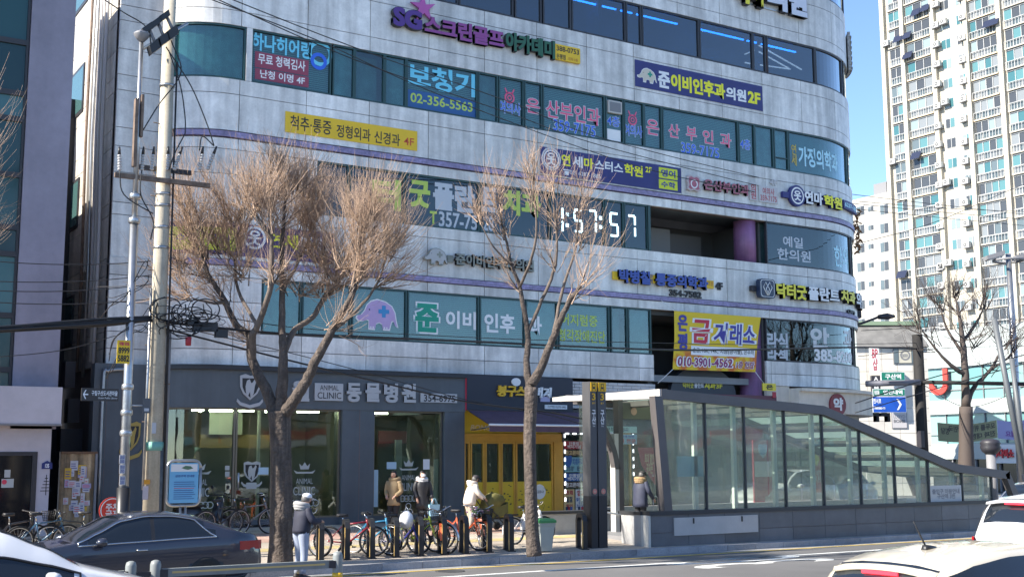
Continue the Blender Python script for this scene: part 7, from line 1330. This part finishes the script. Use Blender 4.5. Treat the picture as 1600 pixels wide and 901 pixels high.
    sl.build('sleeves', T)
    if hood or fur:
        c = (nk[0]-.03, nk[1], nk[2]-.0); m = fur or hood; hb = MB(); k_ = 16
        for ring_r, tz, r_ in ((.125,-.01,.05),(.13,.04,.05),(.11,-.05,.05)): hb.tube([(c[0]+ring_r*.95*math.cos(2*math.pi*i/k_)-.02, c[1]+ring_r*1.05*math.sin(2*math.pi*i/k_), c[2]+tz+.03*math.cos(2*math.pi*i/k_)*-1) for i in range(k_+1)], r_, m, 9, cap=False)
        hb.build('hood', T)
    if hair or cap:
        m = hair or mat('grey hair', (.12,.115,.11), .5); hb = MB(); c = Vector((ht[0]-.012, ht[1], ht[2]+.012)); rows = []
        for i in range(8):
            g = math.pi/2*(1-i/5.2); rr_, z = math.cos(g), math.sin(g); rows.append([c+Vector((-.008+(.105*rr_*math.cos(a) if math.cos(a) < .35 or g > .55 else .105*rr_*.35+(.02 if g > .4 else 0)), .091*rr_*math.sin(a), .105*z)) for a in [2*math.pi*j/18 for j in range(18)]])
        hb.loft(rows, m)
        if hairlen: hb.loft([[c+Vector((-.045+dx+rr_*.065*math.cos(a), rr_*.09*math.sin(a), z)) for a in [2*math.pi*j/14 for j in range(14)]] for z, rr_, dx in ((.06,.7,0),(0,1.0,0),(-.08,1.08,-.01),(-hairlen*.6,1.0,-.02),(-hairlen,.7,-.03))], m)
        hb.build('hair', T)
    if cap:
        c = Vector((ht[0]-.005+hx*.15, ht[1], ht[2]+.03)); cb_ = MB(); rows = [[c+Vector((rr_*.108*math.cos(a), rr_*.096*math.sin(a), z-.25*hz*rr_*math.cos(a))) for a in [2*math.pi*j/18 for j in range(18)]] for z, rr_ in ((.0,1.0),(.03,1.0),(.06,.93),(.085,.72),(.098,.4),(.102,.05))]
        cb_.loft(rows, cap); cb_.loft([[c+Vector((.085+x*.1, y*.085*(1-.4*x*x), .004-.03*x-.25*hz*.1+t)) for y, t in ((-1,-.012),(-.5,0),(0,.004),(.5,0),(1,-.012),(1,-.018),(0,-.003),(-1,-.018))] for x in (0,.5,.85,1)], cap); cb_.build('cap', T)
    if mask:
        MB().loft([[Vector((ht[0]+x, ht[1]+y*w_, ht[2]+z)) for y, z in [(-1,.0),(-.6,.012),(0,.018),(.6,.012),(1,0),(.8,-.05),(0,-.075),(-.8,-.05)]] for x, w_ in ((.045,.078),(.085,.06),(.115,.025))], mask).build('face_mask', T)
    T.location = loc; T.rotation_euler = (0,0,R(head)); T.scale = (s,s,s); return T, s
def place(px, py, D): q = AT(px, py, D); return q
NVJ = mat('navy jacket cloth', (.022,.024,.042), .75, noise=(6,.2)); JEAN = mat('pale jean cloth', (.30,.34,.43), .8, noise=(5,.15)); CAPW = mat('white cap cloth', (.70,.71,.74), .7); KHA = mat('tan coat cloth', (.30,.215,.115), .75, noise=(6,.15)); BLC = mat('black down coat', (.022,.022,.025), .55, noise=(7,.2)); CRW_ = mat('cream puffer cloth', (.66,.58,.51), .7, noise=(6,.1)); BLT = mat('black trouser cloth', (.018,.018,.02), .8); NVP = mat('navy parka cloth', (.03,.035,.065), .7, noise=(6,.2)); FUR = mat('tan fur', (.42,.28,.15), .9, noise=(40,.4), bump=(60,1.,.03)); MASKW = mat('white mask', (.72,.73,.75), .7); GRYC = mat('grey hood cloth', (.35,.34,.33), .8)
gx, gn_ = G(465,899,0)
T, s = person('man in a white cap, navy jacket and pale jeans standing at the kerb', 1.72, (W(466,899,24.0)[0], 24.0, 0), 12, NVJ, [(.90,.165,.205),(.96,.175,.215),(1.10,.165,.215),(1.25,.165,.225),(1.36,.145,.215),(1.43,.10,.12),(1.47,.075,.085)], JEAN, [((.12,-.27,1.14),(.34,-.17,1.13)),((.12,.25,1.14),(.36,.08,1.15))], [((.02,-.10,.48),(-.02,-.10,.085)),((.03,.10,.48),(0,.11,.085))], lean=.10, headtilt=(.055,.02), cap=CAPW, hood=GRYC)
mb = MB(); mb.tube(spline([(-.17,.10,1.38),(-.19,0,1.2),(-.12,-.19,1.02),(.08,-.19,.98)], 5), .012, mat('sling strap', (.08,.08,.09), .7), 6); o = mb.build('sling_strap', T)
gn2 = GP(612,829)
coatA = [(.72,.155,.205),(.80,.15,.20),(.98,.135,.175),(1.06,.125,.16),(1.20,.14,.19),(1.34,.135,.20),(1.42,.10,.14),(1.47,.085,.10)]
T, s = person('woman with dark hair in a tan knee length coat in front of the clinic window', 1.66, (W(612,829,31.2)[0], 31.2, gz(31.2)), 215, KHA, coatA, BLT, [((.0,-.235,1.12),(.15,-.14,1.0)),((.0,.235,1.12),(.15,.14,1.0))], [((.02,-.08,.47),(-.03,-.08,.085)),((.02,.08,.47),(.02,.09,.085))], hair=HAIRB, hairlen=.12, hood=KHA)
T, s = person('woman in a black padded coat and white mask carrying a pale blue bag', 1.66, (W(657,829,31.0)[0], 31.0, gz(31.0)), 262, BLC, [(.62,.16,.21),(.75,.155,.205),(.95,.14,.185),(1.08,.135,.175),(1.22,.145,.20),(1.34,.14,.205),(1.42,.10,.14),(1.47,.08,.095)], BLT, [((.0,-.24,1.12),(.10,-.2,.92)),((.02,.245,1.12),(.14,.25,.90))], [((.06,-.08,.47),(.10,-.08,.085)),((-.02,.08,.47),(-.16,.09,.10))], hair=HAIRB, hairlen=.26, mask=MASKW, hood=mat('white coat lining', (.6,.6,.6), .8))
bx_ = Matrix.Rotation(R(262), 3, 'Z')@Vector((.16,.30,.80)); bp_ = T.location+bx_*s
B_ = thing('tote_bag', 'pale blue cloth bag held by the woman in the black padded coat', 'bag', bp_); BB = mat('pale blue cloth', (.28,.50,.62), .7, noise=(8,.12)); mb = MB(); mb.loft([[Vector((bp_.x+x*w_, bp_.y+y*.05, bp_.z+z)) for x, y in ((-1,-1),(1,-1),(1,1),(-1,1))] for z, w_ in ((-.38,.12),(-.30,.15),(-.12,.16),(-.06,.17))], BB, smooth=False); mb.build('bag_body', B_)
mb = MB()
for y in (-.05,.05): mb.tube([(bp_.x-.1,bp_.y+y,bp_.z-.07),(bp_.x-.03,bp_.y+y*.3,bp_.z+.1),(bp_.x+.03,bp_.y+y*.3,bp_.z+.1),(bp_.x+.1,bp_.y+y,bp_.z-.07)], .012, BB, 5)
mb.build('bag_strap', B_)
T, s = person('person in a cream padded jacket leaning over the olive stroller', 1.60, (W(731,829,30.2)[0], 30.2, gz(30.2)), -5, CRW_, [(.80,.175,.225),(.88,.185,.235),(1.02,.18,.23),(1.2,.18,.235),(1.34,.16,.225),(1.42,.115,.15),(1.47,.10,.11)], mat('beige trouser cloth', (.42,.35,.28), .8), [((.22,-.25,1.10),(.40,-.20,.98)),((.22,.25,1.10),(.40,.20,.98))], [((.03,-.09,.47),(-.05,-.09,.085)),((.05,.09,.47),(.08,.09,.085))], lean=.28, headtilt=(.05,.03), cap=mat('dark cap cloth', (.035,.03,.035), .7), hood=CRW_, mask=mat('dark mask', (.06,.05,.05), .7), sleeve_r=(.085,.08,.065))
hl_ = T.location+Matrix.Rotation(R(-5),3,'Z')@Vector((.48,0,0))*s
# olive stroller
sx_, sy_, sz_ = hl_.x+.22, hl_.y, hl_.z; ST_ = thing('stroller', 'olive stroller with a ribbed hood in front of the cream padded jacket', 'stroller', (sx_, sy_, sz_)); OLV = mat('olive stroller cloth', (.115,.105,.028), .75, noise=(7,.15)); S3 = lambda x, y, z: (sx_+x, sy_+y, sz_+z)
mb = MB(); rows = []
for i in range(9):
    g = R(-20+165*i/8); q_ = 1+.05*(i % 2); rows.append([S3(.10, -.20, .62)]+[S3(.10-.36*q_*c*math.cos(g), y*.235, .62+.44*q_*c*math.sin(g)) for y, c in ((-1,.86),(-.8,.96),(-.4,1),(.4,1),(.8,.96),(1,.86))]+[S3(.10, .20, .62)])
mb.loft(rows, OLV); mb.build('hood', ST_); MB().loft([[S3(x, y*w_, z+h) for y, h in ((-1,0),(1,0),(1,.3),(-1,.3))] for x, w_, z in ((-.22,.20,.42),(.05,.21,.36),(.38,.2,.44),(.48,.18,.5))], OLV, smooth=False).build('seat', ST_)
mb = MB()
for e in (-.24,.24): mb.tube([S3(-.42,e,.98),S3(-.2,e,.7),S3(.36,e,.14)], .016, BLACK, 6).tube([S3(.1,e,.45),S3(-.3,e,.14)], .016, BLACK, 6)
mb.tube([S3(-.42,-.24,.98),S3(-.42,.24,.98)], .02, BLACK, 8).tube([S3(.36,-.24,.14),S3(.36,.24,.14)], .014, BLACK, 6); mb.build('frame', ST_)
for x in (.36,-.3):
    for e in (-.26,.26): mb = MB(); mb.lathe([(.06,-.025),(.12,-.02),(.125,0),(.12,.02),(.06,.025)], TYRE, S3(x,e,.125), 'Y', 16); mb.build('wheel', ST_)
no = 27.6; xo = W(998,760,no)[0]; zo = W(998,735,no)[1]-1.73
T, s = person('old man in a navy fur hooded parka and dark cap at the subway stairs', 1.70, (xo, no, zo), 10, NVP, [(.70,.175,.235),(.80,.175,.235),(1.0,.175,.225),(1.2,.17,.23),(1.34,.155,.225),(1.42,.11,.15),(1.47,.085,.10)], BLT, [((.08,-.27,1.12),(.30,-.22,.93)),((.10,.26,1.14),(.32,.2,.98))], [((.03,-.09,.47),(0,-.09,.085)),((.0,.09,.47),(-.04,.09,.085))], lean=.12, headtilt=(.03,.0), cap=mat('black cap cloth', (.02,.02,.022), .7), fur=FUR)
MB().box(sL+.3, sL+4, n1+.45, n2, -.3, zo+.004, GREY).build('landing', ST)
cn = MB(); p = T.location+Matrix.Rotation(R(10),3,'Z')@Vector((.40,-.24,.95))*s; K_ = thing('walking_cane', 'thin steel walking frame held by the old man in the parka', 'walking aid', (p.x,p.y,zo)); cn.tube([(p.x-.12,p.y,zo),(p.x-.1,p.y,p.z),(p.x-.02,p.y,p.z+.05),(p.x+.06,p.y,p.z),(p.x+.1,p.y,zo)], .014, STEEL, 6).build('tube', K_)
# ------------------------------------------------------------------ small things
nq = 29.6; a, b = W(1266,772,nq), W(1284,702,nq); T = thing('feather_banner', 'tall red standing banner with a yellow diamond and white letters behind the station glass', 'banner', (a[0], nq, gz(nq))); F_ = XYmap(nq); w_ = b[0]-a[0]
MB().tube([(a[0]-.03,nq,gz(nq)),(a[0]-.03,nq,b[1]+.1)], .018, GALV, 6).build('pole', T); BRED = mat('banner red', (.62,.05,.03), .6)
MB().poly([(a[0],a[1]),(b[0],a[1]),(b[0]-.05,lerp(a[1],b[1],.6)),(b[0]-.2*w_,b[1]),(a[0],b[1])], BRED, F_, 0, .006).build('cloth', T); c = lerp(a[1],b[1],.74); m = a[0]+.45*w_
MB().poly([(m-.16,c),(m,c+.24),(m+.16,c),(m,c-.24)], YEL, F_, .01).text('무제한\n특판', a[0]+.1*w_, b[0]-.12*w_, lerp(a[1],b[1],.22), lerp(a[1],b[1],.5), WHITE, fm=F_, d=.01, bold=.03).build('print', T)
ng = 30.2; a, b = W(1176,750,ng), W(1204,690,ng); T = thing('standing_poster', 'maroon and white poster board with a blue emblem behind the station glass', 'poster board', (a[0], ng, gz(ng))); F_ = XYmap(ng); MB().box(a[0], b[0], ng, ng+.05, gz(ng), b[1], PAL['r']).build('board', T)
MB().fbox(a[0]+.05, b[0]-.05, lerp(a[1],b[1],.05), lerp(a[1],b[1],.45), 0, .006, WHITE, F_).poly([((a[0]+b[0])/2+u*.4, lerp(a[1],b[1],.72)+v*.4) for u, v in SHIELD], PAPB, F_, .006).disc((a[0]+b[0])/2, lerp(a[1],b[1],.72), .13, BLU2, F_, .01).build('print', T)
nr = 29.2; T = thing('railing_rack', 'row of bent stainless bicycle hoops behind the station glass', 'cycle rack', (W(1140,785,nr)[0], nr, gz(nr))); x = W(1112,785,nr)[0]
for k in range(7): MB().tube(spline([(x+.16*k,nr,gz(nr)),(x+.16*k,nr-.02,gz(nr)+.5),(x+.16*k+.08,nr,gz(nr)+.68),(x+.16*k+.16,nr+.05,gz(nr)+.5),(x+.16*k+.16,nr+.3,gz(nr))], 4), .016, CHR, 6).build('hoop', T)
MB().tube([(x-.1,nr,gz(nr)+.3),(x+1.3,nr,gz(nr)+.3)], .018, CHR, 6).build('rail', T)
nx = 26.0; q = W(173,792,nx); T = thing('round_red_sign', 'round orange red sign with white letters beside the black padded foot of the steel post', 'sign', (q[0], nx, gz(nx))); F_ = XYmap(nx)
MB().tube([(q[0],nx+.02,gz(nx)),(q[0],nx+.02,q[1])], .025, GALV, 6).build('stand', T); MB().disc(q[0], q[1], .27, BRED, F_, 0, .02).build('disc', T); MB().ring(q[0], q[1], .225, .245, WHITE, F_, .024).text('주차\n금지', q[0]-.14, q[0]+.14, q[1]-.14, q[1]+.14, WHITE, fm=F_, d=.024, bold=.03).build('print', T)
p0 = W(158,640,NS-.35); p1 = W(160,575,NS-.35); MB().tube(spline([(p0[0],NS-.37,1.0),(p0[0],NS-.37,p1[1]-.3),(p0[0]+.12,NS-.37,p1[1]),(p0[0]+.7,NS-.37,p1[1]+.08)], 5), .05, GALV, 8).build('drain_pipe', BLD)
for x, y, r_, lb in ((700,891,.33,'round iron manhole cover in the road near the kerb'),): g = G(x, y); o = MB().lathe([(r_,.0),(r_,.006),(r_*.86,.006),(r_*.85,.004),(.02,.004)], mat('cast iron', (.05,.05,.05), .6, noise=(20,.4)), (g[0],g[1],.001), 'Z', 24).build('manhole_cover', None, lb, 'manhole cover')
# ------------------------------------------------------------------ cars: lofted bodies, local X runs from the nose (0) to the tail, Z up
TINT = mat('tinted car glass', (.012,.016,.022), .06, spec=.7); LAMPR = mat('red lamp glass', (.30,.006,.012), .15, coat=.6); LITR = mat('lit brake lamp', (.6,.02,.03), .3, emit=((1,.03,.05), 1.2)); ALLOY = mat('alloy wheel', (.42,.43,.45), .3, .85); TRIM = mat('black car trim', (.015,.015,.017), .45); LAMPC = mat('clear lamp', (.55,.57,.6), .1, .3)
def interp(tab, x):
    for p, q in zip(tab, tab[1:]):
        if x <= q[0]:
            t = (x-p[0])/(q[0]-p[0]); t = t*t*(3-2*t)*.35+t*.65; return lerp(p[1], q[1], max(0, min(1, t)))
    return tab[-1][1]
def car(name, label, cat, paint, L_, Wd, roof, belt, x_ws, x_rf, x_rr, x_tail, wheels, head, loc, pillars=(), chrome=True, antenna=False, spoiler=False, wr=.33, dark_roof=None, rearglass=TINT, taper=.13, group=None, mirror=True, sw_end=None, edge=.07, lowglass=False):
    T = thing(name, label, cat, (0,0,0), group); hw = Wd/2
    key = sorted(set([0,.06,.2,.45,.8,x_ws-.02,x_ws+.02,x_rf,x_rr,x_tail-.02,x_tail+.02,L_-.35,L_-.12,L_-.03,L_]+[p-.035 for p in pillars]+[p+.035 for p in pillars])); xs = []
    for p, q in zip(key, key[1:]):
        k = max(1, math.ceil((q-p)/.11)); xs += [p+(q-p)*i/k for i in range(k)]
    xs.append(L_)
    def sec(x):
        zr, zb = interp(roof, x), interp(belt, x); zb = min(zb, zr-.012); en = min(1, (x/.7)**.5 if x > 0 else 0); ex = min(1, ((L_-x)/.6)**.5 if x < L_ else 0)
        w_ = hw*(.66+.34*en)*(.74+.26*ex); g = max(0, zr-zb-.04); sill = .22 if .35 < x < L_-.3 else .30
        wr_ = w_-.06-g*.42*(1 if g > .05 else .6); wr_ = max(wr_, .2)
        pts = [(0,sill),(w_*.86,sill),(w_*.97,sill+.1),(w_,lerp(sill,zb,.55)),(w_*.985,lerp(sill,zb,.82)),(w_-.035,zb-.02),(w_-.055,zb+.012),(lerp(w_-.055,wr_,.5),lerp(zb,zr,.5)),(wr_,zr-.055*min(1,g/.15)),(wr_-edge,zr-.018*min(1,g/.15)),(wr_*.5,zr+.012*min(1,g/.2)),(0,zr+.02*min(1,g/.2))]
        return pts
    mats_ = [paint, TINT, TRIM, rearglass, dark_roof or paint]; mb = MB()
    for m in mats_: mb._m(m)
    prof = [sec(x) for x in xs]; nP = 12; vs = []
    for x, pr in zip(xs, prof):
        vs += [(x, -y, z) for y, z in pr]+[(x, y, z) for y, z in pr[-2:0:-1]]
    nR = 2*nP-2; fs = []; fm_ = []
    for i in range(len(xs)-1):
        xm = (xs[i]+xs[i+1])/2; g = prof[i][8][1]-prof[i][6][1]
        for j in range(nR):
            j2 = (j+1) % nR; fs.append((i*nR+j, i*nR+j2, (i+1)*nR+j2, (i+1)*nR+j)); r_ = j if j < nP-1 else nR-1-j; m = paint
            if r_ in (6,7) and x_ws+.12 < xm < ((sw_end-(.22 if r_ == 7 else 0)) if sw_end else x_tail-.12) and g > .1 and not any(abs(xm-p) < .034 for p in pillars): m = TINT
            if r_ == 7 and lowglass: m = paint
            if r_ in (6,7) and not lowglass and any(abs(xm-p) < .034 for p in pillars): m = TRIM
            if r_ in (9,10): 
                if x_ws < xm < x_rf: m = TINT
                elif x_rr < xm < x_tail: m = rearglass
                elif x_rf <= xm <= x_rr and dark_roof: m = dark_roof
            if r_ in (0,): m = TRIM
            fm_.append(m)
    b = len(mb.v); mb.v += vs
    for f, m in zip(fs, fm_): mb.f.append(f); mb.mi.append(mb._m(m)); mb.sm.append(True)
    for e, s_ in ((0,1),(len(xs)-1,-1)): mb.f.append(tuple(e*nR+j for j in (range(nR) if s_ > 0 else range(nR-1,-1,-1)))); mb.mi.append(0); mb.sm.append(False)
    body = mb.build('body', T)
    def side(x, r_, e, off=.004): 
        pr = sec(x)[r_]; return (x, e*(pr[0]+off), pr[1])
    if chrome:
        mb = MB(); xa, xb = x_ws+.05, (sw_end or x_tail-.1); n_ = 26
        for e in (-1,1):
            up_ = [tuple(lerp(side(lerp(xa,xb,i/n_), 7 if lowglass else 8, e)[c], side(lerp(xa,xb,i/n_), 6, e)[c], max(0,(i/n_-.84)/.16) if sw_end else 0) for c in range(3)) for i in range(n_+1)]; lo = [side(lerp(xa,xb,i/n_), 6, e) for i in range(n_+1)]; mb.tube(lo+up_[::-1]+[lo[0]], .016, CHR if chrome is True else TRIM, 5)
        mb.build('window_trim', T)
    for x in wheels:
        for e in (-1,1):
            y = e*(hw-.10); mb = MB(); mb.lathe([(wr+.055,-.13),(wr+.055,.112*1)], TRIM, (x, y, wr), 'Y', 30) if False else None
            arch = MB(); ya = sec(x)[2][0]; k = 22
            arch.loft([[(x+(wr+.045)*math.cos(g)*f, e*(hw*.985+.006), wr+(wr+.045)*math.sin(g)*f) for f in (1,.2)]+[(x+(wr+.045)*math.cos(g)*f, e*(hw-.2), wr+(wr+.045)*math.sin(g)*f) for f in (.2,1)] for g in [R(-20+220*i/k) for i in range(k+1)]], TRIM); arch.build('wheel_arch', T)
            o = MB().lathe([(wr*.7,-.1),(wr*.93,-.105),(wr,-.07),(wr,.07),(wr*.93,.105),(wr*.7,.1)], TYRE, (x, e*(hw-.085), wr), 'Y', 30).build('wheel', T)
            rm = MB(); yo = e*(hw+.012); rm.ring(x, wr, wr*.62, wr*.72, ALLOY, lambda a, z, d=0: (a, yo, z), 0, 30); F_ = lambda a, z, d=0: (a, yo+e*d, z)
            rm.disc(x, wr, wr*.66, TRIM, F_, -.03, 0, 24); rm.disc(x, wr, wr*.15, ALLOY, F_, .0, 0, 14)
            for k in range(10):
                g = 2*math.pi*k/10+(.12 if k % 2 else -.12); c_, s_ = math.cos(g), math.sin(g); rm.poly([(x+c_*wr*.1-s_*.016, wr+s_*wr*.1+c_*.016),(x+c_*wr*.64-s_*.022, wr+s_*wr*.64+c_*.022),(x+c_*wr*.64+s_*.022, wr+s_*wr*.64-c_*.022),(x+c_*wr*.1+s_*.016, wr+s_*wr*.1-c_*.016)], ALLOY, F_, -.004)
            rm.build('rim', o)
    if mirror:
        for e in (-1,1):
            mx_ = x_ws+.42; p = Vector(side(mx_, 6, e, 0)); mb = MB(); c = p+Vector((-.02,e*.16,.05)); mb.loft([[c+Vector((dx, math.cos(g)*ry, math.sin(g)*rz)) for g in [2*math.pi*i/12 for i in range(12)]] for dx, ry, rz in ((-.09,.03,.02),(-.06,.09,.06),(0,.115,.08),(.07,.11,.078),(.09,.085,.06))], paint); mb.tube([p+Vector((0,e*-.02,0)), c+Vector((0,0,-.04))], .03, TRIM, 6); mb.build('mirror', T)
    hd = MB(); zh = interp(roof, .25)-.16
    for e in (-1,1): hd.loft([[side(x, 4, e, .006 if k else -.02)[:2]+(z,) for k, z in ((0,zh-.05),(1,zh-.05),(1,zh+.06),(0,zh+.06))] for x in (.12,.3,.55)], LAMPC, smooth=False)
    hd.build('headlight', T); tl = MB(); zt = interp(belt, L_-.25)-.14
    for e in (-1,1): tl.loft([[(x, e*(sec(x)[4][0]+d_), z) for d_, z in ((-.03,zt-.09),(.008,zt-.09),(.008,zt+.07),(-.03,zt+.07))] for x in (L_-.5,L_-.3,L_-.1,L_-.02)], LAMPR, smooth=False)
    tl.build('tail_light', T); dh = MB()
    zz = interp(belt, 2.2)-.16
    for x in ([p-.22 for p in pillars] if pillars else []):
        for e in (-1,1): q = sec(x)[4]; dh.tube([(x-.09,e*(q[0]+.012),q[1]),(x-.06,e*(q[0]+.03),q[1]),(x+.09,e*(q[0]+.03),q[1]),(x+.11,e*(q[0]+.012),q[1])], .016, CHR, 6)
    if pillars: dh.build('door_handle', T)
    if antenna:
        xa = x_rr-.5; zr = interp(roof, xa)+.012; mb = MB(); mb.loft([[(xa+dx,-w_,zr),(xa+dx,w_,zr),(xa+dx,w_*.5,zr+h),(xa+dx,-w_*.5,zr+h)] for dx, w_, h in ((-.13,.012,.006),(-.08,.03,.028),(.0,.035,.042),(.05,.035,.042),(.06,.03,.01))], TRIM); r_ = [Vector((xa+.03,0,zr+.03)), Vector((xa+.17,0,zr+.245))]
        mb.tube(r_, [.008,.006], TRIM, 6)
        for i in range(14): c = r_[0].lerp(r_[1], i/14); mb.tube([c, c.lerp(r_[1],.03)], .0095, TRIM, 6)
        mb.build('antenna', T)
    if spoiler:
        zr = interp(roof, x_rr); mb = MB(); wq = sec(x_rr)[9][0]; mb.loft([[(x, y, zr+.024*(1-(y/wq)**2)-dz*(1+.35*abs(y/wq)**3)) for x, dz in ((x_rr-.16,-.004),(x_rr+spoiler,.035),(x_rr+spoiler+.02,.065),(x_rr-.05,.09))] for y in [lerp(-wq, wq, i/12) for i in range(13)]], paint); mb.build('spoiler', T)
        mb = MB(); mb.loft([[(x_rr+spoiler+.016, y, zr-.05),(x_rr+spoiler+.028, y, zr-.045),(x_rr+spoiler+.028, y, zr-.075),(x_rr+spoiler+.016, y, zr-.08)] for y in (-.19,-.1,.1,.19)], LITR, smooth=False); mb.build('brake_light', T)
    T.location = loc; T.rotation_euler = (0,0,R(head)); return T
PDK = mat('dark navy paint', (.024,.027,.042), .25, coat=1.); PWH = mat('pearl white paint', (.60,.54,.42), .3, coat=1.); PWB = mat('cool white paint', (.66,.67,.69), .3, coat=1.)
SED_R = [(0,.55),(.1,.68),(.5,.80),(1.1,.92),(1.5,.98),(1.9,1.19),(2.3,1.385),(2.75,1.46),(3.2,1.455),(3.7,1.38),(4.2,1.21),(4.6,1.07),(4.85,1.02),(4.95,.9),(4.97,.72)]; SED_B = [(0,.45),(.1,.6),(.5,.74),(1.1,.85),(1.6,.92),(2.5,.95),(3.5,.985),(4.2,1.0),(4.7,.99),(4.9,.86),(4.97,.68)]
# heading: local +X is nose-to-tail; the dark saloon drives to the left so its nose points to -X
q = G(413,905,0); NC = 23.25
xt = W(412,850,NC-.9)[0]
car('parked_car', 'dark navy saloon car with chrome window trim stopped beside the pavement', 'car', PDK, 4.97, 1.87, SED_R, SED_B, 1.5, 2.3, 3.6, 4.45, (.98,3.83), 0, (xt-4.97, NC, 0), pillars=(2.86,), sw_end=4.02)
# near white hatchback right: seen from behind and above
HB_R = [(0,.6),(.1,.78),(.6,.95),(1.1,1.05),(1.3,1.12),(1.7,1.38),(2.1,1.53),(2.6,1.58),(3.1,1.575),(3.6,1.53),(3.95,1.46),(4.1,1.30),(4.25,1.0),(4.32,.8),(4.35,.6)]; HB_B = [(0,.5),(.1,.7),(.6,.88),(1.2,.97),(2.5,1.0),(3.6,1.05),(4.05,1.05),(4.25,.92),(4.35,.55)]
pa = AT(1447,850,10.7)
car('white_hatchback', 'near pearl white hatchback with a stubby roof antenna and small red brake light', 'car', PWH, 4.35, 1.76, [(x, z*1.058) for x, z in HB_R], HB_B, 1.3, 2.1, 3.93, 4.22, (.85,3.45), 180, (pa.x+3.43, pa.y, 0), pillars=(2.45,), chrome=False, antenna=True, spoiler=.1)
pb = AT(1533,782,22.0)
car('white_suv', 'second white car ahead with a black rear window and red spoiler light', 'car', PWB, 4.6, 1.86, [(x*1.06, z*1.135) for x, z in HB_R], [(x*1.06, z*1.09) for x, z in HB_B], 1.4, 2.2, 4.05, 4.45, (.9,3.65), 180, (pb.x+4.2, pb.y-.75, 0), pillars=(2.6,), chrome='black', spoiler=.28, dark_roof=None)
LW_R = [(0,.6),(.1,.74),(.6,.86),(1.0,.95),(1.25,1.02),(1.7,1.24),(2.2,1.43),(2.7,1.5),(3.3,1.49),(3.8,1.40),(4.1,1.25),(4.4,.98),(4.5,.7)]; LW_B = [(0,.5),(.1,.66),(.6,.8),(1.2,.89),(2.5,.93),(3.6,.98),(4.2,.95),(4.5,.6)]
pl_ = G(10,819,1.5); NL = 16.9
xl = W(8,819,NL-.55)[0]
car('white_car', 'white car with black window trim, only its roof and side windows in view', 'car', PWB, 4.5, 1.8, [(x, z*1.09) for x, z in LW_R], [(x, z*1.03) for x, z in LW_B], 1.25, 2.2, 3.75, 4.3, (.85,3.55), 180, (xl+2.15, NL, 0), pillars=(2.55,), chrome='black', edge=.17, lowglass=True)
# cars seen through and beyond the glass canopy
car('parked_car', 'white parked car behind the glass in the middle of the station canopy', 'car', PWB, 4.6, 1.86, HB_R, HB_B, 1.3, 2.1, 3.93, 4.22, (.85,3.45), 10, (W(1165,770,30.8)[0], 30.9, .4), pillars=(2.45,), chrome='black')
car('parked_car', 'pale blue parked car behind the lower part of the station glass', 'car', mat('pale blue paint', (.36,.46,.52), .3, coat=1.), 4.4, 1.8, SED_R, SED_B, 1.5, 2.3, 3.6, 4.2, (.98,3.6), 55, (W(1345,760,32)[0], 32.2, .4), pillars=(2.9,))
p = AT(1592,745,42); car('parked_car', 'silver car far beyond the low end of the station canopy', 'car', mat('silver paint', (.4,.4,.42), .3, .5, coat=1.), 4.5, 1.8, LW_R, LW_B, 1.25, 2.2, 3.75, 4.3, (.85,3.55), 20, (p.x-.5, p.y, 0), pillars=(2.55,))
